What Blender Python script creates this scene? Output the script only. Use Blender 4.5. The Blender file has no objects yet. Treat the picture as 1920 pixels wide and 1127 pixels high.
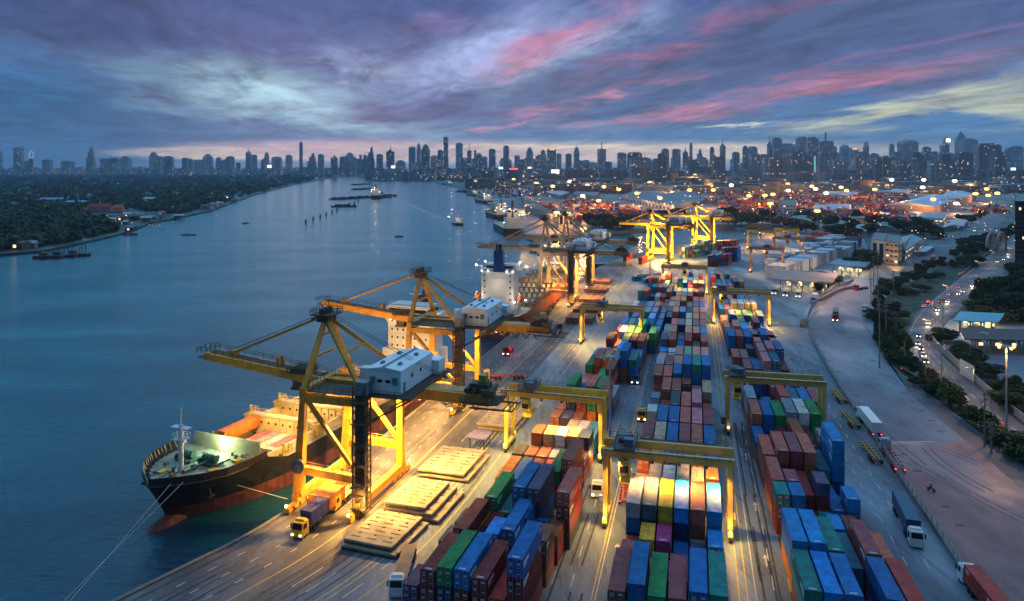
import bpy, math, random
from mathutils import Vector
R = random.Random(11)
rad = math.radians
S = bpy.context.scene
COL = S.collection
# ---- the camera's pinhole: level, 1400 px focal length on a 1920 px wide frame, horizon on row 312, 70 m up
F, H, YH, CX = 1400.0, 70.0, 312.0, 960.0
def P(x, y, z=0.0):
    Y = F * (H - z) / (y - YH)
    return Vector(((x - CX) / F * Y, Y, z))
def Q(x, y, Y):
    return Vector(((x - CX) / F * Y, Y, H - (y - YH) / F * Y))
def lin(r, g, b):
    return tuple(((c / 255) / 12.92 if c / 255 <= .04045 else ((c / 255 + .055) / 1.055) ** 2.4) for c in (r, g, b))
ORD = ['zeroth', 'first', 'second', 'third', 'fourth', 'fifth', 'sixth', 'seventh', 'eighth', 'ninth', 'tenth', 'eleventh', 'twelfth', 'thirteenth', 'fourteenth', 'fifteenth',
       'sixteenth', 'seventeenth', 'eighteenth', 'nineteenth']
def nth(n):
    if n < 20: return ORD[n]
    t = {2: 'twenty', 3: 'thirty', 4: 'forty', 5: 'fifty', 6: 'sixty', 7: 'seventy', 8: 'eighty', 9: 'ninety', 10: 'hundred'}
    if n >= 100: return 'hundred-and-' + nth(n - 100) if n > 100 else 'hundredth'
    if n % 10 == 0: return t[n // 10][:-1] + 'ieth'
    return t[n // 10] + '-' + ORD[n % 10]

# ------------------------------------------------------------------ mesh collecting
class MB:
    def __init__(s): s.v = []; s.f = []; s.m = []
    def add(s, vs, fs, m=0):
        n = len(s.v); s.v += [tuple(v) for v in vs]; s.f += [tuple(n + i for i in f) for f in fs]; s.m += [m] * len(fs); return s
    def bb(s, x0, x1, y0, y1, z0, z1, m=0, tx=0, ty=0):
        return s.add([(x0, y0, z0), (x1, y0, z0), (x1, y1, z0), (x0, y1, z0), (x0 + tx, y0 + ty, z1), (x1 - tx, y0 + ty, z1), (x1 - tx, y1 - ty, z1), (x0 + tx, y1 - ty, z1)],
                     [(0, 3, 2, 1), (4, 5, 6, 7), (0, 1, 5, 4), (1, 2, 6, 5), (2, 3, 7, 6), (3, 0, 4, 7)], m)
    def box(s, c, d, rz=0, m=0):
        ca, sa = math.cos(rz), math.sin(rz); n = len(s.v)
        s.bb(-d[0] / 2, d[0] / 2, -d[1] / 2, d[1] / 2, -d[2] / 2, d[2] / 2, m)
        for i in range(n, len(s.v)):
            x, y, z = s.v[i]; s.v[i] = (c[0] + x * ca - y * sa, c[1] + x * sa + y * ca, c[2] + z)
        return s
    def bar(s, p, q, w, h=None, m=0, w2=None, h2=None):
        p, q = Vector(p), Vector(q); h = h or w; w2 = w2 or w; h2 = h2 or h
        d = (q - p).normalized(); up = Vector((0, 0, 1)) if abs(d.z) < .95 else Vector((0, 1, 0))
        a = d.cross(up).normalized(); b = a.cross(d).normalized(); vs = []
        for c, ww, hh in ((p, w, h), (q, w2, h2)):
            for i, j in ((-1, -1), (1, -1), (1, 1), (-1, 1)): vs.append(c + a * (i * ww / 2) + b * (j * hh / 2))
        return s.add(vs, [(3, 2, 1, 0), (4, 5, 6, 7), (0, 1, 5, 4), (1, 2, 6, 5), (2, 3, 7, 6), (3, 0, 4, 7)], m)
    def tube(s, p, q, r, r2=None, n=8, m=0):
        p, q = Vector(p), Vector(q); r2 = r if r2 is None else r2
        d = (q - p).normalized(); up = Vector((0, 0, 1)) if abs(d.z) < .95 else Vector((0, 1, 0))
        a = d.cross(up).normalized(); b = a.cross(d).normalized(); vs = []
        for c, rr in ((p, r), (q, r2)):
            for k in range(n):
                t = 2 * math.pi * k / n; vs.append(c + a * (rr * math.cos(t)) + b * (rr * math.sin(t)))
        fs = [(k, (k + 1) % n, n + (k + 1) % n, n + k) for k in range(n)] + [tuple(range(n - 1, -1, -1)), tuple(range(n, 2 * n))]
        return s.add(vs, fs, m)
    def path(s, pts, r, n=6, m=0):
        for a, b in zip(pts, pts[1:]): s.tube(a, b, r, n=n, m=m)
        return s
    def prism(s, poly, z0, z1, m=0, mside=None):
        a = sum(poly[i][0] * poly[(i + 1) % len(poly)][1] - poly[(i + 1) % len(poly)][0] * poly[i][1] for i in range(len(poly)))
        if a < 0: poly = poly[::-1]
        n = len(poly)
        s.add([(p[0], p[1], z0) for p in poly] + [(p[0], p[1], z1) for p in poly], [tuple(range(n, 2 * n)), tuple(range(n - 1, -1, -1))], m)
        k = len(s.v) - 2 * n
        s.f += [(k + i, k + (i + 1) % n, k + n + (i + 1) % n, k + n + i) for i in range(n)]; s.m += [m if mside is None else mside] * n
        return s
    def ball(s, c, r, m=0, n=8, k=5, sz=1):
        vs = [(c[0], c[1], c[2] + r * sz)]; fs = []
        for j in range(1, k):
            t = math.pi * j / k
            for i in range(n):
                a = 2 * math.pi * i / n; vs.append((c[0] + r * math.sin(t) * math.cos(a), c[1] + r * math.sin(t) * math.sin(a), c[2] + r * sz * math.cos(t)))
        vs.append((c[0], c[1], c[2] - r * sz)); e = len(vs) - 1
        for i in range(n):
            fs.append((0, 1 + i, 1 + (i + 1) % n)); fs.append((e, 1 + (k - 2) * n + (i + 1) % n, 1 + (k - 2) * n + i))
            for j in range(k - 2):
                a = 1 + j * n; fs.append((a + i, a + n + i, a + n + (i + 1) % n, a + (i + 1) % n))
        return s.add(vs, fs, m)
    def rail(s, pts, h=1.1, step=2.0, r=.07, m=0):
        for a, b in zip(pts, pts[1:]):
            a, b = Vector(a), Vector(b); L = (b - a).length; k = max(1, int(L / step))
            for i in range(k + 1):
                p = a.lerp(b, i / k); s.bar(p, p + Vector((0, 0, h)), r, m=m)
            for f in (.55, 1): s.bar(a + Vector((0, 0, h * f)), b + Vector((0, 0, h * f)), r * .8, m=m)
        return s
    def mesh(s, name, mats, smooth=False):
        me = bpy.data.meshes.new(name); me.from_pydata(s.v, [], s.f)
        for m in (mats if isinstance(mats, (list, tuple)) else [mats]): me.materials.append(m)
        if any(s.m): me.polygons.foreach_set('material_index', s.m)
        if smooth: me.polygons.foreach_set('use_smooth', [True] * len(me.polygons))
        me.update(); return me
    def build(s, name, mats, parent=None, smooth=False, loc=None, rz=None):
        return link(name, s.mesh(name, mats, smooth), parent, loc, rz)
def link(name, me, parent=None, loc=None, rz=None):
    o = bpy.data.objects.new(name, me); COL.objects.link(o)
    if parent is not None: o.parent = parent
    if loc is not None: o.location = loc
    if rz is not None: o.rotation_euler.z = rz
    return o
LABELS = {}
def tag(o, label, cat, group=None):
    if label in LABELS: print('DUPLICATE LABEL', label)
    LABELS[label] = 1
    n = len(label.split())
    if n < 4 or n > 16: print('LABEL LENGTH', n, label)
    o['label'] = label; o['category'] = cat
    if group: o['group'] = group
    return o
def thing(name, label, cat, loc=(0, 0, 0), rz=0, group=None):
    return tag(link(name, None, None, loc, rz), label, cat, group)
def struct(o, kind='structure'):
    o['kind'] = kind; return o
def dup(root, loc, rz, label, group=None):
    def cp(o, par):
        c = o.copy(); COL.objects.link(c); c.parent = par
        for ch in kids.get(o.name, []): cp(ch, c)
        return c
    kids = {}
    for o in [root] + list(root.children_recursive):
        if o.parent: kids.setdefault(o.parent.name, []).append(o)
    r = cp(root, None); r.location = loc; r.rotation_euler.z = rz
    tag(r, label, root['category'], group or root.get('group')); return r

# ------------------------------------------------------------------ materials
MATS = {}
def nt(m):
    m.use_nodes = True; t = m.node_tree; t.nodes.clear(); return t
def mat(name, col, rough=.6, var=.25, scale=.6, metal=0.0, bump=0.0, bscale=8.0, spec=.4, stretch=None):
    if name in MATS: return MATS[name]
    m = bpy.data.materials.new(name); t = nt(m); N = t.nodes; Lk = t.links.new
    out = N.new('ShaderNodeOutputMaterial'); b = N.new('ShaderNodeBsdfPrincipled'); Lk(b.outputs[0], out.inputs[0])
    b.inputs['Roughness'].default_value = rough; b.inputs['Metallic'].default_value = metal; b.inputs['Specular IOR Level'].default_value = spec
    tc = N.new('ShaderNodeTexCoord'); src = tc.outputs['Object']
    if stretch:
        mp = N.new('ShaderNodeMapping'); mp.inputs['Scale'].default_value = stretch; Lk(src, mp.inputs['Vector']); src = mp.outputs[0]
    n = N.new('ShaderNodeTexNoise'); n.inputs['Scale'].default_value = scale; n.inputs['Detail'].default_value = 6; n.inputs['Roughness'].default_value = .65; Lk(src, n.inputs['Vector'])
    r = N.new('ShaderNodeValToRGB'); r.color_ramp.elements[0].position = .3; r.color_ramp.elements[1].position = .72
    lo = [c * (1 - var) for c in col]; hi = [min(1, c * (1 + var)) for c in col]
    r.color_ramp.elements[0].color = (*lo, 1); r.color_ramp.elements[1].color = (*hi, 1)
    Lk(n.outputs[0], r.inputs[0]); Lk(r.outputs[0], b.inputs['Base Color'])
    if bump:
        n2 = N.new('ShaderNodeTexNoise'); n2.inputs['Scale'].default_value = bscale; n2.inputs['Detail'].default_value = 4; Lk(src, n2.inputs['Vector'])
        bp = N.new('ShaderNodeBump'); bp.inputs['Strength'].default_value = bump; bp.inputs['Distance'].default_value = .1
        Lk(n2.outputs[0], bp.inputs['Height']); Lk(bp.outputs[0], b.inputs['Normal'])
    MATS[name] = m; return m
def glow(name, col, k):
    if name in MATS: return MATS[name]
    m = bpy.data.materials.new(name); t = nt(m); N = t.nodes
    out = N.new('ShaderNodeOutputMaterial'); e = N.new('ShaderNodeEmission'); t.links.new(e.outputs[0], out.inputs[0])
    e.inputs[0].default_value = (*col, 1); e.inputs[1].default_value = k
    try: m.cycles.emission_sampling = 'NONE'
    except Exception: pass
    MATS[name] = m; return m

def paint_by_object(name, rough=.58, ribs=True):
    """container steel: colour from the object, corrugation as bump, rust and dust patches, differs per object"""
    m = bpy.data.materials.new(name); t = nt(m); N = t.nodes; Lk = t.links.new
    out = N.new('ShaderNodeOutputMaterial'); b = N.new('ShaderNodeBsdfPrincipled'); Lk(b.outputs[0], out.inputs[0])
    oi = N.new('ShaderNodeObjectInfo'); tc = N.new('ShaderNodeTexCoord')
    ad = N.new('ShaderNodeVectorMath'); ad.operation = 'ADD'; sc = N.new('ShaderNodeVectorMath'); sc.operation = 'SCALE'; sc.inputs[0].default_value = (37, 91, 17)
    Lk(oi.outputs['Random'], sc.inputs['Scale']); Lk(tc.outputs['Object'], ad.inputs[0]); Lk(sc.outputs[0], ad.inputs[1])
    n = N.new('ShaderNodeTexNoise'); n.inputs['Scale'].default_value = .55; n.inputs['Detail'].default_value = 7; n.inputs['Roughness'].default_value = .7; Lk(ad.outputs[0], n.inputs['Vector'])
    r = N.new('ShaderNodeValToRGB'); r.color_ramp.elements[0].position = .33; r.color_ramp.elements[0].color = (.5, .5, .5, 1); r.color_ramp.elements[1].position = .66; r.color_ramp.elements[1].color = (1.2, 1.16, 1.12, 1)
    Lk(n.outputs[0], r.inputs[0])
    mx = N.new('ShaderNodeMix'); mx.data_type = 'RGBA'; mx.blend_type = 'MULTIPLY'; mx.inputs[0].default_value = 1
    Lk(oi.outputs['Color'], mx.inputs[6]); Lk(r.outputs[0], mx.inputs[7])
    n2 = N.new('ShaderNodeTexNoise'); n2.inputs['Scale'].default_value = 1.7; n2.inputs['Detail'].default_value = 8; Lk(ad.outputs[0], n2.inputs['Vector'])
    r2 = N.new('ShaderNodeValToRGB'); r2.color_ramp.elements[0].position = .56; r2.color_ramp.elements[0].color = (0, 0, 0, 1); r2.color_ramp.elements[1].position = .72; r2.color_ramp.elements[1].color = (.75, .75, .75, 1)
    Lk(n2.outputs[0], r2.inputs[0])
    mr = N.new('ShaderNodeMix'); mr.data_type = 'RGBA'; mr.inputs[7].default_value = (.13, .085, .065, 1)
    Lk(r2.outputs[0], mr.inputs[0]); Lk(mx.outputs[2], mr.inputs[6]); Lk(mr.outputs[2], b.inputs['Base Color'])
    b.inputs['Roughness'].default_value = rough; b.inputs['Specular IOR Level'].default_value = .25
    if ribs:
        w = N.new('ShaderNodeTexWave'); w.inputs['Scale'].default_value = 1.15; w.bands_direction = 'Y'; Lk(tc.outputs['Object'], w.inputs['Vector'])
        bp = N.new('ShaderNodeBump'); bp.inputs['Strength'].default_value = .5; bp.inputs['Distance'].default_value = .05; Lk(w.outputs[0], bp.inputs['Height']); Lk(bp.outputs[0], b.inputs['Normal'])
    return m

# ------------------------------------------------------------------ lamps of the place and added lights
def lamp(loc, power, col=(1, .62, .2), aim=None, size=100, blend=.8, r=.35):
    d = bpy.data.lights.new('lamp_or_added_light', 'SPOT' if aim is not None else 'POINT'); d.energy = power; d.color = col; d.shadow_soft_size = r
    o = bpy.data.objects.new('lamp_or_added_light', d); COL.objects.link(o); o.location = loc
    if aim is not None:
        d.spot_size = rad(size); d.spot_blend = blend
        o.rotation_euler = (Vector(aim) - Vector(loc)).to_track_quat('-Z', 'Y').to_euler()
    return o
WARM = (1, .54, .115); AMBER = (1, .45, .1); WHITE = (1, .9, .72)
# ------------------------------------------------------------------ camera, sky, sun, air
cam = bpy.data.cameras.new('camera'); co = bpy.data.objects.new('camera', cam); COL.objects.link(co); S.camera = co
co.location = (0, 0, H); co.rotation_euler = (rad(90), 0, 0)
cam.sensor_width = 36; cam.lens = F / 1920 * 36; cam.shift_y = -(563.5 - YH) / 1920
cam.clip_start = 1; cam.clip_end = 120000
S.view_settings.view_transform = 'Standard'; S.view_settings.look = 'None'; S.view_settings.exposure = .32; S.view_settings.gamma = 1
S.cycles.use_denoising = True; S.cycles.max_bounces = 5; S.cycles.diffuse_bounces = 2; S.cycles.glossy_bounces = 3; S.cycles.volume_bounces = 0
S.cycles.transparent_max_bounces = 6; S.cycles.sample_clamp_indirect = 4; S.cycles.caustics_reflective = False; S.cycles.caustics_refractive = False
W = bpy.data.worlds.new('World'); S.world = W; W.use_nodes = True
t = W.node_tree; t.nodes.clear(); N = t.nodes; Lk = t.links.new
def mth(op, a, b=None, c=None):
    n = N.new('ShaderNodeMath'); n.operation = op
    for i, v in enumerate((a, b, c)):
        if v is None: continue
        if isinstance(v, (int, float)): n.inputs[i].default_value = v
        else: Lk(v, n.inputs[i])
    return n.outputs[0]
def ramp(fac, stops, interp='EASE'):
    n = N.new('ShaderNodeValToRGB'); Lk(fac, n.inputs[0]); cr = n.color_ramp; cr.interpolation = interp
    while len(cr.elements) < len(stops): cr.elements.new(.5)
    for e, (p, c) in zip(cr.elements, stops): e.position = p; e.color = (*c, 1)
    return n.outputs[0]
def mixc(fac, a, b, mode='MIX'):
    n = N.new('ShaderNodeMix'); n.data_type = 'RGBA'; n.blend_type = mode
    for i, v in ((0, fac), (6, a), (7, b)):
        if isinstance(v, (int, float)): n.inputs[i].default_value = v
        elif isinstance(v, tuple): n.inputs[i].default_value = (*v, 1)
        else: Lk(v, n.inputs[i])
    return n.outputs[2]
def comb(x, y, z=0.0):
    n = N.new('ShaderNodeCombineXYZ')
    for i, v in enumerate((x, y, z)):
        if isinstance(v, (int, float)): n.inputs[i].default_value = v
        else: Lk(v, n.inputs[i])
    return n.outputs[0]
def fbm(vec, scale, detail=6, rough=.6, dist=0.0):
    n = N.new('ShaderNodeTexNoise'); n.inputs['Scale'].default_value = scale; n.inputs['Detail'].default_value = detail; n.inputs['Roughness'].default_value = rough
    n.inputs['Distortion'].default_value = dist; Lk(vec, n.inputs['Vector']); return n.outputs[0]
tc = N.new('ShaderNodeTexCoord'); sep = N.new('ShaderNodeSeparateXYZ'); Lk(tc.outputs['Generated'], sep.inputs[0])
dx, dy, dz = sep.outputs
hyp = mth('SQRT', mth('ADD', mth('MULTIPLY', dx, dx), mth('MULTIPLY', dy, dy)))
az = mth('ARCTAN2', dx, dy); el = mth('ARCTAN2', dz, hyp)
# the cloud sheet overhead: streets of cloud that run towards azimuth -12 degrees
zz = mth('ADD', mth('MAXIMUM', dz, 0.0), .05)
cxx = mth('DIVIDE', dx, zz); cyy = mth('DIVIDE', dy, zz)
A0 = rad(-13)
al = mth('ADD', mth('MULTIPLY', cxx, math.sin(A0)), mth('MULTIPLY', cyy, math.cos(A0)))
ac = mth('SUBTRACT', mth('MULTIPLY', cxx, math.cos(A0)), mth('MULTIPLY', cyy, math.sin(A0)))
street = comb(mth('MULTIPLY', al, .27), ac, 0.0)
n1 = fbm(street, .75, 9, .66, .5)
n2 = fbm(comb(mth('MULTIPLY', al, .45), ac, 7.3), 1.1, 9, .66, .7)
n3 = fbm(comb(mth('MULTIPLY', az, 3.0), mth('MULTIPLY', el, 14.0), 3.1), 1.6, 8, .62, .5)
daz = mth('MULTIPLY', mth('SUBTRACT', n2, .5), .16); de = mth('ADD', mth('MULTIPLY', mth('SUBTRACT', n1, .5), .07), mth('MULTIPLY', mth('SUBTRACT', n3, .5), .05))
warp = comb(mth('ADD', az, daz), mth('ADD', el, de))
hz = comb(mth('ADD', az, mth('MULTIPLY', daz, .5)), mth('ADD', el, mth('MULTIPLY', mth('SUBTRACT', n3, .5), .016)))
def E(py): return math.atan((YH - py) / F)
e01 = mth('MULTIPLY', el, 1 / rad(90))
def ep(py): return max(0, E(py) / rad(90))
base = ramp(e01, [(0, lin(104, 140, 178)), (ep(280), lin(80, 120, 164)), (ep(200), lin(74, 104, 150)), (ep(100), lin(74, 90, 138)), (ep(0), lin(64, 76, 126)),
                  (.141, lin(72, 92, 140)), (.156, (.15, .95, 1.6)), (.25, (.15, .8, 1.36)), (.31, (.14, .5, .85)), (.4, (.2, .34, .58)), (.75, (.5, .58, .92)), (1, (.54, .6, .95))], 'LINEAR')
col = base
def blob(px, py, wx, wy, ang, colr, k, vec=None, nz=None):
    global col
    a = math.atan((px - CX) / F); e = math.atan((YH - py) / F * math.cos(a))
    mp = N.new('ShaderNodeMapping'); mp.vector_type = 'TEXTURE'; Lk(vec or warp, mp.inputs[0])
    mp.inputs['Location'].default_value = (a, e, 0); mp.inputs['Rotation'].default_value = (0, 0, rad(ang)); mp.inputs['Scale'].default_value = (wx / F, wy / F, 1)
    g = N.new('ShaderNodeTexGradient'); g.gradient_type = 'QUADRATIC_SPHERE'; Lk(mp.outputs[0], g.inputs[0])
    f = mth('MULTIPLY', g.outputs['Fac'] if 'Fac' in g.outputs else g.outputs[1], k)
    f = mth('SQRT', mth('MULTIPLY', f, 1.0)) if False else f
    if nz is not None: f = mth('MULTIPLY', f, nz)
    f = mth('MINIMUM', f, 1.0); col = mixc(f, col, lin(*colr))
s1 = ramp(n1, [(.36, (0, 0, 0)), (.6, (1, 1, 1))]); s2 = ramp(n2, [(.4, (0, 0, 0)), (.62, (1, 1, 1))]); s3 = ramp(n3, [(.36, (0, 0, 0)), (.64, (1, 1, 1))])
i1 = mth('SUBTRACT', 1.0, s1)
# large light and dark areas
blob(-40, 230, 800, 190, 0, (34, 84, 128), 1.8)
blob(540, 180, 460, 85, -18, (156, 184, 204), 1.5, nz=s1)
blob(250, 125, 460, 70, -22, (104, 132, 160), 1.2, nz=s2)
blob(60, 30, 420, 90, -10, (58, 72, 114), 2.2)
blob(600, 225, 460, 60, -8, (146, 178, 202), 1.8, nz=s3)
blob(560, 185, 300, 60, -14, (176, 196, 208), 1.3, nz=s2)
blob(300, 30, 800, 130, -8, (60, 70, 116), 2.0, nz=i1)
blob(260, 150, 300, 40, -16, (66, 86, 124), 1.6, nz=s3)
blob(450, 60, 330, 70, -12, (72, 78, 124), 2.0)
blob(700, 130, 300, 90, -6, (136, 140, 178), 1.8, nz=s2)
blob(830, 90, 300, 50, 14, (72, 78, 124), 1.8, nz=i1)
blob(840, 195, 420, 60, 4, (62, 76, 124), 2.6, nz=s3)
blob(940, 90, 360, 120, 20, (158, 162, 208), 1.9, nz=s1)
blob(1090, 110, 330, 80, 26, (170, 180, 218), 1.9, nz=s2)
blob(1180, 150, 700, 100, 14, (92, 106, 146), 1.7, nz=i1)
blob(1500, 60, 900, 140, 12, (74, 84, 122), 2.2)
blob(1720, 140, 700, 110, 10, (92, 90, 126), 1.6, nz=s3)
blob(1180, 240, 500, 50, 4, (96, 122, 162), 1.6, nz=s2)
# pink streaks lit from under the horizon
blob(1080, 60, 260, 60, 28, (196, 108, 138), 1.6, nz=s2)
blob(1010, 105, 240, 36, 24, (192, 136, 158), 1.2, nz=s3)
blob(1270, 90, 400, 50, 20, (166, 98, 134), 1.6, nz=s2)
blob(930, 15, 260, 36, 20, (140, 108, 156), 1.3, nz=s2)
blob(1130, 178, 300, 15, 11, (192, 120, 146), 1.7, nz=s3)
blob(930, 238, 260, 13, 12, (184, 128, 156), 1.5, nz=s2)
blob(1330, 190, 460, 20, 9, (184, 118, 140), 1.5, nz=s3)
blob(1560, 160, 520, 22, 10, (172, 108, 132), 1.6, nz=s2)
blob(1680, 105, 520, 16, 11, (140, 92, 126), 1.5, nz=s2)
blob(1480, 15, 380, 20, 12, (132, 86, 124), 1.3, nz=s1)
# cream light low on the right
blob(1760, 220, 480, 60, 10, (178, 174, 158), 2.2, nz=s3)
blob(1700, 205, 300, 24, 10, (190, 182, 158), 1.6)
blob(1880, 150, 300, 50, 14, (132, 124, 136), 1.4, nz=s2)
blob(1900, 240, 260, 30, 8, (188, 184, 152), 1.8, nz=s3)
blob(1400, 233, 150, 7, 3, (216, 202, 186), 2.4, nz=s3)
blob(1640, 226, 200, 6, 3, (190, 184, 170), 1.6, nz=s2)
blob(1520, 264, 760, 24, 0, (86, 116, 152), 1.8, vec=hz)
# afterglow along the horizon
blob(430, 289, 300, 14, 0, (255, 214, 184), 5.0, vec=hz)
blob(620, 274, 420, 16, 1, (206, 166, 178), 1.7, vec=hz)
blob(1140, 288, 700, 30, 0, (252, 214, 188), 4.0, vec=hz)
blob(800, 290, 600, 20, 0, (228, 186, 182), 2.6, vec=hz)
blob(1400, 302, 380, 9, 0, (186, 172, 184), 1.2, vec=hz)
blob(-40, 290, 380, 60, 0, (44, 92, 134), 2.0, vec=hz)
n4 = fbm(comb(mth('MULTIPLY', al, .5), mth('MULTIPLY', ac, 1.0), 2.2), 2.4, 9, .7, .7)
mr4 = N.new('ShaderNodeMapRange'); mr4.inputs['From Min'].default_value = .28; mr4.inputs['From Max'].default_value = .72; mr4.inputs['To Min'].default_value = .6; mr4.inputs['To Max'].default_value = 1.42; Lk(n4, mr4.inputs[0])
col = mixc(1.0, mixc(1.0, col, mr4.outputs[0], 'MULTIPLY'), (.92, 1.08, 1.06), 'MULTIPLY')
# the east, behind the camera, is already dark
mre = N.new('ShaderNodeMapRange'); mre.interpolation_type = 'SMOOTHSTEP'; mre.inputs['From Min'].default_value = -.75; mre.inputs['From Max'].default_value = .45; mre.inputs['To Min'].default_value = .2; mre.inputs['To Max'].default_value = 1.0; Lk(dy, mre.inputs[0])
col = mixc(1.0, col, mre.outputs[0], 'MULTIPLY')
sky = N.new('ShaderNodeTexSky'); sky.sky_type = 'NISHITA'; sky.sun_disc = False; sky.sun_elevation = rad(1.5); sky.sun_rotation = rad(-14); sky.altitude = 70
bg1 = N.new('ShaderNodeBackground'); Lk(sky.outputs[0], bg1.inputs[0]); bg1.inputs[1].default_value = .004
bg2 = N.new('ShaderNodeBackground'); Lk(col, bg2.inputs[0]); bg2.inputs[1].default_value = 1.0
ad = N.new('ShaderNodeAddShader'); Lk(bg1.outputs[0], ad.inputs[0]); Lk(bg2.outputs[0], ad.inputs[1])
wo = N.new('ShaderNodeOutputWorld'); Lk(ad.outputs[0], wo.inputs[0])
W.cycles.sampling_method = 'MANUAL'; W.cycles.sample_map_resolution = 512
sd = bpy.data.lights.new('sun', 'SUN'); so = bpy.data.objects.new('sun', sd); COL.objects.link(so)
sd.energy = .006; sd.angle = rad(12); sd.color = (1, .72, .62)
so.rotation_euler = Vector((math.sin(rad(14)) * math.cos(rad(6)), -math.cos(rad(14)) * math.cos(rad(6)), -math.sin(rad(6)))).to_track_quat('-Z', 'Y').to_euler()

# the evening air between the camera and the far city
hm = bpy.data.materials.new('haze'); ht = nt(hm); ho = ht.nodes.new('ShaderNodeOutputMaterial'); hv = ht.nodes.new('ShaderNodeVolumePrincipled')
hv.inputs['Color'].default_value = (.55, .72, .95, 1); hv.inputs['Density'].default_value = .00007; hv.inputs['Anisotropy'].default_value = .2
ht.links.new(hv.outputs[0], ho.inputs['Volume'])
hb = MB().bb(-9000, 9000, -300, 12300, -12, 330).build('haze', hm); struct(hb, 'stuff')
# ------------------------------------------------------------------ water, land, roads
def water_mat():
    m = bpy.data.materials.new('river_water'); t = nt(m); N = t.nodes; Lk = t.links.new
    out = N.new('ShaderNodeOutputMaterial'); b = N.new('ShaderNodeBsdfPrincipled'); Lk(b.outputs[0], out.inputs[0])
    b.inputs['Base Color'].default_value = (.002, .034, .072, 1); b.inputs['Roughness'].default_value = .14; b.inputs['IOR'].default_value = 1.33
    tc = N.new('ShaderNodeTexCoord'); mp = N.new('ShaderNodeMapping'); mp.inputs['Scale'].default_value = (.55, 1.25, 1); mp.inputs['Rotation'].default_value = (0, 0, rad(12)); Lk(tc.outputs['Object'], mp.inputs[0])
    n1 = N.new('ShaderNodeTexNoise'); n1.inputs['Scale'].default_value = .42; n1.inputs['Detail'].default_value = 5; n1.inputs['Roughness'].default_value = .6; Lk(mp.outputs[0], n1.inputs['Vector'])
    n2 = N.new('ShaderNodeTexNoise'); n2.inputs['Scale'].default_value = .02; n2.inputs['Detail'].default_value = 5; Lk(mp.outputs[0], n2.inputs['Vector'])
    r = N.new('ShaderNodeMapRange'); r.inputs['From Min'].default_value = .35; r.inputs['From Max'].default_value = .65; r.inputs['To Min'].default_value = .45; r.inputs['To Max'].default_value = 1.0; Lk(n2.outputs[0], r.inputs[0])
    bp = N.new('ShaderNodeBump'); bp.inputs['Distance'].default_value = .85; Lk(r.outputs[0], bp.inputs['Strength']); Lk(n1.outputs[0], bp.inputs['Height']); Lk(bp.outputs[0], b.inputs['Normal'])
    return m
ww = MB().bb(-9000, 9000, -250, 12250, -10, -3).build('river', water_mat()); struct(ww)

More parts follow.
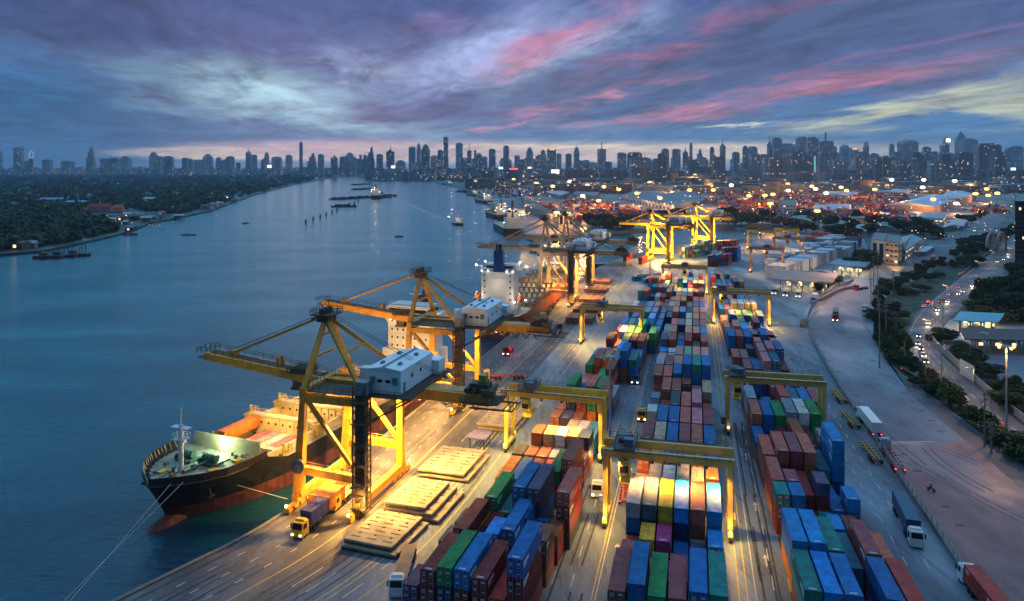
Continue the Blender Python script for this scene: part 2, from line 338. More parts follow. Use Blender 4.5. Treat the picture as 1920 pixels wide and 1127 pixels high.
def ground_mat(name, col, var, s1, s2, stain=(.03, .03, .033), stain_at=.62, stretch=(1, 1, 1), rot=0, rough=.75, joints=None):
    m = bpy.data.materials.new(name); t = nt(m); N = t.nodes; Lk = t.links.new
    out = N.new('ShaderNodeOutputMaterial'); b = N.new('ShaderNodeBsdfPrincipled'); Lk(b.outputs[0], out.inputs[0]); b.inputs['Roughness'].default_value = rough
    tc = N.new('ShaderNodeTexCoord'); mp = N.new('ShaderNodeMapping'); mp.inputs['Rotation'].default_value = (0, 0, rot); mp.inputs['Scale'].default_value = stretch; Lk(tc.outputs['Object'], mp.inputs[0])
    n = N.new('ShaderNodeTexNoise'); n.inputs['Scale'].default_value = s1; n.inputs['Detail'].default_value = 8; n.inputs['Roughness'].default_value = .62; Lk(mp.outputs[0], n.inputs['Vector'])
    r = N.new('ShaderNodeValToRGB'); r.color_ramp.elements[0].position = .3; r.color_ramp.elements[1].position = .7
    r.color_ramp.elements[0].color = (*[c * (1 - var) for c in col], 1); r.color_ramp.elements[1].color = (*[c * (1 + var) for c in col], 1); Lk(n.outputs[0], r.inputs[0])
    n2 = N.new('ShaderNodeTexNoise'); n2.inputs['Scale'].default_value = s2; n2.inputs['Detail'].default_value = 9; n2.inputs['Roughness'].default_value = .7; Lk(mp.outputs[0], n2.inputs['Vector'])
    r2 = N.new('ShaderNodeValToRGB'); r2.color_ramp.elements[0].position = stain_at; r2.color_ramp.elements[0].color = (0, 0, 0, 1); r2.color_ramp.elements[1].position = stain_at + .14; r2.color_ramp.elements[1].color = (.8, .8, .8, 1); Lk(n2.outputs[0], r2.inputs[0])
    mx = N.new('ShaderNodeMix'); mx.data_type = 'RGBA'; mx.inputs[7].default_value = (*stain, 1); Lk(r2.outputs[0], mx.inputs[0]); Lk(r.outputs[0], mx.inputs[6]); src = mx.outputs[2]
    if joints:
        br = N.new('ShaderNodeTexBrick'); br.inputs['Scale'].default_value = 1; br.inputs['Brick Width'].default_value = joints[0]; br.inputs['Row Height'].default_value = joints[1]; br.inputs['Mortar Size'].default_value = .012 * joints[1]; br.offset = 0
        br.inputs['Color1'].default_value = (1, 1, 1, 1); br.inputs['Color2'].default_value = (.86, .86, .88, 1); br.inputs['Mortar'].default_value = (.72, .72, .72, 1)
        mp2 = N.new('ShaderNodeMapping'); mp2.inputs['Rotation'].default_value = (0, 0, rot); Lk(tc.outputs['Object'], mp2.inputs[0]); Lk(mp2.outputs[0], br.inputs['Vector'])
        m2 = N.new('ShaderNodeMix'); m2.data_type = 'RGBA'; m2.blend_type = 'MULTIPLY'; m2.inputs[0].default_value = 1; Lk(src, m2.inputs[6]); Lk(br.outputs[0], m2.inputs[7]); src = m2.outputs[2]
    n3 = N.new('ShaderNodeTexNoise'); n3.inputs['Scale'].default_value = 2.2; n3.inputs['Detail'].default_value = 6; n3.inputs['Roughness'].default_value = .75; Lk(mp.outputs[0], n3.inputs['Vector'])
    r3 = N.new('ShaderNodeMapRange'); r3.inputs['From Min'].default_value = .3; r3.inputs['From Max'].default_value = .7; r3.inputs['To Min'].default_value = .72; r3.inputs['To Max'].default_value = 1.25; Lk(n3.outputs[0], r3.inputs[0])
    m3 = N.new('ShaderNodeMix'); m3.data_type = 'RGBA'; m3.blend_type = 'MULTIPLY'; m3.inputs[0].default_value = 1; Lk(src, m3.inputs[6]); Lk(r3.outputs[0], m3.inputs[7]); src = m3.outputs[2]
    rr_ = N.new('ShaderNodeMapRange'); rr_.inputs['From Min'].default_value = .45; rr_.inputs['From Max'].default_value = .7; rr_.inputs['To Min'].default_value = rough; rr_.inputs['To Max'].default_value = rough * .45; Lk(n.outputs[0], rr_.inputs[0]); Lk(rr_.outputs[0], b.inputs['Roughness'])
    Lk(src, b.inputs['Base Color']); return m
QE = [P(90, 1187), P(210, 1127), P(346, 1060), P(450, 1010), P(533, 960), P(610, 904), P(700, 832), P(800, 752), P(894, 678), P(1017, 579), P(1080, 531), P(1125, 499)]
def smooth_pts(pts, it=2):
    for _ in range(it):
        q = [pts[0]]
        for a, b in zip(pts, pts[1:]): q += [a.lerp(b, .25), a.lerp(b, .75)]
        pts = q + [pts[-1]]
    return pts
QE = smooth_pts([Vector((p.x, p.y, 0)) for p in QE], 2)
def offset(pts, d):           # to the right of the direction of travel = inland
    o = []
    for i, p in enumerate(pts):
        a = pts[max(0, i - 1)]; b = pts[min(len(pts) - 1, i + 1)]; t = (b - a).normalized(); o.append(p + Vector((t.y, -t.x, 0)) * d)
    return o
g_far = ground_mat('city_ground', (.032, .031, .036), .5, .02, .006, (.016, .026, .018), .52)
g_apron = ground_mat('apron_asphalt', (.095, .083, .09), .5, .09, .5, (.03, .029, .032), .55, (1, .4, 1), rad(74))
g_yard = ground_mat('yard_asphalt', (.13, .178, .235), .5, .07, .45, (.024, .026, .03), .53, (1, .14, 1), rad(13.5))
g_plaza = ground_mat('plaza_concrete', (.165, .2, .25), .3, .03, .07, (.1, .085, .095), .54, (1, .5, 1), rad(10), joints=(4.5, 9))
g_road = ground_mat('road_asphalt', (.1, .095, .11), .25, .06, .5, (.05, .05, .05), .62)
g_grass = ground_mat('verge_grass', (.014, .03, .011), .5, .4, .15, (.07, .06, .035), .6, rough=.95)
g_wall = mat('quay_concrete', (.2, .19, .17), .85, .35, .5)
coast = [P(1180, 478), P(1260, 462), P(1350, 450), P(1480, 431), P(1525, 427), P(1500, 423), P(1400, 421), P(1290, 425), P(1180, 432), P(1080, 440), P(1000, 447), P(983, 441),
         P(938, 403), P(905, 372), P(862, 352), P(800, 337), P(740, 330), P(690, 327.6), P(560, 327.2), P(-1500, 327.2)]
land = [(-90, 40)] + [tuple(p[:2]) for p in QE] + [tuple(p[:2]) for p in coast] + [(-8900, 12200), (8900, 12200), (8900, 40)]
lo = MB().prism(land, -9, 0, 0, 1).build('ground', [g_far, g_wall]); struct(lo)
lb = [P(652, 329.6, -1), P(560, 344, -1), P(480, 364, -1), P(395, 394, -1), P(330, 409, -1), P(285, 416, -1), P(250, 430, -1), P(212, 441, -1), P(140, 457, -1), P(80, 469, -1), P(0, 476, -1), P(-400, 520, -1)]
lbp = [tuple(p[:2]) for p in lb] + [(-8800, lb[-1].y), (-8800, 6900), (lb[0].x, 6900)]
struct(MB().prism(lbp, -9, -1).build('riverbank', ground_mat('bank_soil', (.014, .024, .012), .5, .03, .1, (.05, .05, .045), .6)))

def sheet(name, px, z, m, world=False):
    p = px if world else [tuple(P(*q)[:2]) for q in px]
    return struct(MB().prism(p, z - .003, z).build(name, m))
O16 = offset(QE, 23)
sheet('quay_apron', [tuple(p[:2]) for p in offset(QE, .9)] + [tuple(p[:2]) for p in O16[::-1]], .006, g_apron, True)
yard = [tuple(p[:2]) for p in O16] + [tuple(P(1180, 488)[:2]), tuple(P(1500, 440)[:2]), tuple(P(1620, 448)[:2]), tuple(P(1640, 500)[:2]), tuple(P(1545, 560)[:2]), tuple(P(1512, 605)[:2]), tuple(P(1524, 645)[:2]), tuple(P(1565, 715)[:2]),
        tuple(P(1680, 890)[:2]), tuple(P(1745, 985)[:2]), tuple(P(1850, 1150)[:2]), (70, 60), (-60, 60)]
sheet('container_yard', yard, .01, g_yard, True)
plaza = [(1513, 608), (1525, 645), (1566, 715), (1681, 890), (1746, 985), (1852, 1150), (2300, 1150), (2300, 1010), (1985, 905), (1880, 845), (1800, 783), (1730, 730), (1690, 700), (1655, 665), (1636, 630), (1640, 585), (1700, 540), (1640, 498), (1560, 556)]
sheet('truck_plaza', plaza, .014, g_plaza)
g_low = ground_mat('worn_asphalt', (.23, .12, .125), .3, .04, .07, (.12, .065, .07), .54, (1, .5, 1), rad(10))
sheet('lower_plaza', [(1638, 829), (1880, 827), (2300, 1000), (2300, 1150), (1853, 1150), (1747, 986), (1682, 891)], .017, g_low)
# darker shoulder along the east side of the plaza
sheet('shoulder', [(1614, 600), (1640, 640), (1712, 745), (1830, 842), (1930, 930), (2300, 1100), (2300, 1012), (1985, 907), (1880, 847), (1800, 785), (1730, 732), (1690, 702), (1656, 667), (1637, 630)], .02, g_road)
# public road that comes down from the far right, and the highway with its bend
sheet('access_road', [(1640, 500), (1700, 540), (1760, 500), (1830, 452), (1880, 415), (1900, 392), (1880, 385), (1850, 404), (1800, 428), (1720, 470)], .02, g_road)
HWL = [(1900, 440), (1840, 490), (1770, 545), (1722, 585), (1700, 625), (1702, 660), (1735, 705), (1790, 760), (1860, 822), (1960, 900), (2200, 1050)]
HWR = [(1960, 440), (1912, 480), (1870, 520), (1820, 562), (1775, 600), (1752, 635), (1765, 665), (1815, 715), (1890, 775), (1985, 850), (2300, 1030)]
sheet('highway', HWL + HWR[::-1], .018, g_road)
sheet('verge', [(1656, 664), (1692, 699), (1732, 729), (1802, 782), (1882, 844), (1985, 902), (2180, 1040), (1958, 901), (1858, 823), (1788, 761), (1733, 706), (1699, 661), (1697, 625), (1719, 584), (1690, 560), (1642, 588), (1638, 628)], .03, g_grass)
sheet('verge', [(1690, 558), (1722, 583), (1768, 545), (1838, 490), (1898, 441), (1850, 462), (1790, 500)], .03, g_grass)
sheet('depot_ground', [(1770, 612), (1780, 600), (1830, 585), (2000, 590), (2100, 720), (1985, 840), (1900, 770), (1820, 712), (1772, 665)], .012, g_plaza)
sheet('verge', [(1772, 655), (1815, 646), (1860, 690), (1935, 770), (2040, 850), (1992, 846), (1895, 772), (1822, 713)], .034, g_grass)

sheet('verge', [(1648, 566), (1700, 534), (1790, 489), (1890, 427), (1899, 439), (1839, 488), (1769, 543), (1721, 582), (1694, 602), (1662, 602)], .026, g_grass)
g_term = ground_mat('terminal_paving', (.2, .135, .135), .45, .02, .012, (.06, .05, .055), .56)
sheet('far_terminal_ground', [(880, 345), (960, 338), (1300, 335), (1700, 340), (1900, 352), (1900, 380), (1840, 402), (1700, 412), (1600, 416), (1480, 412), (1360, 408), (1180, 424), (1090, 432), (1005, 440), (990, 438), (945, 400), (912, 370)], .006, g_term)
# ------------------------------------------------------------------ markings: one sheet of paint on each surface
pm = mat('road_paint', (.46, .44, .41), .7, .35, .8); py_ = mat('yellow_road_paint', (.6, .4, .08), .7, .35, .8); steel = mat('rail_steel', (.04, .035, .032), .5, .3, .4, .6)
mk = MB(); mky = MB()
def stripe(mb, pts, w, dash=None, z=.028):
    pos = 0.0
    for a, b in zip(pts, pts[1:]):
        L = (b - a).length; t = (b - a).normalized(); n = Vector((t.y, -t.x, 0)) * (w / 2)
        if dash is None: mb.add([a + n + Vector((0, 0, z)), b + n + Vector((0, 0, z)), b - n + Vector((0, 0, z)), a - n + Vector((0, 0, z))], [(0, 1, 2, 3)])
        else:
            s = 0.0
            while s < L:
                k = (pos + s) % (dash[0] + dash[1]); 
                if k < dash[0]:
                    e = min(L, s + dash[0] - k); p, q = a + t * s, a + t * e
                    mb.add([p + n + Vector((0, 0, z)), q + n + Vector((0, 0, z)), q - n + Vector((0, 0, z)), p - n + Vector((0, 0, z))], [(0, 1, 2, 3)]); s = e + 1e-3
                else: s += max(1e-3, dash[0] + dash[1] - k)
        pos += L
for d in (5.0, 8.6, 12.2): stripe(mk, offset(QE, d), .2, (1.7, 4.2))
stripe(mky, offset(QE, 15.6), .22)
for d in (21.0, 24.2): stripe(mk, offset(QE, d), .18, (7, 7))
for d in (27.4, 28.6, 33.0): stripe(mky, offset(QE, d), .2)
stripe(mk, offset(QE, 30.4), .2, (5, 5))
rl = MB()
for d in (2.6, 3.0, 18.6, 19.0): stripe(rl, offset(QE, d), .16, z=.03)
struct(rl.build('crane_rails', steel))
def rowline(o, th, v, u0, u1, mb, w=.2, dash=None):
    U = Vector((math.sin(th), math.cos(th), 0)); V = Vector((math.cos(th), -math.sin(th), 0))
    stripe(mb, [o + U * u0 + V * v, o + U * u1 + V * v], w, dash)
OL, TL = Vector((-1.2, 183.9, 0)), rad(15.6)
OM, TM = Vector((18.8, 147.8, 0)), rad(13.75)
OR_, TR = Vector((56.5, 195.2, 0)), rad(12.6)
for v, dash, mb in ((23.9, None, mky), (25.2, None, mky), (1.2, None, mk), (-3.2, (4, 6), mk), (-6.4, (4, 6), mk), (-9.0, (4, 6), mk), (.6, None, mky)):
    rowline(OM, TM, v, -75, 330, mb, .2, dash)
for v, dash, mb in ((26.6, None, mk), (29.6, (4.5, 5), mk), (32.2, (4.5, 5), mky), (34.8, None, mky), (37.0, None, mk)):
    rowline(OM, TM, v, -75, 330, mb, .2, dash)
for v, dash, mb in ((30.0, (3, 5), mk), (26.5, (3, 5), mk)): rowline(OR_, TR, v, -60, 150, mb, .22, dash)
tk = MB(); rt = random.Random(8)
for i in range(18):
    d0 = rt.uniform(4, 33); a = rt.randrange(4, len(QE) - 14); pts = offset(QE, d0)[a:a + rt.randint(4, 10)]
    for dd in (0, 1.9): stripe(tk, [p + Vector((dd, 0, 0)) for p in pts], .35, None, .0235)
for i in range(22):
    v = rt.choice((-8, -5.2, -2, 28, 31, 33.5, 36)) + rt.uniform(-1, 1); u = rt.uniform(-60, 200); Lg = rt.uniform(15, 60); th = TM + rt.uniform(-.03, .03)
    for dd in (0, 1.9):
        U = Vector((math.sin(th), math.cos(th), 0)); V = Vector((math.cos(TM), -math.sin(TM), 0)); p = OM + Vector((math.sin(TM), math.cos(TM), 0)) * u + V * (v + dd); stripe(tk, [p, p + U * Lg], .4, None, .0235)
struct(tk.build('tyre_marks', mat('tyre_mark_dark', (.05, .048, .055), .8, .5, .6))); tk = MB()
for i in range(7):
    y = rt.uniform(640, 1020); x = 1545 + (y - 643) * .73 + 22 * i + 10; p = P(x, y); a = rad(rt.uniform(88, 108)); k = rt.uniform(-.02, .02); c = []
    for j in range(9): c.append(p.copy()); p = p + Vector((math.cos(a), math.sin(a), 0)) * 3.2; a += k * 3
    for dd in (0, 1.9): stripe(tk, [q + Vector((dd, 0, 0)) for q in c], .4, None, .0235)
struct(tk.build('tyre_marks', mat('tyre_mark_pale', (.115, .1, .11), .8, .3, .6)))
# direction arrows on the lanes
def arrow(p, th, s=1.0):
    U = Vector((math.sin(th), math.cos(th), 0)); V = Vector((math.cos(th), -math.sin(th), 0)); z = Vector((0, 0, .029))
    a = p + z
    mk.add([a - V * .18 * s, a + V * .18 * s, a + V * .18 * s + U * 3 * s, a - V * .18 * s + U * 3 * s], [(0, 1, 2, 3)])
    mk.add([a - V * .6 * s + U * 3 * s, a + V * .6 * s + U * 3 * s, a + U * 4.6 * s], [(0, 1, 2)])
for x, y in ((1418, 958), (1438, 1062), (1400, 862), (1154, 1040), (1152, 1100)): arrow(P(x, y), TM, .9)
# give-way bars and stop line on the plaza, lane line on the highway
for k, y in enumerate((676, 681, 687)): stripe(mk, [P(1612, y - 3), P(1668, y - 3 + .2)], .45, (1.6, 1.0))
stripe(mk, [P(1668, 829), P(1750, 828.4)], .5); stripe(mk, [P(1668, 832.5), P(1735, 832.2)], .3)
hc = smooth_pts([P((a[0] + b[0]) / 2, (a[1] + b[1]) / 2) for a, b in zip(HWL, HWR)], 2); stripe(mk, hc, .3, (4, 6))
hl = smooth_pts([P(a[0] * .94 + b[0] * .06, a[1] * .94 + b[1] * .06) for a, b in zip(HWL, HWR)], 2); stripe(mk, hl, .25)
hr = smooth_pts([P(a[0] * .3 + b[0] * .7, a[1] * .3 + b[1] * .7) for a, b in zip(HWL, HWR)], 2); stripe(mk, hr, .25, (4, 6))
struct(mk.build('road_markings', pm)); struct(mky.build('yellow_road_markings', py_))
# drain covers set in the plaza
dm = mat('drain_iron', (.025, .025, .028), .6, .3, 1)
dr = MB()
for i in range(16):
    for (x0, y0, x1, y1) in ((1518, 628, 1800, 985), (1578, 615, 1765, 808)):
        f = i / 15; f = f ** 1.5
        p = P(x0 + (x1 - x0) * f, y0 + (y1 - y0) * f); dr.box((p.x, p.y, .012), (1.7, .8, .02), rad(-12))
struct(dr.build('drain_covers', dm))
# rubber fenders and coping of the quay
cp = MB()
for a, b in zip(offset(QE, .45), offset(QE, .45)[1:]): cp.bar(a + Vector((0, 0, .12)), b + Vector((0, 0, .12)), .9, .26)
struct(cp.build('quay_kerb', mat('kerb_concrete', (.16, .15, .13), .85, .4, 1)))
# ------------------------------------------------------------------ shipping containers
PAL = {'b': ((.004, .15, .47), 'blue'), 'l': ((.008, .27, .72), 'light blue'), 'n': ((.012, .035, .13), 'navy'), 's': ((.1, .15, .25), 'slate grey'), 'm': ((.22, .025, .025), 'maroon'),
       'p': ((.34, .075, .085), 'dusty mauve'), 'r': ((.52, .05, .04), 'red'), 'o': ((.6, .19, .035), 'orange'), 'k': ((.32, .095, .04), 'brown'), 'c': ((.6, .14, .09), 'salmon red'),
       'g': ((.015, .26, .075), 'green'), 'e': ((.1, .42, .08), 'bright green'), 't': ((.01, .25, .23), 'teal'), 'y': ((.72, .44, .03), 'yellow'), 'w': ((.62, .63, .64), 'white'),
       'a': ((.36, .35, .44), 'pale lavender'), 'd': ((.055, .055, .075), 'charcoal'), 'v': ((.1, .07, .16), 'dark purple'), 'x': ((.56, .42, .26), 'cream'), 'q': ((.42, .035, .22), 'magenta')}
PAL['z'] = ((.02, .15, .26), 'steel blue'); PAL['i'] = ((.24, .3, .38), 'grey blue'); PAL['u'] = ((.52, .2, .24), 'pink')
cpaint = paint_by_object('container_paint'); cpaint2 = paint_by_object('container_door_paint', ribs=False)
cmark = mat('white_marking', (.6, .6, .6), .6, .2); cgal = mat('galvanised_rod', (.3, .3, .32), .45, .2, metal=.6); crub = mat('door_gasket', (.02, .02, .02), .8, .1)
SIDE_MARK = {}
def container_meshes(L, Hh):
    w = 2.44; b = MB()
    b.bb(.06, L - .06, -w / 2 + .05, w / 2 - .05, .08, Hh - .05)
    for x in (0, L - .16):
        for y in (-w / 2, w / 2 - .16): b.bb(x, x + .16, y, y + .16, 0, Hh - .015)
    for y in (-w / 2 + .006, w / 2 - .106):
        b.bb(.16, L - .16, y, y + .1, Hh - .13, Hh - .02); b.bb(.16, L - .16, y, y + .1, .01, .17)
    for x in (.006, L - .106): b.bb(x, x + .1, -w / 2 + .16, w / 2 - .16, Hh - .13, Hh - .024); b.bb(x, x + .1, -w / 2 + .16, w / 2 - .16, .014, .2)
    k = 0
    while .5 + k * .55 < L - .5:       # corrugated roof and walls
        x = .5 + k * .55; b.bb(x, x + .28, -w / 2 + .14, w / 2 - .14, Hh - .055, Hh - .03)
        b.bb(x, x + .28, -w / 2 + .02, -w / 2 + .055, .2, Hh - .15); b.bb(x, x + .28, w / 2 - .055, w / 2 - .02, .2, Hh - .15); k += 1
    d = MB()
    for y0, y1 in ((-w / 2 + .18, -.015), (.015, w / 2 - .18)): d.bb(.012, .07, y0, y1, .2, Hh - .16)
    rods = MB()
    for y in (-.92, -.3, .3, .92): rods.tube((-.02, y, .06), (-.02, y, Hh - .08), .035, n=5)
    for y in (-.62, .62):
        rods.bar((-.03, y - .32, 1.15), (-.03, y + .3, 1.15), .05, .05)
    mk_ = MB()
    for (y, z, a, c) in ((.62, 2.1, .5, .13), (.62, 1.85, .62, .06), (.62, 1.7, .55, .06), (-.62, 2.05, .55, .3), (.66, .85, .42, .22), (-.62, 1.5, .3, .06), (-.66, .6, .4, .1)):
        mk_.bb(-.004, .008, y - a / 2, y + a / 2, z - c / 2, z + c / 2)
    sm = MB()
    for s in (-1, 1):
        y = s * (w / 2 - .012)
        for (x0_, x1_, z0_, z1_) in ((L * .06, L * .3, Hh * .52, Hh * .72), (L * .06, L * .2, Hh * .4, Hh * .45), (L * .84, L * .95, Hh * .74, Hh * .82), (L * .84, L * .93, Hh * .62, Hh * .66)): sm.bb(x0_, x1_, y - .012, y + .012, z0_, z1_)
    for k_ in range(3): sm.bb(.35 + k_ * .16, .45 + k_ * .16, -.55, .55, Hh - .03, Hh - .022)
    SIDE_MARK[(L > 8, round(Hh, 2))] = sm.mesh('side_marking', cmark)
    return b.mesh('container_body', cpaint), d.mesh('container_doors', cpaint2), rods.mesh('lock_rods', cgal), mk_.mesh('door_markings', cmark)
CM = {(k, hc): container_meshes(12.19 if k == 40 else 6.06, 2.9 if hc else 2.59) for k in (40, 20) for hc in (0, 1)}
def far_end(k, hc):                  # plain front wall when the doors look the other way
    return None
NC = [0]
def put_container(loc, rz, colour, kind, hc, label, group, doors=True, parts=True):
    body, door, rods, mk_ = CM[(kind, hc)]; c, nm = PAL[colour]
    j = R.uniform(.8, 1.2); c = tuple(min(1, max(.003, q * j * R.uniform(.92, 1.08))) for q in c)
    o = link('shipping_container', body, None, loc, rz); o.color = (*c, 1); tag(o, label, 'container', group); NC[0] += 1
    if doors and parts:
        d = link('door', door, o); d.color = (*[q * .9 for q in c], 1)
        link('lock_rod', rods, d); link('door_marking', mk_, d)
    if parts and R.random() < .45: link('side_marking', SIDE_MARK[(kind == 40, 2.9 if hc else 2.59)], o)
    return o
rq = random.Random(5)
STACK = []        # every container wanted: (score, args)
def bay(name, o, th, u, row, spec, kind=40, dv=0.0, v0=5.0, pitch=2.8, doors='random', hc=0, dirw='from the left'):
    """spec: one token per column; a token is the colours of the stack from the top down, '-' is an empty slot"""
    U = Vector((math.sin(th), math.cos(th), 0)); V = Vector((math.cos(th), -math.sin(th), 0))
    rz = math.pi / 2 - th; cols = spec.split()
    for j, tok in enumerate(cols):
        if tok == '-': continue
        if row >= 10 and '\'' not in tok and '^' not in tok and len(tok) > 1 and R.random() < .2: tok = tok[1:]
        if row >= 9 and name == 'middle block': tok = ''.join((rq.choice('crok') if c in 'pau' and rq.random() < .6 else c) for c in tok)
        kk, hh = kind, hc
        if tok[0] == "'": kk, tok = 20, tok[1:]
        if tok[0] == '^': hh, tok = 1, tok[1:]
        th_ = 2.9 if hh else 2.59
        jit = R.uniform(-.12, .12)
        for i, ch in enumerate(tok):
            lvl = len(tok) - 1 - i
            p = o + U * (u + jit + R.uniform(-.05, .05)) + V * (v0 + dv + pitch * j + 1.22 + R.uniform(-.04, .04)); z = .03 + lvl * th_
            pos = 'top' if i == 0 else ('bottom' if lvl == 0 else ORD[i + 1] + ' from top')
            STACK.append(dict(o=name, row=row, col=j, lvl=lvl, top=i == 0, p=(p.x, p.y, z), rz=rz, ch=ch, kk=kk, hh=hh, pos=pos, u=u, h=(lvl + 1) * th_, len=12.19 if kk == 40 else 6.06,
                              doors=(R.random() < .6) if doors == 'random' else doors))
def rnd(pal, n, lo, hi, gap=.06):
    o = []
    for _ in range(n):
        o.append('-' if R.random() < gap else ''.join(R.choice(pal) for _ in range(R.randint(lo, hi))))
    return ' '.join(o)
MIX = 'bbblnnsmmmppprrokkccggtywaxv'
# ---- middle block, from the front
M = lambda u, row, spec, **k: bay('middle block', OM, TM, u, row, spec, **k)
M(-42.6, 1, 'pokm ^bokn gtmg pkmp ^bnnm ^tgem', v0=4.9, hc=0)
M(-28.4, 2, "'pkn 'yk 'qn 'bn - 'yt", kind=20)
M(-21.8, 3, "'pm 'yxk 'qmn 'bt 'sn 'ltb", kind=20)
M(-14.6, 4, 'abnn sngm yonb lnnt ckwn lbbn', doors=False)
M(-1.2, 5, 'xc xov wlk ^xxw xkk -', doors=True)
M(5.6, 6, "'xr 'oy 'wb 'ax 'ko 'oab", kind=20)
M(12.4, 7, 'crk yym bln pak kok bvn', doors=True)
M(25.4, 8, 'pcm xyk bnn paa cpm bbn')
M(38.4, 9, "- bnk bbn ckm ucr pmk")
M(44.6, 10, "'wad - - - - -", kind=20)
M(51.5, 11, 'vn kkm dpk ccb ^ubb pcm', doors=False)
M(64.6, 12, "'sb ckk kdm pbm 'mcb xmk")
M(71.4, 13, "- 'ck - 'kcm - 'pk", kind=20)
M(78.5, 14, 'ucm cro ^bbk ^bbnm ^tbbn ^bbbn', doors=False)
M(92.0, 15, 'apm pmm uam lbn pbs bkm')
M(105.4, 16, 'ub waa pmm gnn cur quum')
M(119.0, 17, "'lb 'wb bn pg 'nn 'lb", kind=20)
M(126.0, 18, 'san kvn llb rbg ndn cbn')
M(139.6, 19, 'cp kpm vn obm cmm bbs')
M(153, 20, 'tx avn nnb xam mkk pkm', doors=True)
M(166.5, 21, 'xk cw bnn xpm oyk ckm')
M(180, 22, 'nb ckr bbn xaw cro crm')
M(193.5, 23, 'mk pkm bbl nn vpb bbn')
M(207, 24, 'xw cmx owr xk uxc rxc')
M(221, 25, 'cx kr tgx rxc xx ax')
M(235, 26, 'bt rc gc tb xx axs')
M(249, 27, 'lb gt ll xb rx bb')
# ---- left block beside the quay
Lf = lambda u, row, spec, **k: bay('left block', OL, TL, u, row, spec, **k)
TLn = rad(16.2)
L2 = lambda u, row, spec, **k: bay('left block', OL, TLn, u, row, spec, **k)
L2(-69.5, 1, "'vn mmk ^gnd ^bmb mmt rr ^bmmm", dv=-1.2, doors=True)
L2(-55.6, 2, "'dn mkd - 'lbn ^bnm gb 'kmk", dv=-.9)
L2(-48.6, 3, "'dv 'kc 'mk - 'bbn 'bb 'km", kind=20, dv=-.6)
L2(-42.5, 4, '- gmd tn bbmn vnbk - cmmd', dv=.3, doors=True)
L2(-27.5, 5, 'oc bn mk rx gmd kmmd -', dv=.6)
Lf(-14.3, 6, "'dk 'kx 'cx 'an 'ck 'pc -", kind=20, dv=.2)
Lf(-7.4, 7, "- 'kvn 'xck 'wan 'xpa 'nnk -", kind=20, dv=.2)
Lf(-.6, 8, '- - - xk aw zb -', dv=.2)
Lf(12.2, 9, "- 'ok 'vk 'kk - - -", kind=20, dv=.2)
Lf(19.0, 10, '- gon nbo rkx gok konb -', doors=True, dv=.3)
Lf(32.5, 11, '- gck bm cok gck ak -', dv=.3)
Lf(52, 12, '- c c gk kcm - -', dv=.3)
Lf(65, 13, '- gb kmm ock vbn bbkk tbm', dv=.2, doors=False)
Lf(78.5, 14, '- bn bn km lbn bk sk', dv=.2)
Lf(92, 15, '- - mmk mk gmb mbk cbk', dv=.2)
Lf(105.5, 16, '- - wk wxn eea egx wsn egb', dv=.2, doors=True)
Lf(119, 17, '- - cp cx mk gek gm bg', dv=.2)
Lf(133, 18, '- - bs tx nb lbn lbm bbn', dv=.2)
Lf(147, 19, '- - bn bg nb tbn bmm vsn', dv=.2)
Lf(160.5, 20, '- - bb sb nt bbt kmm sn', dv=.2)
Lf(174, 21, '- - wc nn vn mk pk mm', dv=.2)
Lf(188, 22, "- - 'c 'v 'b 'm 'k 'mk", kind=20, dv=.2)
# ---- right block beside the fence
TRn = rad(12.0)
Rt = lambda u, row, spec, **k: bay('right block', OR_, TR, u, row, spec, v0=5.4, **k)
Rn = lambda u, row, spec, **k: bay('right block', OR_, TRn, u, row, spec, v0=5.0, **k)
Rn(-86.4, 1, 'ttk lbn bnn - bnb rkr', doors=False, dv=-.4)
Rn(-73.4, 2, '^lbo ^lbb tzn zt pmm ^cm', doors=False, dv=-.2)
Rn(-60.2, 3, "- 'bn 'z 'lt 'mk 'b", kind=20)
Rn(-53.4, 4, "'tkr 'bbn 'm 't - -", kind=20)
Rn(-46.6, 5, "cmo 'pmk mm 'vmk b 'lz", doors=False)
Rn(-33, 6, 'ckm ^cmm ^pmk ^ckm zt ^llbn', doors=False)
Rn(-19.5, 7, "bk m mk kmk mk 'imm", doors=False)
Rt(-6.2, 8, 'cmk bbn gtn ^izb ^wia ^ggn', doors=False)
Rt(7.2, 9, "iak 'k - ^rmm zbn bbn pmk", doors=False)
Rt(20.5, 10, "'pm - 'b - - - -", kind=20)
Rt(27.5, 11, "'pm 'zbn - 'pm 'lb 'bbn", kind=20)
Rt(34.6, 12, "- 'pm 'bb 'pk 'lz 'pm", kind=20)
Rt(48, 13, 'rm pc lbn uak zla pmm')
Rt(61.5, 14, 'cx mb lz pmk ^urm ^bbn')
Rt(75, 15, "- wm xsk rmk lw rmk")
Rt(82.5, 16, 'bbm ckk lbnx mrk ^bbn rmk', doors=False)
Rt(96, 17, 'bb ^cmm lzb lb bbl bb')
Rt(109.5, 18, 'kk bnn ggt bbn mkn bbn')
Rt(123, 19, 'ucm bnb gnt zbn lb zbb')
Rt(136.5, 20, 'ok bs xo tz tgc kt', doors=True)
Rt(150, 21, 'bk xcw xwu wsx xrc xcw')
Rt(163.5, 22, 'mk vp bn tb bk nn')
Rt(177, 23, 'wr b cr rv bm mr')
Rt(191, 24, 'wb rm nb cb rx bm')
Rt(204, 25, 'wx b bl ts b bu')
rx = random.Random(77)
def far_rows(fn, u0, r0, n, lead, ncol, lo, hi):
    for k in range(n): fn(u0 + 13.5 * k, r0 + k, ' '.join(['-'] * lead + [''.join(rx.choice('bbnrrckkmpcxwtoglb') for _ in range(rx.randint(lo, hi))) for _ in range(ncol)]))
far_rows(M, 262.5, 28, 4, 0, 6, 2, 3)
far_rows(Lf, 201, 23, 4, 2, 6, 2, 4)
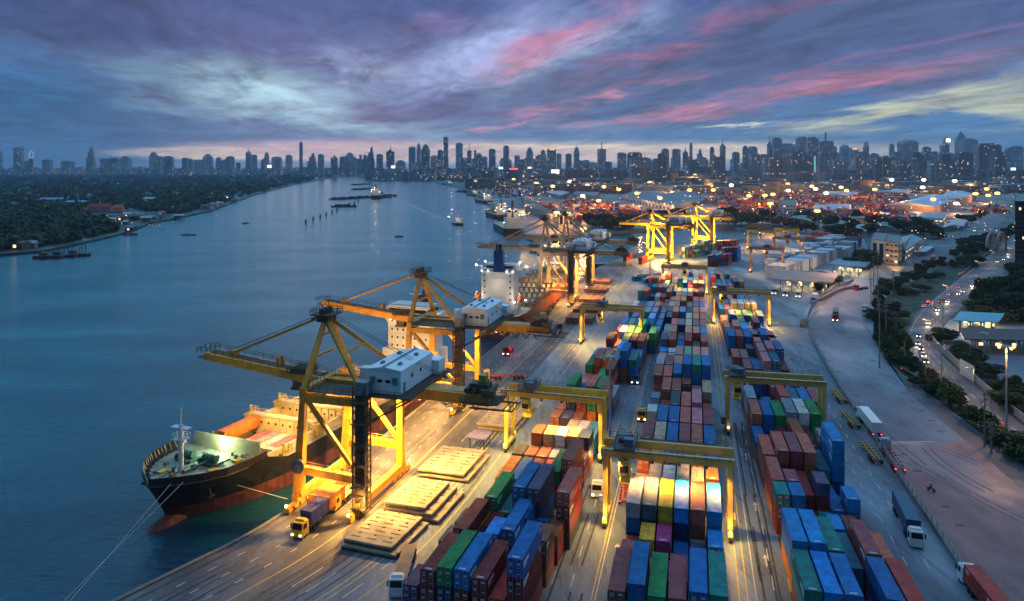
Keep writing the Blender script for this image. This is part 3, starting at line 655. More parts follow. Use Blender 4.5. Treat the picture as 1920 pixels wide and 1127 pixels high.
far_rows(Rt, 217.5, 26, 4, 0, 6, 2, 3)
# which of them show largest: roofs, and faces that the stack in front leaves open
fronts = {}
for s in STACK: fronts.setdefault((s['o'], s['col']), {}).setdefault(s['row'], []).append(s['h'])
for s in STACK:
    rows = fronts[(s['o'], s['col'])]; ahead = [r for r in rows if r < s['row']]
    cover = 0
    if ahead:
        r = max(ahead); cover = max(rows[r]) if s['row'] - r == 1 else 0
    Y = max(60, s['p'][1]); a = 0.0
    if s['top']: a += s['len'] * 2.44 * (H - s['h']) / Y
    vis = max(0.0, min(1.0, (s['h'] - cover + .8) / 2.6)); a += 2.44 * 2.6 * vis
    y1 = YH + F * (H - s['h']) / Y
    if y1 > 1140: a *= .3
    s['score'] = a / Y ** 2
STACK.sort(key=lambda s: -s['score'])
SIDE = {'left block': 'quayside block', 'middle block': 'middle block', 'right block': 'fenceside block'}
n_single = 268
for s in STACK[:n_single]:
    lab = '%s %scontainer, %s of %s stack from left, %s row of %s' % (PAL[s['ch']][1], 'short ' if s['kk'] == 20 else '', s['pos'].replace(' from top', ' down') if 'from' in s['pos'] else s['pos'], ORD[s['col'] + 1], ORD[s['row']] if s['row'] < 20 else nth(s['row']), SIDE[s['o']])
    put_container(s['p'], s['rz'], s['ch'], s['kk'], s['hh'], lab, 'containers in the ' + SIDE[s['o']], s['doors'], s['p'][1] < 260)
# the rest: hidden lower tiers and the far rows, one mass with a paint per colour
def box_mass(items, name):
    b = MB(); ks = sorted(set(i[5] for i in items)); ms = []
    for k in ks: ms.append(mat('container_' + PAL[k][1].replace(' ', '_'), PAL[k][0], .5, .35, .5))
    for (x, y, z, rz, kk, ch, hh) in items:
        L = 12.19 if kk == 40 else 6.06; ca, sa = math.cos(rz), math.sin(rz); hgt = 2.9 if hh else 2.59
        b.box((x + ca * L / 2, y + sa * L / 2, z + hgt / 2 - .03), (L, 2.42, hgt - .07), rz, ks.index(ch))
    return struct(b.build(name, ms), 'stuff')
box_mass([(*s['p'], s['rz'], s['kk'], s['ch'], s['hh']) for s in STACK[n_single:]], 'stacked_containers')
print('containers', len(STACK), 'single', NC[0])
# ------------------------------------------------------------------ ship-to-shore cranes
def sts(label, org, th, body_rgb, house_rgb, key, G=15.8, hs=9.7, zg=22.6, za=37.5, out=31.0, tip_up=3.6, back=25.0, detail=True, house_far=True):
    cy = mat('crane_steel_' + key, body_rgb, .5, .35, .35, bump=.15, bscale=3); dk = mat('crane_rusty_steel', (.085, .06, .04), .7, .5, .8); ho = mat('house_paint_' + key, house_rgb, .45, .12, .3)
    ro = mat('house_roof_grey', (.12, .2, .22), .6, .2, .5); gl = mat('dark_glass', (.012, .014, .02), .12, .1); cab = mat('cable_black', (.02, .02, .022), .6, .2); lit = glow('flood_lens', (1, .72, .3), 26)
    hose = mat('pale_hose', (.55, .5, .42), .6, .2)
    rz = math.pi / 2 - th
    t = thing('quay_crane', label, 'crane', org, rz, 'ship-to-shore cranes on the quay')
    zt = zg + .4
    for x in (-hs, hs):
        MB().bar((x, 0, 2.6), (x, 0, zt), 1.5, 1.5, w2=1.3, h2=1.3).build('leg', cy, t)
        MB().bar((x, G, 2.6), (x, G - 1.2, zt), 1.6, 2.0, w2=1.2, h2=1.2).build('leg', cy, t)
        m = MB().bar((x, .7, 7.0), (x, G - .9, 7.6), 1.1, 1.5); m.rail([(x - .5, 1, 7.8), (x - .5, G - 1, 8.4)], r=.08); m.build('tie_beam', cy, t)
        MB().bar((x, G - 1.9, zt - 1), (x, .6, 8.2), .75, .75).build('brace', cy, t)
        MB().bar((x, .5, zg - .2), (x, G - 1.8, zg - .2), 1.0, 1.5).build('portal_beam', cy, t)
    for y in (0, G):
        MB().bar((-hs - 1.6, y, 2.1), (hs + 1.6, y, 2.1), 1.3, 1.6).build('sill_beam', cy, t)
        for x in (-hs, hs):
            m = MB(); 
            for k in range(4): m.bb(x - 4.4 + k * 2.2, x - 2.8 + k * 2.2, y - .5, y + .5, .35, 1.25); m.tube((x - 3.6 + k * 2.2, y - .25, .42), (x - 3.6 + k * 2.2, y + .25, .42), .4, n=10, m=1)
            m.bar((x - 4, y, 1.28), (x + 4, y, 1.28), .7, .5); m.build('bogie', [cy, dk], t)
    for y, z in ((0, zg), (G - 1.2, zg)): MB().bar((-hs - .6, y, z + .9), (hs + .6, y, z + .9), 1.5, 2.0).build('cross_beam', cy, t)
    # girder over the quay and the boom over the ship
    g = MB()
    for x in (-1.9, 1.9): g.bar((x, G + 1, zg + .9), (x, -back, zg + .1), .9, 2.1)
    for k in range(9): g.bar((-1.9, G - k * 4.8, zg + .3), (1.9, G - k * 4.8, zg + .3), .4, .5)
    g.bb(-1.5, 1.5, -back, G, zg + 1.3, zg + 1.42); g.build('girder', cy, t)
    ends = []
    b = MB(); tip = Vector((0, G + out, zg + .9 + tip_up)); hin = Vector((0, G + .4, zg + .9))
    for x in (-1.7, 1.7): b.bar(hin + Vector((x, 0, 0)), tip + Vector((x, 0, 0)), .95, 1.9, w2=.9, h2=1.5)
    for k in range(8): p = hin.lerp(tip, k / 7); b.bar(p - Vector((1.7, 0, .3)), p + Vector((1.7, 0, -.3)), .35, .5)
    b.bar(tip - Vector((2.3, 0, 0)), tip + Vector((2.3, 0, 0)), 1.5, 1.6)
    bo = b.build('boom', cy, t)
    w = MB(); p, q = hin + Vector((0, 0, .98)), tip + Vector((0, 0, .95)); w.bar(p, q, 2.1, .12)
    for x in (-2.3, 2.3): w.rail([hin + Vector((x, 0, .9)), tip + Vector((x, 0, .8))], 1.1, 2.2, .09)
    w.rail([tip + Vector((-2.3, 0, .8)), tip + Vector((2.3, 0, .8)), tip + Vector((2.3, 2.6, .8)), tip + Vector((-2.3, 2.6, .8)), tip + Vector((-2.3, 0, .8))], 1.2, 1.2, .1); w.bb(-2.3, 2.3, tip.y, tip.y + 2.6, tip.z - .3, tip.z - .15)
    w.build('walkway', dk, bo)
    p = hin.lerp(tip, .37)
    for x in (-1.2, .4): MB().bb(x, x + .8, p.y - .5, p.y + .5, p.z + .8, p.z + 3.0, tx=.15, ty=.2).build('stay_bracket', cy, bo)
    p = hin.lerp(tip, .8); MB().bb(-1.1, 1.1, p.y - .8, p.y + .8, p.z + .8, p.z + 2.2, tx=.2, ty=.2).build('stay_bracket', cy, bo)
    # A-frame with its head platform
    a = MB(); ap = Vector((0, G - 1.0, za)); 
    for x in (-hs, hs): a.bar((x, G - 1.2, zt + 1), ap + Vector((.06 * x, 0, 0)), 1.15, 1.15, w2=.85, h2=.85)
    for z in (.42, .72):
        p1 = Vector((-hs, G - 1.2, zt + 1)).lerp(ap, z); p2 = Vector((hs, G - 1.2, zt + 1)).lerp(ap, z); a.bar(p1, p2, .4, .5)
    a.build('apex_frame', cy, t)
    a = MB()
    for x in (-1, 1): a.bar(ap + Vector((x * .8, 0, -.6)), (x * hs * .92, 0, zt + 1.6), .8, .8)
    a.bar((-hs * .5, G * .45, zg + 1.9 + (za - zg) * .42), (hs * .5, G * .45, zg + 1.9 + (za - zg) * .42), .4, .4); a.build('back_frame', cy, t)
    a = MB(); a.bb(-2.6, 2.6, ap.y - 2.2, ap.y + 2.8, za + .2, za + .45); a.rail([(-2.6, ap.y - 2.2, za + .45), (2.6, ap.y - 2.2, za + .45), (2.6, ap.y + 2.8, za + .45), (-2.6, ap.y + 2.8, za + .45), (-2.6, ap.y - 2.2, za + .45)], 1.2, 1.2, .1)
    for x in (-1.4, 0, 1.4): a.tube((x - .3, ap.y + .4, za + 1.0), (x + .3, ap.y + .4, za + 1.0), .75, n=12)
    a.bb(-2, 2, ap.y - 1, ap.y + 1.6, za - 1.2, za + .25); a.bar((.4, ap.y, za + .4), (.4, ap.y, za + 3.2), .12); a.bar((-2.2, ap.y + 2.6, za - .6), (2.2, ap.y + 2.6, za - .6), .3)
    hp = a.build('head_platform', dk, t)
    for x in (-1.2, 1.2): MB().bar((x, ap.y, za + .2), hin.lerp(tip, .8) + Vector((x, 0, 1.4)), .38, .5).build('forestay', cy, t)
    m = MB()
    for x in (-.5, .5): m.tube((x, ap.y, za + .8), hin.lerp(tip, .86) + Vector((x, 0, 1.5)), .07, n=5)
    for x in (-.6, .6): m.tube((x, ap.y, za + .6), (x, -back * .72, zg + 2), .06, n=5)
    m.build('rope', cab, t)
    # machinery house
    hy0, hy1, hx0, hx1, hz0, hz1 = -8.4, -.9, -8.3, 7.9, zg + 1.7, zg + 6.6
    m = MB(); m.bb(hx0, hx1, hy0, hy1, hz0, hz1 - .1); ym = (hy0 + hy1) / 2
    m.add([(hx0 - .15, hy0 - .15, hz1 - .098), (hx1 + .15, hy0 - .15, hz1 - .098), (hx1 + .15, ym, hz1 + .5), (hx0 - .15, ym, hz1 + .5), (hx0 - .15, hy1 + .15, hz1 - .098), (hx1 + .15, hy1 + .15, hz1 - .098)],
          [(0, 1, 2, 3), (3, 2, 5, 4), (0, 3, 4), (1, 5, 2), (0, 4, 5, 1)])
    m.bb(hx1 + .004, hx1 + 3.6, hy0 - 1.6, hy0 + 3.0, hz0, hz1 - 1.9)
    hh = m.build('machinery_house', ho, t)
    m = MB(); m.bb(hx0 - .1, hx1 + .1, ym - .32, ym + .32, hz1 + .44, hz1 + .56); m.build('roof_ridge', ro, hh)
    for (fx, fy) in ((.22, .24), (.22, .76), (.72, .24), (.72, .76)):
        x = hx0 + (hx1 - hx0) * fx; y = hy0 + (hy1 - hy0) * fy; MB().bb(x - .6, x + .6, y - .35, y + .35, hz1 + .1, hz1 + .65, tx=.1, ty=.1).build('roof_vent', ro, hh)
    for y in (ym + .35, ym - 1.45): MB().bb(hx0 - .03, hx0 + .02, y, y + 1.1, hz0 + 2.2, hz0 + 2.8).build('window', gl, hh)
    for y in (ym + 1.9, ym - 3.0): MB().bb(hx0 - .45, hx0 + .02, y, y + 1.0, hz0 + 2.1, hz0 + 3.4).build('ac_unit', ro, hh)
    for x in (hx0 + 5, hx0 + 9.5): MB().bb(x, x + .9, hy0 - .03, hy0 + .02, hz0 + 2.2, hz0 + 3.0).build('window', gl, hh)
    MB().bb(hx0 + 1.2, hx0 + 2.2, hy0 - .04, hy0 + .02, hz0 + .1, hz0 + 2.2).build('door', ro, hh)
    m = MB(); m.bb(hx0 - 1.5, hx1 + 4.6, hy0 - 2.6, hy1 + 1.4, hz0 - .5, hz0 - .2)
    m.rail([(hx0 - 1.5, hy1 + 1.2, hz0 - .2), (hx0 - 1.5, hy0 - 2.5, hz0 - .2), (hx1 + 4.6, hy0 - 2.5, hz0 - .2), (hx1 + 4.6, hy1, hz0 - .2)], 1.1, 1.5, .08)
    for x in (hx0, 0, hx1): m.bar((x, hy0 - 2.4, hz0 - .7), (x, hy1 + 1.3, hz0 - .7), .4, .5); m.bar((x, hy0 - 2.2, hz0 - .8), (x, -2, zg - 4), .4, .4)
    m.build('house_platform', dk, t)
    # lift and stair tower round the near landside leg
    m = MB(); X = -hs - .2; 
    for sx in (-1.3, 1.3):
        for sy in (-1.3, 1.3): m.bar((X + sx, sy - .6, 1.0), (X + sx, sy - .6, zg + 3.5), .28)
    k = 2.0; i = 0
    while k < zg + 2:
        for (a_, b_) in (((-1.3, -1.9), (1.3, -1.9)), ((1.3, -1.9), (1.3, .7)), ((1.3, .7), (-1.3, .7)), ((-1.3, .7), (-1.3, -1.9))):
            m.bar((X + a_[0], a_[1], k), (X + b_[0], b_[1], k), .16); m.bar((X + a_[0], a_[1], k), (X + b_[0], b_[1], k + 2.1), .12)
        if i % 2 == 0: m.bb(X - 2.4, X - 1.2, -2.2, 0.8, k, k + .1); m.rail([(X - 2.4, -2.2, k), (X - 2.4, .8, k)], 1.1, 1.0, .07)
        k += 2.1; i += 1
    m.bb(X - .9, X + .9, -1.6, .4, 1.2, zg + 3.2); m.build('lift_tower', dk, t)
    MB().bb(X - 1.2, X + 1.2, -2.2, 0.2, zg + 1.8, zg + 4.4).build('lift_cabin', mat('lift_grey', (.2, .22, .25), .5, .2), t)
    # cable reel on the waterside leg
    m = MB(); c = Vector((-hs - .9, G - .4, 8.6)); m.tube(c, c + Vector((-.35, 0, 0)), 1.55, n=24); m.tube(c + Vector((.1, 0, 0)), c + Vector((-.5, 0, 0)), .6, n=14)
    for k in range(12): m.bar(c + Vector((-.4, 0, 0)), c + Vector((-.4, 1.5 * math.cos(k * math.pi / 6), 1.5 * math.sin(k * math.pi / 6))), .08)
    m.build('cable_reel', mat('reel_grey', (.11, .14, .18), .5, .2, metal=.3), t)
    # trolley, driver's cab and end machinery
    m = MB(); m.bb(-2.6, 2.6, G + 3, G + 7.5, zg + 2.2, zg + 2.6); m.bb(-2.2, 2.2, G + 3.6, G + 6.8, zg - 1.4, zg - .9); m.rail([(-2.6, G + 3, zg + 2.6), (2.6, G + 3, zg + 2.6), (2.6, G + 7.5, zg + 2.6), (-2.6, G + 7.5, zg + 2.6), (-2.6, G + 3, zg + 2.6)], 1.0, 1.1, .08)
    for x in (-2.1, 1.9): m.bb(x, x + .2, G + 4, G + 6.4, zg - 1, zg + 2.3)
    for k in range(5): m.bb(-2.4, 2.4, G + 3.2 + k * .85, G + 3.5 + k * .85, zg + 2.6, zg + 3.3)
    tr = m.build('trolley', dk, t)
    m = MB(); m.bb(1.2, 3.2, G + 1.2, G + 3.4, zg - 3.2, zg - .8); MB().bb(1.18, 3.22, G + 2.4, G + 3.43, zg - 2.8, zg - 1.2).build('window', gl, m.build('operator_cab', ho, t))
    m = MB(); y0 = -back; m.bb(-3.2, 3.2, y0 - 2, y0 + 6, zg - .4, zg - .2); m.bb(-1.6, 1.2, y0 + .5, y0 + 4.5, zg + 1.2, zg + 3.2); m.bb(-3.0, -1.9, y0 - 1, y0 + 1.4, zg + 1.0, zg + 2.4)
    for k in range(4): m.tube((-2.6, y0 + k * 1.6, zg + 2.0), (2.6, y0 + k * 1.6, zg + 2.0), .55, n=9)
    m.rail([(-3.2, y0 + 6, zg - .2), (-3.2, y0 - 2, zg - .2), (3.2, y0 - 2, zg - .2), (3.2, y0 + 6, zg - .2)], 1.1, 1.1, .09)
    for k in range(3): m.bar((-3.4, y0 - 3 - k * 1.0, zg - 1.2), (3.4, y0 - 3 - k * 1.0, zg - 1.2), .2); 
    m.bar((-2.8, y0 - 5, zg - 1.3), (-2.8, y0 + 4, zg - 1.3), .3); m.bar((2.8, y0 - 5, zg - 1.3), (2.8, y0 + 4, zg - 1.3), .3)
    m.build('end_machinery', dk, t)
    m = MB(); m.bb(-.9, .9, y0 + 1.2, y0 + 2.8, zg + 3.3, zg + 4.8); m.build('motor_cover', mat('olive_cover', (.35, .3, .06), .5, .2), t)
    # hanging festoon hoses
    for (ya, n_, dd) in ((-2, 4, 2.4), (-12.5, 3, 3.0)):
        m = MB()
        for k in range(n_):
            for x, s in ((2.7, 1.0), (2.3, .75)):
                a_ = Vector((x, ya - k * 3.2, zg - .6)); pts = [a_ + Vector((0, -3.2 * i / 8, -dd * s * 4 * (i / 8) * (1 - i / 8))) for i in range(9)]; m.path(pts, .085, 5)
        m.build('festoon_hose', hose if ya > -12 else cab, t)
    m = MB(); m.bb(-3.2, -.9, 1.8, 3.4, zg + 2.6, zg + 5.0); m.build('electrical_cabinet', ho, t)
    m = MB(); m.bb(-hs, 0, 1, G - 2, zg + 1.1, zg + 1.2); m.rail([(-hs + .4, 1, zg + 1.3), (-hs + .4, G - 3, zg + 1.3)], 1.1, 1.5, .08)
    m.rail([(-hs + .6, G - 2.0, zg + 2), (hs - .6, G - 2.0, zg + 2)], 1.1, 1.5, .08); m.rail([(-hs + .6, .8, zg + 2), (hs - .6, .8, zg + 2)], 1.1, 1.5, .08); m.build('upper_walkway', dk, t)
    # floodlights
    for (x, y) in ((-4, G - 2.5), (4, G - 2.5), (-4, 3), (4, 3), (0, -9)):
        m = MB(); m.bb(x - .4, x + .4, y - .3, y + .3, zg - 1.5, zg - .9); f = m.build('floodlight', dk, t); MB().bb(x - .34, x + .34, y - .26, y + .26, zg - 1.53, zg - 1.502).build('lens', lit, f)
    for (x, y) in ((-hs - 4.6, G), (hs + 4.6, 0), (-hs - 4.6, 0)):
        MB().ball((x, y, 1.9), .3, n=8, k=5).build('warning_lamp', glow('bogie_lamp', (1, .75, .35), 7), t)
    t['rot'] = rz; return t
def crane_pt(t, x, y, z):
    a = t['rot']; ca, sa = math.cos(a), math.sin(a); return Vector((t.location.x + x * ca - y * sa, t.location.y + x * sa + y * ca, z))
def crane_lights(t, G, zg, k, pts=None):
    for (x, y, aim, p, sz) in pts or ((-4, 3, (-7, 5), 1.0, 120), (4, 3, (8, 5), 1.2, 125), (-4, G - 2.5, (-3, G + 16), .12, 80), (4, G - 2.5, (9, G + 16), .14, 80), (0, -9, (-2, -11), .7, 130)):
        lamp(crane_pt(t, x, y, zg - 1.9), k * p, WARM, crane_pt(t, *aim, 0), sz)
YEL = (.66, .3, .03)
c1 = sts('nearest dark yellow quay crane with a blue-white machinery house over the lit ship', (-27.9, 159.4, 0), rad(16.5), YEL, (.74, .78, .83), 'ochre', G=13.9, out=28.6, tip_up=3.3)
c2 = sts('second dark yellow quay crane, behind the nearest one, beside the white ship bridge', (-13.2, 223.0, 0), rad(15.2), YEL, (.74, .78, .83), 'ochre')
c3 = sts('brownish quay crane beside the red container ship with blue funnel', (31.5, 383, 0), rad(15.5), (.44, .28, .16), (.74, .78, .83), 'brown', zg=26, za=43, out=34, tip_up=.6, back=27)
c4 = sts('brownish quay crane at the basin corner, behind the crane over the red ship', (46, 437, 0), rad(15.5), (.44, .28, .16), (.74, .78, .83), 'brown', zg=26, za=42, out=34, tip_up=.6, back=27)
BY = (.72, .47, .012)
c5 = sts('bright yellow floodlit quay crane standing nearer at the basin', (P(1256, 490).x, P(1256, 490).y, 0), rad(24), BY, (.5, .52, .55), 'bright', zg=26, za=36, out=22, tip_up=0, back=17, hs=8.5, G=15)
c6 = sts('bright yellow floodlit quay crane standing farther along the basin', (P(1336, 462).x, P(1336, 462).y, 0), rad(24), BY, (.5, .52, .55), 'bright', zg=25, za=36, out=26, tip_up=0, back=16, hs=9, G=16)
crane_lights(c1, 13.9, 22.6, 78000)
lamp(crane_pt(c1, 9, 1, 20), 130000, WARM, crane_pt(c1, 24, 1, 0), 100); lamp(crane_pt(c1, 9, -6, 20), 60000, WARM, crane_pt(c1, 20, -10, 0), 100); lamp(crane_pt(c2, -9, 1, 20), 90000, WARM, crane_pt(c2, -22, 2, 0), 95)
crane_lights(c2, 15.8, 22.6, 30000); crane_lights(c3, 15.8, 26, 52000); crane_lights(c4, 15.8, 26, 42000)
for c, zg in ((c5, 26), (c6, 25)):
    crane_lights(c, 15, zg, 90000); 
    for (x, y, z) in ((-13, 7, 9), (-11, -8, 14), (-12, 18, 20), (0, 8, zg + 5)): lamp(crane_pt(c, x, y, z), 22000, WARM)
for c, e in ((c1, 9000), (c2, 4000), (c3, 8000)):
    lamp(crane_pt(c, 3, 5, 14), e * .5, WARM); lamp(crane_pt(c, -13, 10.5, 4.5), e * .12, WARM); lamp(crane_pt(c, -12.5, -2.5, 3.6), e * .3, WARM)

# ------------------------------------------------------------------ yard gantries on rubber tyres
def rtg(label, corner, th, rgb, key, span=23.3, base=6.6, zt=15.2, lights=9000, trolley=.16, detail=True):
    lights *= .85
    cy = mat('gantry_paint_' + key, rgb, .5, .22, .4, bump=.1); dk = mat('crane_rusty_steel', (.085, .06, .04), .7, .5, .8); tyre = mat('tyre_rubber', (.018, .018, .02), .85, .2); gl = mat('dark_glass', (.012, .014, .02), .12, .1)
    gy = mat('machine_grey', (.1, .12, .14), .5, .4, 2); rz = math.pi / 2 - th
    t = thing('yard_gantry', label, 'gantry crane', corner, rz, 'rubber tyred yard gantries')     # local x along the rows, local -y across to the right
    for y in (0, -span):
        for x in (.4, base - .4): MB().bar((x, y, 1.9), (x, y, zt - 1.4), .95, .75, w2=1.2, h2=.9).build('leg', cy, t)
        s = MB().bar((-.9, y, 1.6), (base + .9, y, 1.6), .9, .8).build('sill_beam', cy, t)
        for x in (-.3, 1.5, base - 1.5, base + .3):
            m = MB().tube((x, y - .28, .78), (x, y + .28, .78), .78, n=14); m.tube((x, y - .3, .78), (x, y + .3, .78), .3, n=8, m=1); m.build('wheel', [tyre, gy], t)
    for x, h in ((.4, 1.5), (base - .4, 1.5)): MB().bar((x, .9, zt - .7), (x, -span - .9, zt - .7), .8, h).build('girder', cy, t)
    m = MB()
    for x in (-.3, base + .3): m.bb(x - .35, x + .35, -span, 0, zt - .02, zt + .05); m.rail([(x, 0, zt + .05), (x, -span, zt + .05)], 1.0, 2.0, .07)
    m.build('walkway', dk, t)
    yt = -span * trolley; m = MB(); m.bb(-.6, base + .6, yt - 2.0, yt + 2.0, zt + .12, zt + .5)
    m.bb(.6, 2.4, yt - 1.6, yt + .2, zt + .5, zt + 2.0); m.tube((3.0, yt - 1.4, zt + 1.1), (3.0, yt + 1.4, zt + 1.1), .65, n=12); m.bb(3.9, 5.4, yt - .6, yt + 1.5, zt + .5, zt + 1.7); m.tube((5.9, yt - 1.2, zt + .9), (5.9, yt + 1, zt + .9), .4, n=10)
    m.rail([(-.6, yt - 2, zt + .5), (base + .6, yt - 2, zt + .5), (base + .6, yt + 2, zt + .5), (-.6, yt + 2, zt + .5), (-.6, yt - 2, zt + .5)], 1.1, 1.1, .09); m.build('trolley', gy, t)
    c = MB(); c.bb(-1.2, .8, yt - 1.0, yt + 1.0, zt - 4.2, zt - 1.7); cb = c.build('operator_cab', cy, t); MB().bb(-1.24, .3, yt - .8, yt + .8, zt - 3.7, zt - 2.5).build('window', gl, cb)
    m = MB(); zs = zt - 6.2; m.bb(.3, 6.3, yt - 1.0, yt + 1.0, zs, zs + .5); m.bb(1.9, 4.7, yt - .8, yt + .8, zs + .5, zs + 1.2)
    for x in (1.6, 5.0):
        for y in (-.7, .7): m.tube((x, yt + y, zs + .5), (x, yt + y, zt), .05, n=4)
    m.build('spreader', mat('spreader_yellow', (.6, .42, .03), .5, .3, 1), t)
    m = MB(); m.bb(1.6, base - 1.6, .5, 1.7, 2.1, 4.0); m.build('power_box', gy, t)
    m = MB(); m.bb(1.8, base - 1.8, -span - 1.1, -span - .5, 2.1, 3.4); m.build('cable_drum_box', cy, t)
    m = MB(); m.path([(-.1, -span - .55, zt - 1.5), (-.1, -span - .75, 9), (-.1, -span - .55, 8), (-.1, -span - .55, 2.2)], .07, 5); m.build('cable', dk, t)
    for x, y in ((-.6, 0), (-.6, -span), (base + .6, -span), (base + .6, 0)): MB().ball((x - .5 if x < 0 else x + .5, y, 2.3), .27, n=8, k=5).build('lamp', glow('bogie_lamp', (1, .75, .35), 7), t)
    for y in (-4, -9, -14, -19):
        MB().bb(-.35, -.02, y - .3, y + .3, zt - 1.9, zt - 1.45).build('floodlight', dk, t)
    t['rot'] = rz
    if lights:
        for y, p in ((-2.5, 1), (-9, .8), (-15, .8), (-21, 1)): lamp(crane_pt(t, -1.2, y, zt - 1.7), lights * p, WARM, crane_pt(t, -5, y, 0), 125)
        for y in (-2.5, -20.5): lamp(crane_pt(t, base + 1.2, y, zt - 1.7), lights * .7, WARM, crane_pt(t, base + 5, y, 0), 120)
        for x, y in ((-1.9, .2), (-1.9, -span)): lamp(crane_pt(t, x, y, 2.6), lights * .06, WARM)
    return t
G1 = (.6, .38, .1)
def at_block(o, th, u, v=0.0):
    return o + Vector((math.sin(th), math.cos(th), 0)) * u + Vector((math.cos(th), -math.sin(th), 0)) * v
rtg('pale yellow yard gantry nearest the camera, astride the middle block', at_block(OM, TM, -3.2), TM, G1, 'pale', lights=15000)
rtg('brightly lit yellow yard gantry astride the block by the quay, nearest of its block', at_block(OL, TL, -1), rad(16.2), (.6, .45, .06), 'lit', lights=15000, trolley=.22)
rtg('pale yellow yard gantry astride the block by the fence, nearest of its block', at_block(OR_, TR, -.5), TR, G1, 'pale', lights=0, trolley=.1)
rtg('pale yellow yard gantry farther back astride the block by the quay', (27.0, 293.4, 0), rad(16.2), G1, 'pale', lights=16000, trolley=.33)
rtg('pale yellow yard gantry farther back astride the block by the fence', (89.6, 331, 0), TR, G1, 'pale', lights=16000, trolley=.15)
rtg('pale yellow yard gantry at the far end of the middle block', (83.2, 411.8, 0), TM, G1, 'pale', lights=15000, trolley=.5)
for i, (x, y, s, k, lab) in enumerate(((1407, 512, 20, 0, 'pinkish yard gantry, nearest of the group beside the white containers'), (1450, 487, 20, 0, 'pinkish yard gantry behind another, beside the white containers'),
                                     (1401, 468, 21, 9000, 'small floodlit yellow yard gantry near the basin end, left of its twin'), (1452, 463, 19, 9000, 'small floodlit yellow yard gantry near the basin end, right of its twin'))):
    p = P(x, y); rtg(lab, (p.x, p.y, 0), rad(26), (.42, .2, .12) if i < 2 else BY, 'pink' if i < 2 else 'bright', span=s, zt=17 if i < 2 else 16, lights=k or 5000, trolley=.5)
# ------------------------------------------------------------------ ships
hullk = mat('hull_black', (.016, .015, .017), .45, .75, .9, stretch=(1, 1, .1), bump=.15, bscale=.7); hullr = mat('hull_red_lead', (.085, .025, .023), .65, .65, .8, stretch=(1, 1, .12), bump=.2, bscale=1.5); deckm = mat('deck_paint', (.36, .33, .24), .65, .4, .3)
cream = mat('ship_cream', (.55, .47, .3), .6, .3, .25); shipw = mat('ship_white', (.6, .6, .6), .5, .12, .2); dkglass = mat('dark_glass', (.012, .014, .02), .12, .1); holdm = mat('hold_dark', (.1, .085, .06), .8, .4, .4)
redhull = mat('hull_orange_red', (.42, .07, .03), .55, .35, .12); decklamp = glow('deck_lamp', (1, .9, .7), 14); orange = mat('lifeboat_orange', (.7, .14, .03), .5, .1)
def hull(name, par, L, b, z_wl, z_deck, z_fc, mats, band=3.6, bulb=True, fc=.14, sheer=1.0, bl=.74):
    """local x runs from the stern (0) to the bow (L); the hull is a loft of stations with flare, deck step and bulb"""
    st = []
    for t in [0, .02, .06, .12, .2, .35, .5, .62, .7, .76, .82, .87, .91, .945, .97, .99, 1.0]:
        wd = b * (1 - max(0, (t - bl) / (1 - bl)) ** (2.3 if bl < .8 else 3.0)) * (1 - .12 * max(0, (.06 - t) / .06)); ww = b * (1 - max(0, min(1, (t - .7) / .245)) ** 1.9) * (1 - .5 * max(0, (.12 - t) / .12) ** 1.5)
        zd = z_fc if t >= 1 - fc else z_deck
        st.append((t * L, max(.25, wd), max(.12, ww), zd))
    m = MB(); ring = []
    for (x, wd, ww, zd) in st:
        xw = min(x, L * .945); pts = []
        for s in (1, -1):
            xs = x
            pts.append([(xs, s * wd, zd), (xs - (x - xw) * .25, s * (wd * .8 + ww * .2), zd * .62 + (z_wl + band) * .38), (x - (x - xw) * .62, s * (wd * .3 + ww * .7), z_wl + band), (xw, s * ww, z_wl - .2), (xw, s * ww * .8, z_wl - 3)])
        ring.append(pts)
    for i in range(len(ring) - 1):
        for s in (0, 1):
            a, c = ring[i][s], ring[i + 1][s]
            for k in range(4):
                q = [a[k], c[k], c[k + 1], a[k + 1]] if s == 1 else [a[k + 1], c[k + 1], c[k], a[k]]
                m.add(q, [(0, 1, 2, 3)], 0 if k < 2 else 1)
    a = ring[0]; m.add(a[0][:] + a[1][::-1], [tuple(range(10))], 0)
    a = ring[-1]; m.add(a[0][:] + a[1][::-1], [tuple(range(9, -1, -1))], 0)
    h = m.build(name, mats, par, smooth=False)
    if bulb:
        m = MB(); n = 14; prev = None
        for k in range(9):
            t = k / 8; x = L * .88 + t * (L * .12 + .4); r = 2.5 * math.sqrt(max(0.03, 1 - t ** 7)); vs = [(x, .8 * r * math.cos(2 * math.pi * i / n), z_wl - 1.0 + r * .95 * math.sin(2 * math.pi * i / n) + 1.2 * (1 - t)) for i in range(n)]
            b0 = len(m.v); m.add(vs, [])
            if prev is not None: m.f += [(prev + i, b0 + i, b0 + (i + 1) % n, prev + (i + 1) % n) for i in range(n)]; m.m += [0] * n
            prev = b0
        m.f.append(tuple(prev + i for i in range(n))); m.m.append(0); m.build('bulbous_bow', mats[1], par, smooth=True)
    # decks: main, forecastle
    outl = [(x, wd) for (x, wd, ww, zd) in st]
    def strip(x0, x1, z, mm, nm, inset=.0):
        p = [(x, w - inset) for (x, w) in outl if x0 - .01 <= x <= x1 + .01]
        return MB().prism([(x, w) for x, w in p] + [(x, -w) for x, w in p[::-1]], z - .12, z).build(nm, mm, par)
    return h, st, strip
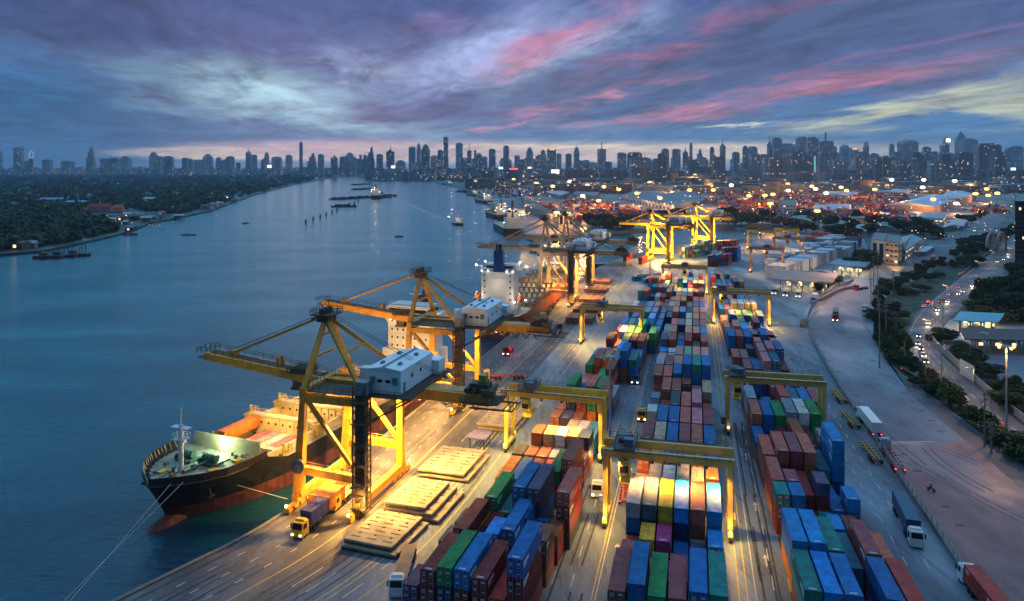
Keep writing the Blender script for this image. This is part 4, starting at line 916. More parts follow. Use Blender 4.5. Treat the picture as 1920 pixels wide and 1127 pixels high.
# --- ship at the quay, bow towards the camera
bow = Vector((-72.4, 148.2, -3)); stern = Vector((-29.0, 256.0, -3)); Ls = (bow - stern).length; d = (bow - stern).normalized()
s1 = thing('container_ship', 'black and red container ship with open lit holds, moored under the nearest quay cranes', 'ship', stern, math.atan2(d.y, d.x))
s1['rot'] = math.atan2(d.y, d.x)
h, st, strip = hull('hull', s1, Ls, 11.9, 0, 7.2, 9.6, [hullk, hullr], band=3.1, fc=.185, bl=.83)
strip(0, Ls * .25, 7.0, deckm, 'main_deck', .15); strip(Ls * .797, Ls * .825, 7.0, deckm, 'main_deck', .15)
for s in (-1, 1):
    e_ = [(x, w) for (x, w, _, _) in st if Ls * .2 <= x <= Ls * .77]; MB().prism([(x, s * (w - .2)) for x, w in e_] + [(x, s * 10.2) for x, w in e_[::-1]], 6.88, 6.997).build('side_deck', deckm, s1)
strip(Ls * .82, Ls, 9.3, mat('forecastle_deck', (.22, .25, .2), .6, .5, .5), 'forecastle_deck', .12)
# bulwark round the bow
m = MB(); bp = [(x, w) for (x, w, _, _) in st if x >= Ls * .815]
for s in (1, -1):
    for a, b in zip(bp, bp[1:]):
        m.bar((a[0], s * a[1], 10.2), (b[0], s * b[1], 10.2), .14, 1.5)
    for a, b in zip(bp, bp[1:]):
        for k in range(4):
            t_ = k / 4; x = a[0] + (b[0] - a[0]) * t_; w = a[1] + (b[1] - a[1]) * t_; m.bar((x, s * (w - .12), 10.8), (x, s * max(.1, w - .9), 9.35), .14, .16, 1)
m.build('bulwark', [hullk, cream], s1)
# foremast
x0 = Ls - 8.5; m = MB(); m.tube((x0, 0, 9.3), (x0, 0, 19), .62, .42, 12); m.tube((x0, 0, 19), (x0, 0, 22.5), .2, .1, 8); m.bb(x0 - 1.2, x0 + 1.2, -1.4, 1.4, 16.0, 16.2); m.rail([(x0 - 1.2, -1.4, 16.2), (x0 + 1.2, -1.4, 16.2), (x0 + 1.2, 1.4, 16.2), (x0 - 1.2, 1.4, 16.2), (x0 - 1.2, -1.4, 16.2)], 1.0, .8, .08)
m.bb(x0 - .8, x0 + .8, -2.2, 2.2, 18.4, 18.55); m.tube((x0, 0, 15.3), (x0, 0, 15.95), .9, 1.1, 12); m.bar((x0 + .5, 0, 9.3), (x0 + .5, 0, 19), .12)
m.build('foremast', mat('mast_white', (.62, .66, .7), .5, .1), s1)
# windlasses, winch drums, bollards, hatches on the forecastle
m = MB()
for (x, y) in ((-13.5, 3.2), (-13.5, -3.2)):
    m = MB(); x += Ls; m.bb(x - 1.4, x + 1.4, y - 2.2, y + 2.2, 9.32, 9.9)
    for k in range(4): m.tube((x, y - 1.8 + k * 1.0, 10.7), (x, y - 1.3 + k * 1.0, 10.7), .85, n=12)
    m.bar((x + 1, y, 10.4), (x + 5.5, y * .5, 9.5), .35)
    for k in range(8): m.tube((x - .9 + k * .3, y - 2.1, 10.3), (x - .9 + k * .3, y - 1.9, 10.3), .5, n=8)
    m.build('windlass', mat('winch_green', (.04, .13, .1), .6, .4, 1), s1)
for k in range(10):
    x = Ls - 2.5 - k * 1.6; w = 11.9 * (1 - max(0, (x / Ls - .83) / .17) ** 3) - 1.7
    for s in (1, -1): b_ = MB(); b_.bb(x - .4, x + 1.0, s * w - .35, s * w + .35, 9.3, 9.42); b_.tube((x, s * w, 9.4), (x, s * w, 10.1), .26, n=8); b_.tube((x + .6, s * w, 9.4), (x + .6, s * w, 10.1), .26, n=8); b_.build('bollard', mat('bollard_dark', (.03, .035, .035), .6, .3), s1)
m = MB()
for (x, y) in ((-5, 2.8), (-6.5, -3.0), (-11, 6.2), (-16, -6.8), (-17, 7.2)): m.bb(Ls + x - .9, Ls + x + .9, y - .7, y + .7, 9.32, 9.75)
m.build('deck_hatch', mat('deck_yellow', (.6, .4, .03), .6, .3), s1)
for s in (-1, 1):
    x_ = Ls * .935; w_ = 9.0; m = MB(); m.bar((x_, s * (w_ - .5), 7.4), (x_, s * (w_ + .1), 5.4), .35, .35); m.bar((x_ - .9, s * (w_ + .1), 5.9), (x_ + .9, s * (w_ + .1), 5.9), .3, .4); m.build('anchor', mat('anchor_black', (.02, .02, .02), .7, .2), s1)
rk = random.Random(3); fit = mat('deck_fitting_grey', (.12, .13, .12), .6, .4, 1); fity = mat('deck_fitting_rust', (.3, .14, .05), .7, .4, 1)
for k in range(26):
    x_ = Ls * rk.uniform(.83, .965); w_ = (11.9 * (1 - max(0, (x_ / Ls - .83) / .17) ** 3) - 2.6) * rk.uniform(-1, 1); m = MB(); h_ = rk.uniform(.5, 1.3)
    if k % 3 == 0: m.tube((x_, w_, 9.3), (x_, w_, 9.3 + h_), .28, .34, 8)
    elif k % 3 == 1: m.bb(x_ - .5, x_ + .5, w_ - .4, w_ + .4, 9.3, 9.3 + h_ * .7, tx=.08, ty=.08)
    else: m.path([(x_, w_, 9.45), (x_ - rk.uniform(2, 5), w_ + rk.uniform(-.6, .6), 9.45)], .11, 6)
    m.build(('deck_vent', 'locker', 'deck_pipe')[k % 3], fity if k % 4 == 0 else fit, s1)
# breakwater behind the foredeck
xb = Ls * .815; MB().add([(xb, 10.2, 7), (xb + 1.6, 0, 7), (xb, -10.2, 7), (xb, -9.2, 12.2), (xb + 1.6, 0, 12.9), (xb, 9.2, 12.2), (xb - .3, 10.2, 7), (xb + 1.3, 0, 7), (xb - .3, -10.2, 7), (xb - .3, -9.2, 12.2), (xb + 1.3, 0, 12.9), (xb - .3, 9.2, 12.2)],
                         [(0, 1, 4, 5), (1, 2, 3, 4), (6, 11, 10, 7), (7, 10, 9, 8), (5, 4, 10, 11), (4, 3, 9, 10), (0, 5, 11, 6), (2, 8, 9, 3)]).build('breakwater', mat('breakwater_buff', (.38, .34, .24), .65, .35, .3), s1)
MB().box((xb + 2.2, 1.2, 12.2), (.5, 1.3, .9)).build('floodlight', glow('green_white_flood', (.72, 1, .55), 60), s1)
# hold coamings, walls with square ports, lashing bridges
bays = [.755, .645, .55, .455, .36, .27]
for i, t_ in enumerate(bays):
    x = Ls * t_; hgt = 9.8 if i else 7.3; m = MB(); w = 9.9; n = 9; pw = 2 * w / n
    for k in range(n):
        y = -w + k * pw; m.bb(x - .35, x + .35, y + .12, y + pw - .12, 4.0, hgt); m.bb(x - .6, x + .6, y - .11, y + .11, 4.0, hgt + .4)
        if k in (0, n - 1): continue
    m.bb(x - .8, x + .8, -w, w, hgt - .1 + .42, hgt + .75); wall = m.build('hold_wall', cream, s1)
    m = MB()
    for k in range(n):
        y = -w + (k + .5) * pw; 
        for z in (5.4, 8.4): 
            if z < hgt - .6: m.bb(x + .34, x + .4, y - .28, y + .28, z - .25, z + .3)
        if i > 1 and k % 3 != 1: m.bb(x + .345, x + .41, y - .6, y + .6, 4.1, 5.0)
    m.build('port', mat('port_dark', (.03, .028, .02), .9, .2), wall)
    m = MB()
    for s in (-1, 1):
        m.bb(x - 1.3, x + 1.3, s * 10.6 - .5, s * 10.6 + .5, 7.0, hgt + .2); m.bb(x - 1.6, x + 1.6, s * 10.3 - 1.0, s * 10.3 + 1.0, hgt + .2, hgt + .5); m.rail([(x - 1.6, s * 10.3 - 1, hgt + .5), (x - 1.6, s * 10.3 + 1, hgt + .5), (x + 1.6, s * 10.3 + 1, hgt + .5)], 1.2, 1.0, .1); m.tube((x, s * 10.3, hgt + .5), (x, s * 10.3, hgt + 2.4), .3, n=8)
    m.rail([(x, -w, hgt + .75), (x, w, hgt + .75)], 1.1, 2, .09); m.build('lashing_bridge', mat('lashing_yellow', (.5, .36, .08), .6, .3, 1), s1)
for s in (-1, 1):
    m = MB(); m.bb(Ls * .25, Ls * .8, s * 9.95 - .25, s * 9.95 + .25, 3.95, 9.0)
    for k in range(26): x = Ls * .25 + k * Ls * .55 / 26; m.bar((x, s * 10.15, 7.0), (x, s * 10.25, 9.0), .25, .2)
    m.build('hatch_coaming', cream, s1)
MB().bb(Ls * .25, Ls * .8, -9.6, 9.6, 3.7, 3.9).build('hold_floor', holdm, s1)
# rails along the deck edge, vents, lockers
m = MB()
for s in (-1, 1): m.rail([(Ls * .1, s * 11.1, 7.0), (Ls * .8, s * 11.1, 7.0)], 1.1, 2.4, .09)
m.build('railing', cream, s1); m = MB()
for k in range(7):
    x = Ls * (.74 - k * .01) if k > 3 else Ls * .76 + k * 1.3
    m.tube((x, -10.2 + (k % 2) * .6, 7), (x, -10.2 + (k % 2) * .6, 8.3), .4, .5, 8)
m.bb(Ls * .8, Ls * .812, -9, -6.6, 7, 8.6); m.build('deck_vent', cream, s1)
# accommodation
m = MB(); xa, xb2 = 3.5, 13.5
m.bb(xa, xb2, -9.5, 9.5, 7, 13); m.bb(xa + .4, xb2 - .8, -7.8, 7.8, 13, 24.2); m.bb(xa + 1.4, xb2 + .2, -7.2, 7.2, 24.2, 27.4); m.bb(xa + 3.6, xb2 - 1.2, -11.4, 11.4, 24.0, 24.5)
for s in (-1, 1): m.bb(xa + 3.8, xb2 - 1.6, s * 10.3 - 1.1, s * 10.3 + 1.1, 24.5, 25.7); m.add([(xa + 4, s * 7.8, 20), (xb2 - 2, s * 7.8, 20), (xb2 - 2, s * 11.2, 24), (xa + 4, s * 11.2, 24), (xa + 4, s * 7.8, 24), (xb2 - 2, s * 7.8, 24)], [(0, 1, 2, 3), (3, 2, 5, 4), (0, 3, 4), (1, 5, 2)])
for z in (15.2, 17.9, 20.6): m.bb(xa + .2, xb2 - .6, -7.95, 7.95, z - .08, z + .08)
acc = m.build('accommodation', shipw, s1)
m = MB(); m.bb(xb2 + .19, xb2 + .26, -6.9, 6.9, 25.3, 26.4)
for s in (-1, 1): m.bb(xa + 2, xb2, s * 7.21 - .03, s * 7.21 + .03, 25.3, 26.4)
for z in (14.2, 16.8, 19.4, 22.2):
    for k in range(7): y = -6.3 + k * 2.1; m.bb(xb2 - .81, xb2 - .76, y - .3, y + .3, z - .35, z + .35)
m.build('window', dkglass, acc)
m = MB(); m.bb(xa + 2.4, xb2 - 1, -7.4, 7.4, 27.4, 27.6); m.rail([(xb2 - 1, -7.2, 27.6), (xb2 - 1, 7.2, 27.6)], 1.1, 1.5, .08); m.tube((xa + 5, 0, 27.6), (xa + 5, 0, 33), .4, .2, 8); m.bb(xa + 4.8, xa + 5.2, -2, 2, 30.4, 30.7); m.bb(xa + 4, xa + 6, -.2, .2, 32, 32.4); m.build('radar_mast', mat('mast_white', (.62, .66, .7), .5, .1), acc)
m = MB(); m.bb(.4, 3.3, -2.2, 2.2, 7, 29.5, tx=.3, ty=.3); m.tube((1.4, -.7, 29.5), (1.4, -.7, 31), .4, n=8); m.tube((1.4, .7, 29.5), (1.4, .7, 31), .4, n=8); m.build('funnel', mat('funnel_red', (.35, .05, .03), .5, .2), s1)
for (x, y, z) in ((xb2, 9.5, 25.9), (xb2, -9.5, 25.9), (xb2 + .3, 6, 23), (xb2 + .3, -6, 23), (Ls * .455, 10.6, 11.8), (Ls * .645, 10.6, 11.8)): MB().ball((x, y, z), .35, n=6, k=4).build('deck_lamp', decklamp, s1)
def sp(s, x, y, z): a = s['rot']; return Vector((s.location.x + x * math.cos(a) - y * math.sin(a), s.location.y + x * math.sin(a) + y * math.cos(a), s.location.z + z))
lamp(sp(s1, Ls * .815 + 3.2, 1.2, 12.2), 1500, (.75, 1, .5)); lamp(sp(s1, Ls * .815 + 4.5, -1, 14.2), 900, (.8, 1, .6))
for x in (.76, .69, .6, .5, .4, .31): lamp(sp(s1, Ls * x, 0, 15), 6000, WARM)
for y in (-9, 9): lamp(sp(s1, xb2 + 4, y, 22), 500, WARM)
lamp(sp(s1, xb2 + 6, 0, 12), 1300, (1, .7, .4))
# containers standing in its forward hold and on deck
CG = 'containers in the holds of the moored ship'
k = 0
for (t_, y, z, c, kk, lab) in ((.70, 8.0, 5.4, 'o', 40, 'orange container highest at the river side of the ship hold'), (.70, 4.2, 2.0, 'u', 40, 'pink container low in the ship hold beside the tall orange one'), (.70, 1.5, 2.0, 'a', 40, 'lavender container low in the ship hold, middle of five'),
                               (.70, -1.2, 2.0, 'w', 40, 'white container low in the ship hold, right of a lavender one'), (.70, -3.9, 2.0, 'u', 40, 'pink container in the ship hold, right of the white one'), (.70, -6.6, 2.0, 'a', 40, 'lavender container in the ship hold nearest the quay, behind the lashing bridge'),
                               (.795, 7.2, 2.0, 'o', 20, 'short orange container behind the bow breakwater, river side'), (.795, 4.3, 2.0, 'a', 20, 'short lavender container behind the bow breakwater between orange ones'), (.795, 1.5, 2.0, 'o', 20, 'short orange container behind the bow breakwater, middle'),
                               (.795, -1.3, 2.0, 'k', 20, 'short brown-orange container behind the bow breakwater beside a lavender one'), (.795, -4.1, 2.0, 'a', 20, 'short lavender container behind the bow breakwater, nearer the quay'), (.795, -6.9, 2.0, 'u', 20, 'short pink container behind the bow breakwater, nearest the quay')):
    if kk == 20: p = sp(s1, Ls * .755 + .75, -y, z + 2.1)
    else: p = sp(s1, Ls * .645 + .7, -y, z + 2.1)
    put_container(p, s1['rot'], c, kk, 0, lab, CG, True, False)
    pass
    k += 1
for i, (a_, b_) in enumerate((((Ls - 4, 5.5, 9.8), P(172, 1127)), ((Ls - 3, 3.5, 9.8), P(190, 1127)))):
    m = MB(); m.tube(sp(s1, *a_), b_ + Vector((-4, -8, .4)), .05, n=4); tag(m.build('mooring_line', mat('rope_white', (.5, .5, .48), .8, .1)), ('left' if i == 0 else 'right') + 'most of two long white mooring lines from the ship bow toward the camera', 'rope', 'mooring lines of the ship')
m = MB()
for w in (0, .5): m.tube(sp(s1, Ls * .9, -8.6 + w, 8.2), P(537 + w * 6, 940) + Vector((0, 0, .5)), .05, n=4)
tag(m.build('mooring_line', mat('rope_white', (.5, .5, .48), .8, .1)), 'white mooring rope from the ship side to the quay edge by the crane leg', 'rope', 'mooring lines of the ship')
# --- red ship behind, stern towards the camera
st2 = Vector((-8.0, 318, -3)); bw2 = st2 + Vector((math.sin(rad(15.6)), math.cos(rad(15.6)), 0)) * 150; d = (bw2 - st2).normalized()
s2 = thing('container_ship', 'red container ship with white stern house and blue funnel, behind the second crane', 'ship', st2, math.atan2(d.y, d.x)); s2['rot'] = math.atan2(d.y, d.x)
h, st, strip = hull('hull', s2, 150, 12, 0, 9.5, 12, [redhull, hullr], band=2.5, bulb=False); strip(0, 150 * .86, 9.3, deckm, 'main_deck', .15); strip(150 * .86, 150, 11.8, deckm, 'forecastle_deck', .15)
m = MB(); m.bb(5, 16, -8, 8, 9.3, 14); m.bb(6, 15, -7.2, 7.2, 14, 27); m.bb(10.5, 16.5, -7, 7, 27, 30); m.bb(12, 15.5, -11.8, 11.8, 27.0, 27.5)
for s in (-1, 1): m.bb(12.2, 15.3, s * 10.8 - 1.2, s * 10.8 + 1.2, 27.5, 28.7)
for z in (16.6, 19.2, 21.8, 24.4): m.bb(5.8, 6.02, -7.3, 7.3, z - .07, z + .07)
acc = m.build('accommodation', shipw, s2)
m = MB()
for z in (15.4, 18, 20.6, 23.2, 25.8):
    for k in range(2): m.bb(5.96, 5.995, -6.2 + k * 11.6, -5.4 + k * 11.6, z - .35, z + .35)
m.bb(16.49, 16.56, -6.6, 6.6, 28.2, 29.3); m.bb(10.44, 10.495, -6.4, 6.4, 28.2, 29.2); m.build('window', dkglass, acc)
m = MB(); m.bb(7.2, 10.2, -2.2, 2.2, 27, 36.5, tx=.25, ty=.25); fn = m.build('funnel', mat('funnel_blue', (.01, .05, .2), .5, .2), s2)
m = MB()
for (y, x) in ((-.9, 8.2), (.9, 8.2), (0, 9.2)): m.tube((x, y, 36.4), (x, y, 39), .45, n=8)
m.build('exhaust_pipe', mat('exhaust_black', (.02, .02, .02), .7, .2), fn)
m = MB(); m.tube((13.5, 0, 30), (13.5, 0, 36), .35, .2, 8); m.bb(13.2, 13.8, -2.5, 2.5, 33, 33.3); m.build('radar_mast', mat('mast_white', (.62, .66, .7), .5, .1), s2)
for s in (-1, 1):
    m = MB(); m.tube((7, s * 9.8, 15.8), (13.5, s * 9.8, 15.8), 1.5, .9, 10); m.tube((7, s * 9.8, 15.8), (5.6, s * 9.8, 15.9), 1.5, .5, 10); m.build('lifeboat', orange, s2, smooth=True)
    m = MB()
    for x in (6.5, 12.5): m.bar((x, s * 8, 9.3), (x, s * 10, 18), .4, .4); m.bar((x, s * 10, 18), (x, s * 9, 18.4), .4, .4)
    m.build('davit', cream, s2)
for i in range(7):
    x = 24 + i * 15; m = MB(); hgt = 13.2; m.bb(x, x + 12.6, -10.2, 10.2, 9.3, 11.0); m.build('hatch_cover', mat('hatch_olive', (.2, .17, .11), .7, .4, .5), s2)
    m = MB()
    for k in range(9): m.bb(x - 1.4, x - .7, -10.6 + k * 2.6, -9.9 + k * 2.6 + .3, 9.3, 13.6)
    m.bb(x - 1.5, x - .6, -11, 11, 13.0, 13.7); m.build('lashing_bridge', mat('hatch_olive', (.2, .17, .11), .7, .4, .5), s2)
m = MB()
for s in (-1, 1):
    for k in range(40): m.bb(22 + k * 2.9, 23.2 + k * 2.9, s * 11.6 - .35, s * 11.6 + .35, 9.3, 11.1)
m.build('bulwark_stay', redhull, s2)
for (x, y, z) in ((6, 7, 27.5), (6, -7, 27.5), (12, 11.6, 29.2), (12, -11.6, 29.2), (5.4, 4, 27.6), (5.4, -4.5, 27.6), (14, 8, 30.6), (14, -8, 30.6), (20, 9, 13), (20, -9, 13), (5, 8, 14.6), (5, -8, 14.6)): MB().ball((x, y, z), .32, n=6, k=4).build('deck_lamp', decklamp, s2)
for (x, y, z, p) in ((0, 0, 22, 900), (3, 9, 17, 700), (3, -9, 17, 700), (20, 0, 16, 2500), (50, 0, 26, 5000), (90, 0, 26, 5000)): lamp(sp(s2, x, y, z), p, (1, .8, .55))
for (x, y, c, n_) in ((120, 6, 'g', 'green'), (120, 2, 'w', 'white'), (120, -3, 'r', 'red')): put_container(sp(s2, x, y, 11.05), s2['rot'], c, 40, 0, n_ + ' container on the bow hatches of the red ship', 'containers on the red ship', False, False)

# --- smaller craft and distant ships
def cargo(label, px, py, ang, L, b, zd, hcol, name='cargo_ship', house_at=.1, lamps=10, cranes=2, house_h=12, wl=-3, deck=None):
    p = P(px, py, wl); s = thing(name, label, 'ship' if name != 'tugboat' else 'tug', (p.x, p.y, wl), ang); s['rot'] = ang
    h, st, strip = hull('hull', s, L, b, 0, zd, zd + L * .015, [hcol, hullr], band=.7, bulb=False); strip(0, L, zd - .1, deck or deckm, 'deck', .2)
    x = L * house_at; m = MB(); m.bb(x - L * .045, x + L * .045, -b * .78, b * .78, zd - .1, zd + house_h * .55); m.bb(x - L * .035, x + L * .03, -b * .6, b * .6, zd + house_h * .55, zd + house_h); m.bb(x - L * .01, x + L * .035, -b * .98, b * .98, zd + house_h * .72, zd + house_h * .8); a = m.build('deckhouse', shipw, s)
    m = MB(); m.bb(x + L * .03, x + L * .03 + .06, -b * .55, b * .55, zd + house_h * .83, zd + house_h * .94); m.bb(x - L * .035 - .06, x - L * .035, -b * .55, b * .55, zd + house_h * .83, zd + house_h * .94); m.build('window', dkglass, a)
    m = MB(); m.tube((x - L * .03, 0, zd), (x - L * .03, 0, zd + house_h * 1.45), b * .16, b * .12, 8); m.build('funnel', mat('funnel_dark', (.05, .05, .06), .6, .2), s)
    m = MB(); m.tube((x, 0, zd + house_h), (x, 0, zd + house_h * 1.5), .25, n=6); m.bar((x, -b * .3, zd + house_h * 1.3), (x, b * .3, zd + house_h * 1.3), .25); m.build('mast', mat('mast_white', (.62, .66, .7), .5, .1), s)
    for k in range(cranes):
        xx = L * (.3 + .55 * k / max(1, cranes - 1)); m = MB(); m.tube((xx, 0, zd), (xx, 0, zd + 9), 1, .8, 8); m.bar((xx, 0, zd + 9), (xx + L * .13, b * .3, zd + 15), .8, .6); m.build('deck_crane', mat('deck_crane_yellow', (.45, .33, .1), .6, .2), s)
        MB().bb(xx + L * .03, xx + L * .13, -b * .7, b * .7, zd - .1, zd + 1.2).build('hatch_cover', mat('hatch_olive', (.2, .17, .11), .7, .4, .5), s)
    for k in range(lamps):
        MB().ball((x + R.uniform(-.06, .09) * L, R.uniform(-.9, .9) * b, zd + R.uniform(.25, 1.05) * house_h), L * .003 + .06, n=6, k=4).build('deck_lamp', decklamp, s)
    if lamps:
        lamp(sp(s, x - L * .1, 0, zd + house_h * .9), 14 * L, (1, .8, .55)); lamp(sp(s, x + L * .12, 0, zd + house_h), 14 * L, (1, .7, .45))
    return s
blk = hullk
UP = math.pi / 2 - rad(14)
cargo('white-housed ship crowded with deck lamps, moored at the river quay beyond the basin', 964, 441, math.pi / 2 + rad(10), 110, 10, 7, blk, house_at=.12, lamps=26, cranes=0, house_h=20)
cargo('lit cargo ship moored next along the far river quay, red lights on its hull', 942, 411, math.pi / 2 + rad(13), 100, 9, 6, hullr, lamps=22, cranes=3, house_h=15)
cargo('smaller lit ship at the far river quay, ahead of the red-hulled one', 917, 382, math.pi / 2 + rad(16), 110, 9, 6, blk, lamps=16, cranes=2, house_h=13)
cargo('black bulk carrier lit with orange lamps, anchored mid-river among barges', 704, 373, math.pi / 2 + rad(6), 150, 12, 8, blk, lamps=20, cranes=4, house_h=17)
cargo('small lit coaster at the far quay beyond the larger ships, nearer one', 893, 368, math.pi / 2 + rad(20), 80, 7, 5, hullr, lamps=12, cranes=1, house_h=10)
cargo('tiny lit vessel moored where the far bank bends, left of the coasters', 846, 347, math.pi / 2 + rad(32), 80, 8, 5, blk, lamps=10, cranes=1, house_h=10)
cargo('farthest lit vessel by the river bend, tiny white house', 800, 339, math.pi / 2 + rad(40), 90, 9, 5, blk, lamps=10, cranes=0, house_h=10)
tug = cargo('small dark tugboat heading down the river, mast lit, with wake behind', 853, 420, -math.pi / 2 + rad(20), 29, 5, 2.6, blk, name='tugboat', house_at=.55, lamps=8, cranes=0, house_h=7)
barge_m = mat('barge_rust', (.05, .035, .03), .8, .4, .5); tarp = mat('barge_tarpaulin', (.03, .035, .04), .9, .3, 1)
def barge(label, px, py, ang, L=45, b=8, cover=True):
    p = P(px, py, -3); s = thing('barge', label, 'barge', (p.x, p.y, -3), ang, 'river barges')
    MB().prism([(-L / 2, -b * .35), (-L * .42, -b / 2), (L * .42, -b / 2), (L / 2, -b * .35), (L / 2, b * .35), (L * .42, b / 2), (-L * .42, b / 2), (-L / 2, b * .35)], -1, 2.2).build('hull', barge_m, s)
    if cover:
        for k in range(2): x = -L * .36 + k * L * .32; MB().add([(x, -b * .42, 2.2), (x + L * .3, -b * .42, 2.2), (x + L * .3, b * .42, 2.2), (x, b * .42, 2.2), (x + 1, -b * .2, 5.0), (x + L * .3 - 1, -b * .2, 5.0), (x + L * .3 - 1, b * .2, 5.0), (x + 1, b * .2, 5.0)], [(4, 5, 6, 7), (0, 1, 5, 4), (1, 2, 6, 5), (2, 3, 7, 6), (3, 0, 4, 7)]).build('hold_cover', tarp, s)
        MB().bb(L * .33, L * .45, -b * .3, b * .3, 2.2, 4.8).build('wheelhouse', mat('barge_house', (.16, .15, .14), .7, .3), s)
    return s
for i, (x, y, L) in enumerate(((634, 374, 40), (652, 373, 42), (668, 372, 44), (683, 371, 44))): barge('dark covered barge, %s from the left in the raft left of the bulk carrier' % ORD[i + 1], x, y, rad(4 + i * 3), L)
for lab, x, y in (('dark barge close behind the bulk carrier on its right side', 727, 368), ('dark barge touching the right flank of the bulk carrier', 716, 371), ('dark barge in the upper raft left of the bulk carrier stern', 668, 347), ('dark barge ahead of the upper raft, near the river bend', 684, 346),
                  ('dark barge in the second raft left of the bulk carrier, left one', 672, 356), ('dark barge in the second raft left of the bulk carrier, right one', 688, 355), ('single dark barge at the end of the line of river piles', 645, 388), ('dark barge moored off the far quay beyond the ships', 868, 360), ('dark barge moored inside another by the far quay', 884, 362), ('dark barge nearest the ships at the far quay', 893, 364)):
    barge(lab, x, y, rad(R.uniform(-6, 10)), 46)
pilem = mat('pile_timber', (.03, .028, .026), .9, .3, 1)
for i, (x, y) in enumerate(((573.5, 419), (587, 413.5), (600.5, 409), (611.5, 404.5), (622.5, 400), (631.5, 396.5), (655, 385), (664.5, 382), (671.5, 379))):
    p = P(x, y, -3); m = MB()
    for a in range(4): m.tube((.8 * math.cos(a * 1.57), .8 * math.sin(a * 1.57), -2), (.45 * math.cos(a * 1.57), .45 * math.sin(a * 1.57), 4.6), .5, n=7)
    m.bb(-1.1, 1.1, -1.1, 1.1, 4.2, 5.0); tag(m.build('mooring_pile', pilem, None, loc=p), 'dark mooring pile in the river, %s from the near end of the line' % ORD[i + 1], 'pile', 'line of mooring piles in the river')
# workboats by the left bank and small longboats
for i, (x, y, L, lab) in enumerate(((92, 484, 22, 'dark dredger with a frame amidships, moored by the left bank'), (118, 482, 24, 'dark work barge with red hull moored beside the dredger'), (146, 480, 20, 'dark work boat at the right end of the moored trio by the left bank'))):
    p = P(x, y, -3); s = thing('work_boat', lab, 'boat', (p.x, p.y, -3), rad(8), 'work boats by the left bank'); MB().prism([(-L / 2, -3), (L * .4, -3.4), (L / 2, 0), (L * .4, 3.4), (-L / 2, 3)], -1, 2).build('hull', hullr if i != 2 else barge_m, s)
    m = MB(); m.bb(-L * .3, -L * .05, -2, 2, 2, 4.6); m.bb(-L * .28, -L * .1, -2.4, 2.4, 4.6, 4.8); m.build('cabin', mat('barge_house', (.16, .15, .14), .7, .3), s)
    m = MB()
    for k in range(3): m.bar((L * (.05 + .12 * k), -1.5, 2), (L * (.05 + .12 * k), 0, 7 + k), .25); m.bar((L * (.05 + .12 * k), 1.5, 2), (L * (.05 + .12 * k), 0, 7 + k), .25)
    m.build('deck_frame', barge_m, s)
for i, (x, y, lab) in enumerate(((243, 441, 'dark longboat moored at the left bank landing'), (354, 441, 'dark longboat crossing near the left bank with thin wake'), (460, 419, 'tiny dark boat alone on the river off the left bank'), (748, 444, 'speck of a dark boat in mid-river below the tug'))):
    p = P(x, y, -3); L = 16 if i < 2 else 9; s = thing('longboat', lab, 'boat', (p.x, p.y, -3), rad(5), 'small river boats')
    MB().prism([(-L / 2, -.7), (0, -1.2), (L / 2, 0), (0, 1.2), (-L / 2, .7)], -.3, .9).build('hull', barge_m, s); MB().bb(-L * .25, L * .1, -.8, .8, 1.6, 1.8).build('canopy', tarp, s)
b_ = P(1136, 500, -3); s = thing('pontoon', 'blue-topped red pontoon moored at the basin corner', 'pontoon', (b_.x, b_.y, -3), rad(15)); MB().bb(-14, 14, -4, 4, -1, 2.4).build('hull', hullr, s); MB().bb(-13.5, 13.5, -3.6, 3.6, 2.4, 2.7).build('deck', mat('pontoon_blue', (.05, .16, .35), .6, .3), s)
# hatch lids of the ships, laid down on the quay
lidm = mat('hatch_lid_cream', (.3, .25, .18), .7, .35, .35, bump=.2, bscale=2); lid_dk = mat('hatch_lid_edge', (.16, .12, .08), .8, .4, .8); lidr = mat('hatch_lid_red', (.3, .1, .07), .7, .4, .4)
def lid(label, ctr, z, L, w, th, m1=None):
    t = thing('hatch_lid', label, 'hatch cover', (ctr.x, ctr.y, z), math.pi / 2 - th, 'hatch covers laid on the quay')
    m = MB(); m.bb(-L / 2, L / 2, -w / 2, w / 2, .45, .8)
    for k in range(4): x = -L / 2 + L * (k + .5) / 4; m.bb(x - L / 8 + .08, x + L / 8 - .08, -w / 2 + .2, w / 2 - .2, .8, .84)
    for k in range(4):
        for j in range(3): x = -L / 2 + L * (k + .5) / 4; y = -w / 2 + w * (j + .5) / 3; m.bb(x - .15, x + .15, y - w * .1, y + w * .1, .838, .9, 1); m.bb(x + L * .1, x + L * .1 + .4, y - .2, y + .2, .838, .98, 1)
    m.build('plate', [m1 or lidm, lid_dk], t); m = MB()
    for k in range(int(L / 1.5)): x = -L / 2 + .4 + k * 1.5; m.bb(x, x + .16, -w / 2 + .1, w / 2 - .1, 0, .45)
    for y in (-w / 2 + .06, 0, w / 2 - .2): m.bb(-L / 2 + .05, L / 2 - .05, y, y + .14, .02, .44)
    m.build('girder_frame', lid_dk, t)
def mid4(q): return sum((P(*a) for a in q), Vector()) / 4
QA = [(640, 1022), (735, 1062), (812, 1000), (716, 958)]
QB = [(715, 965), (818, 995), (872, 932), (778, 908)]
QC = [(778, 905), (868, 925), (925, 850), (838, 835)]
th = rad(19)
for k in range(2): lid(('lower' if k == 0 else 'upper') + ' hatch lid of the stack nearest the camera, cream with dark slots', mid4(QA) + Vector((-.4 * k - .2, .3 * k, 0)), .05 + k * .95, 13.2 - k * .8, 11.2 - 1.4 * k, rad(20))
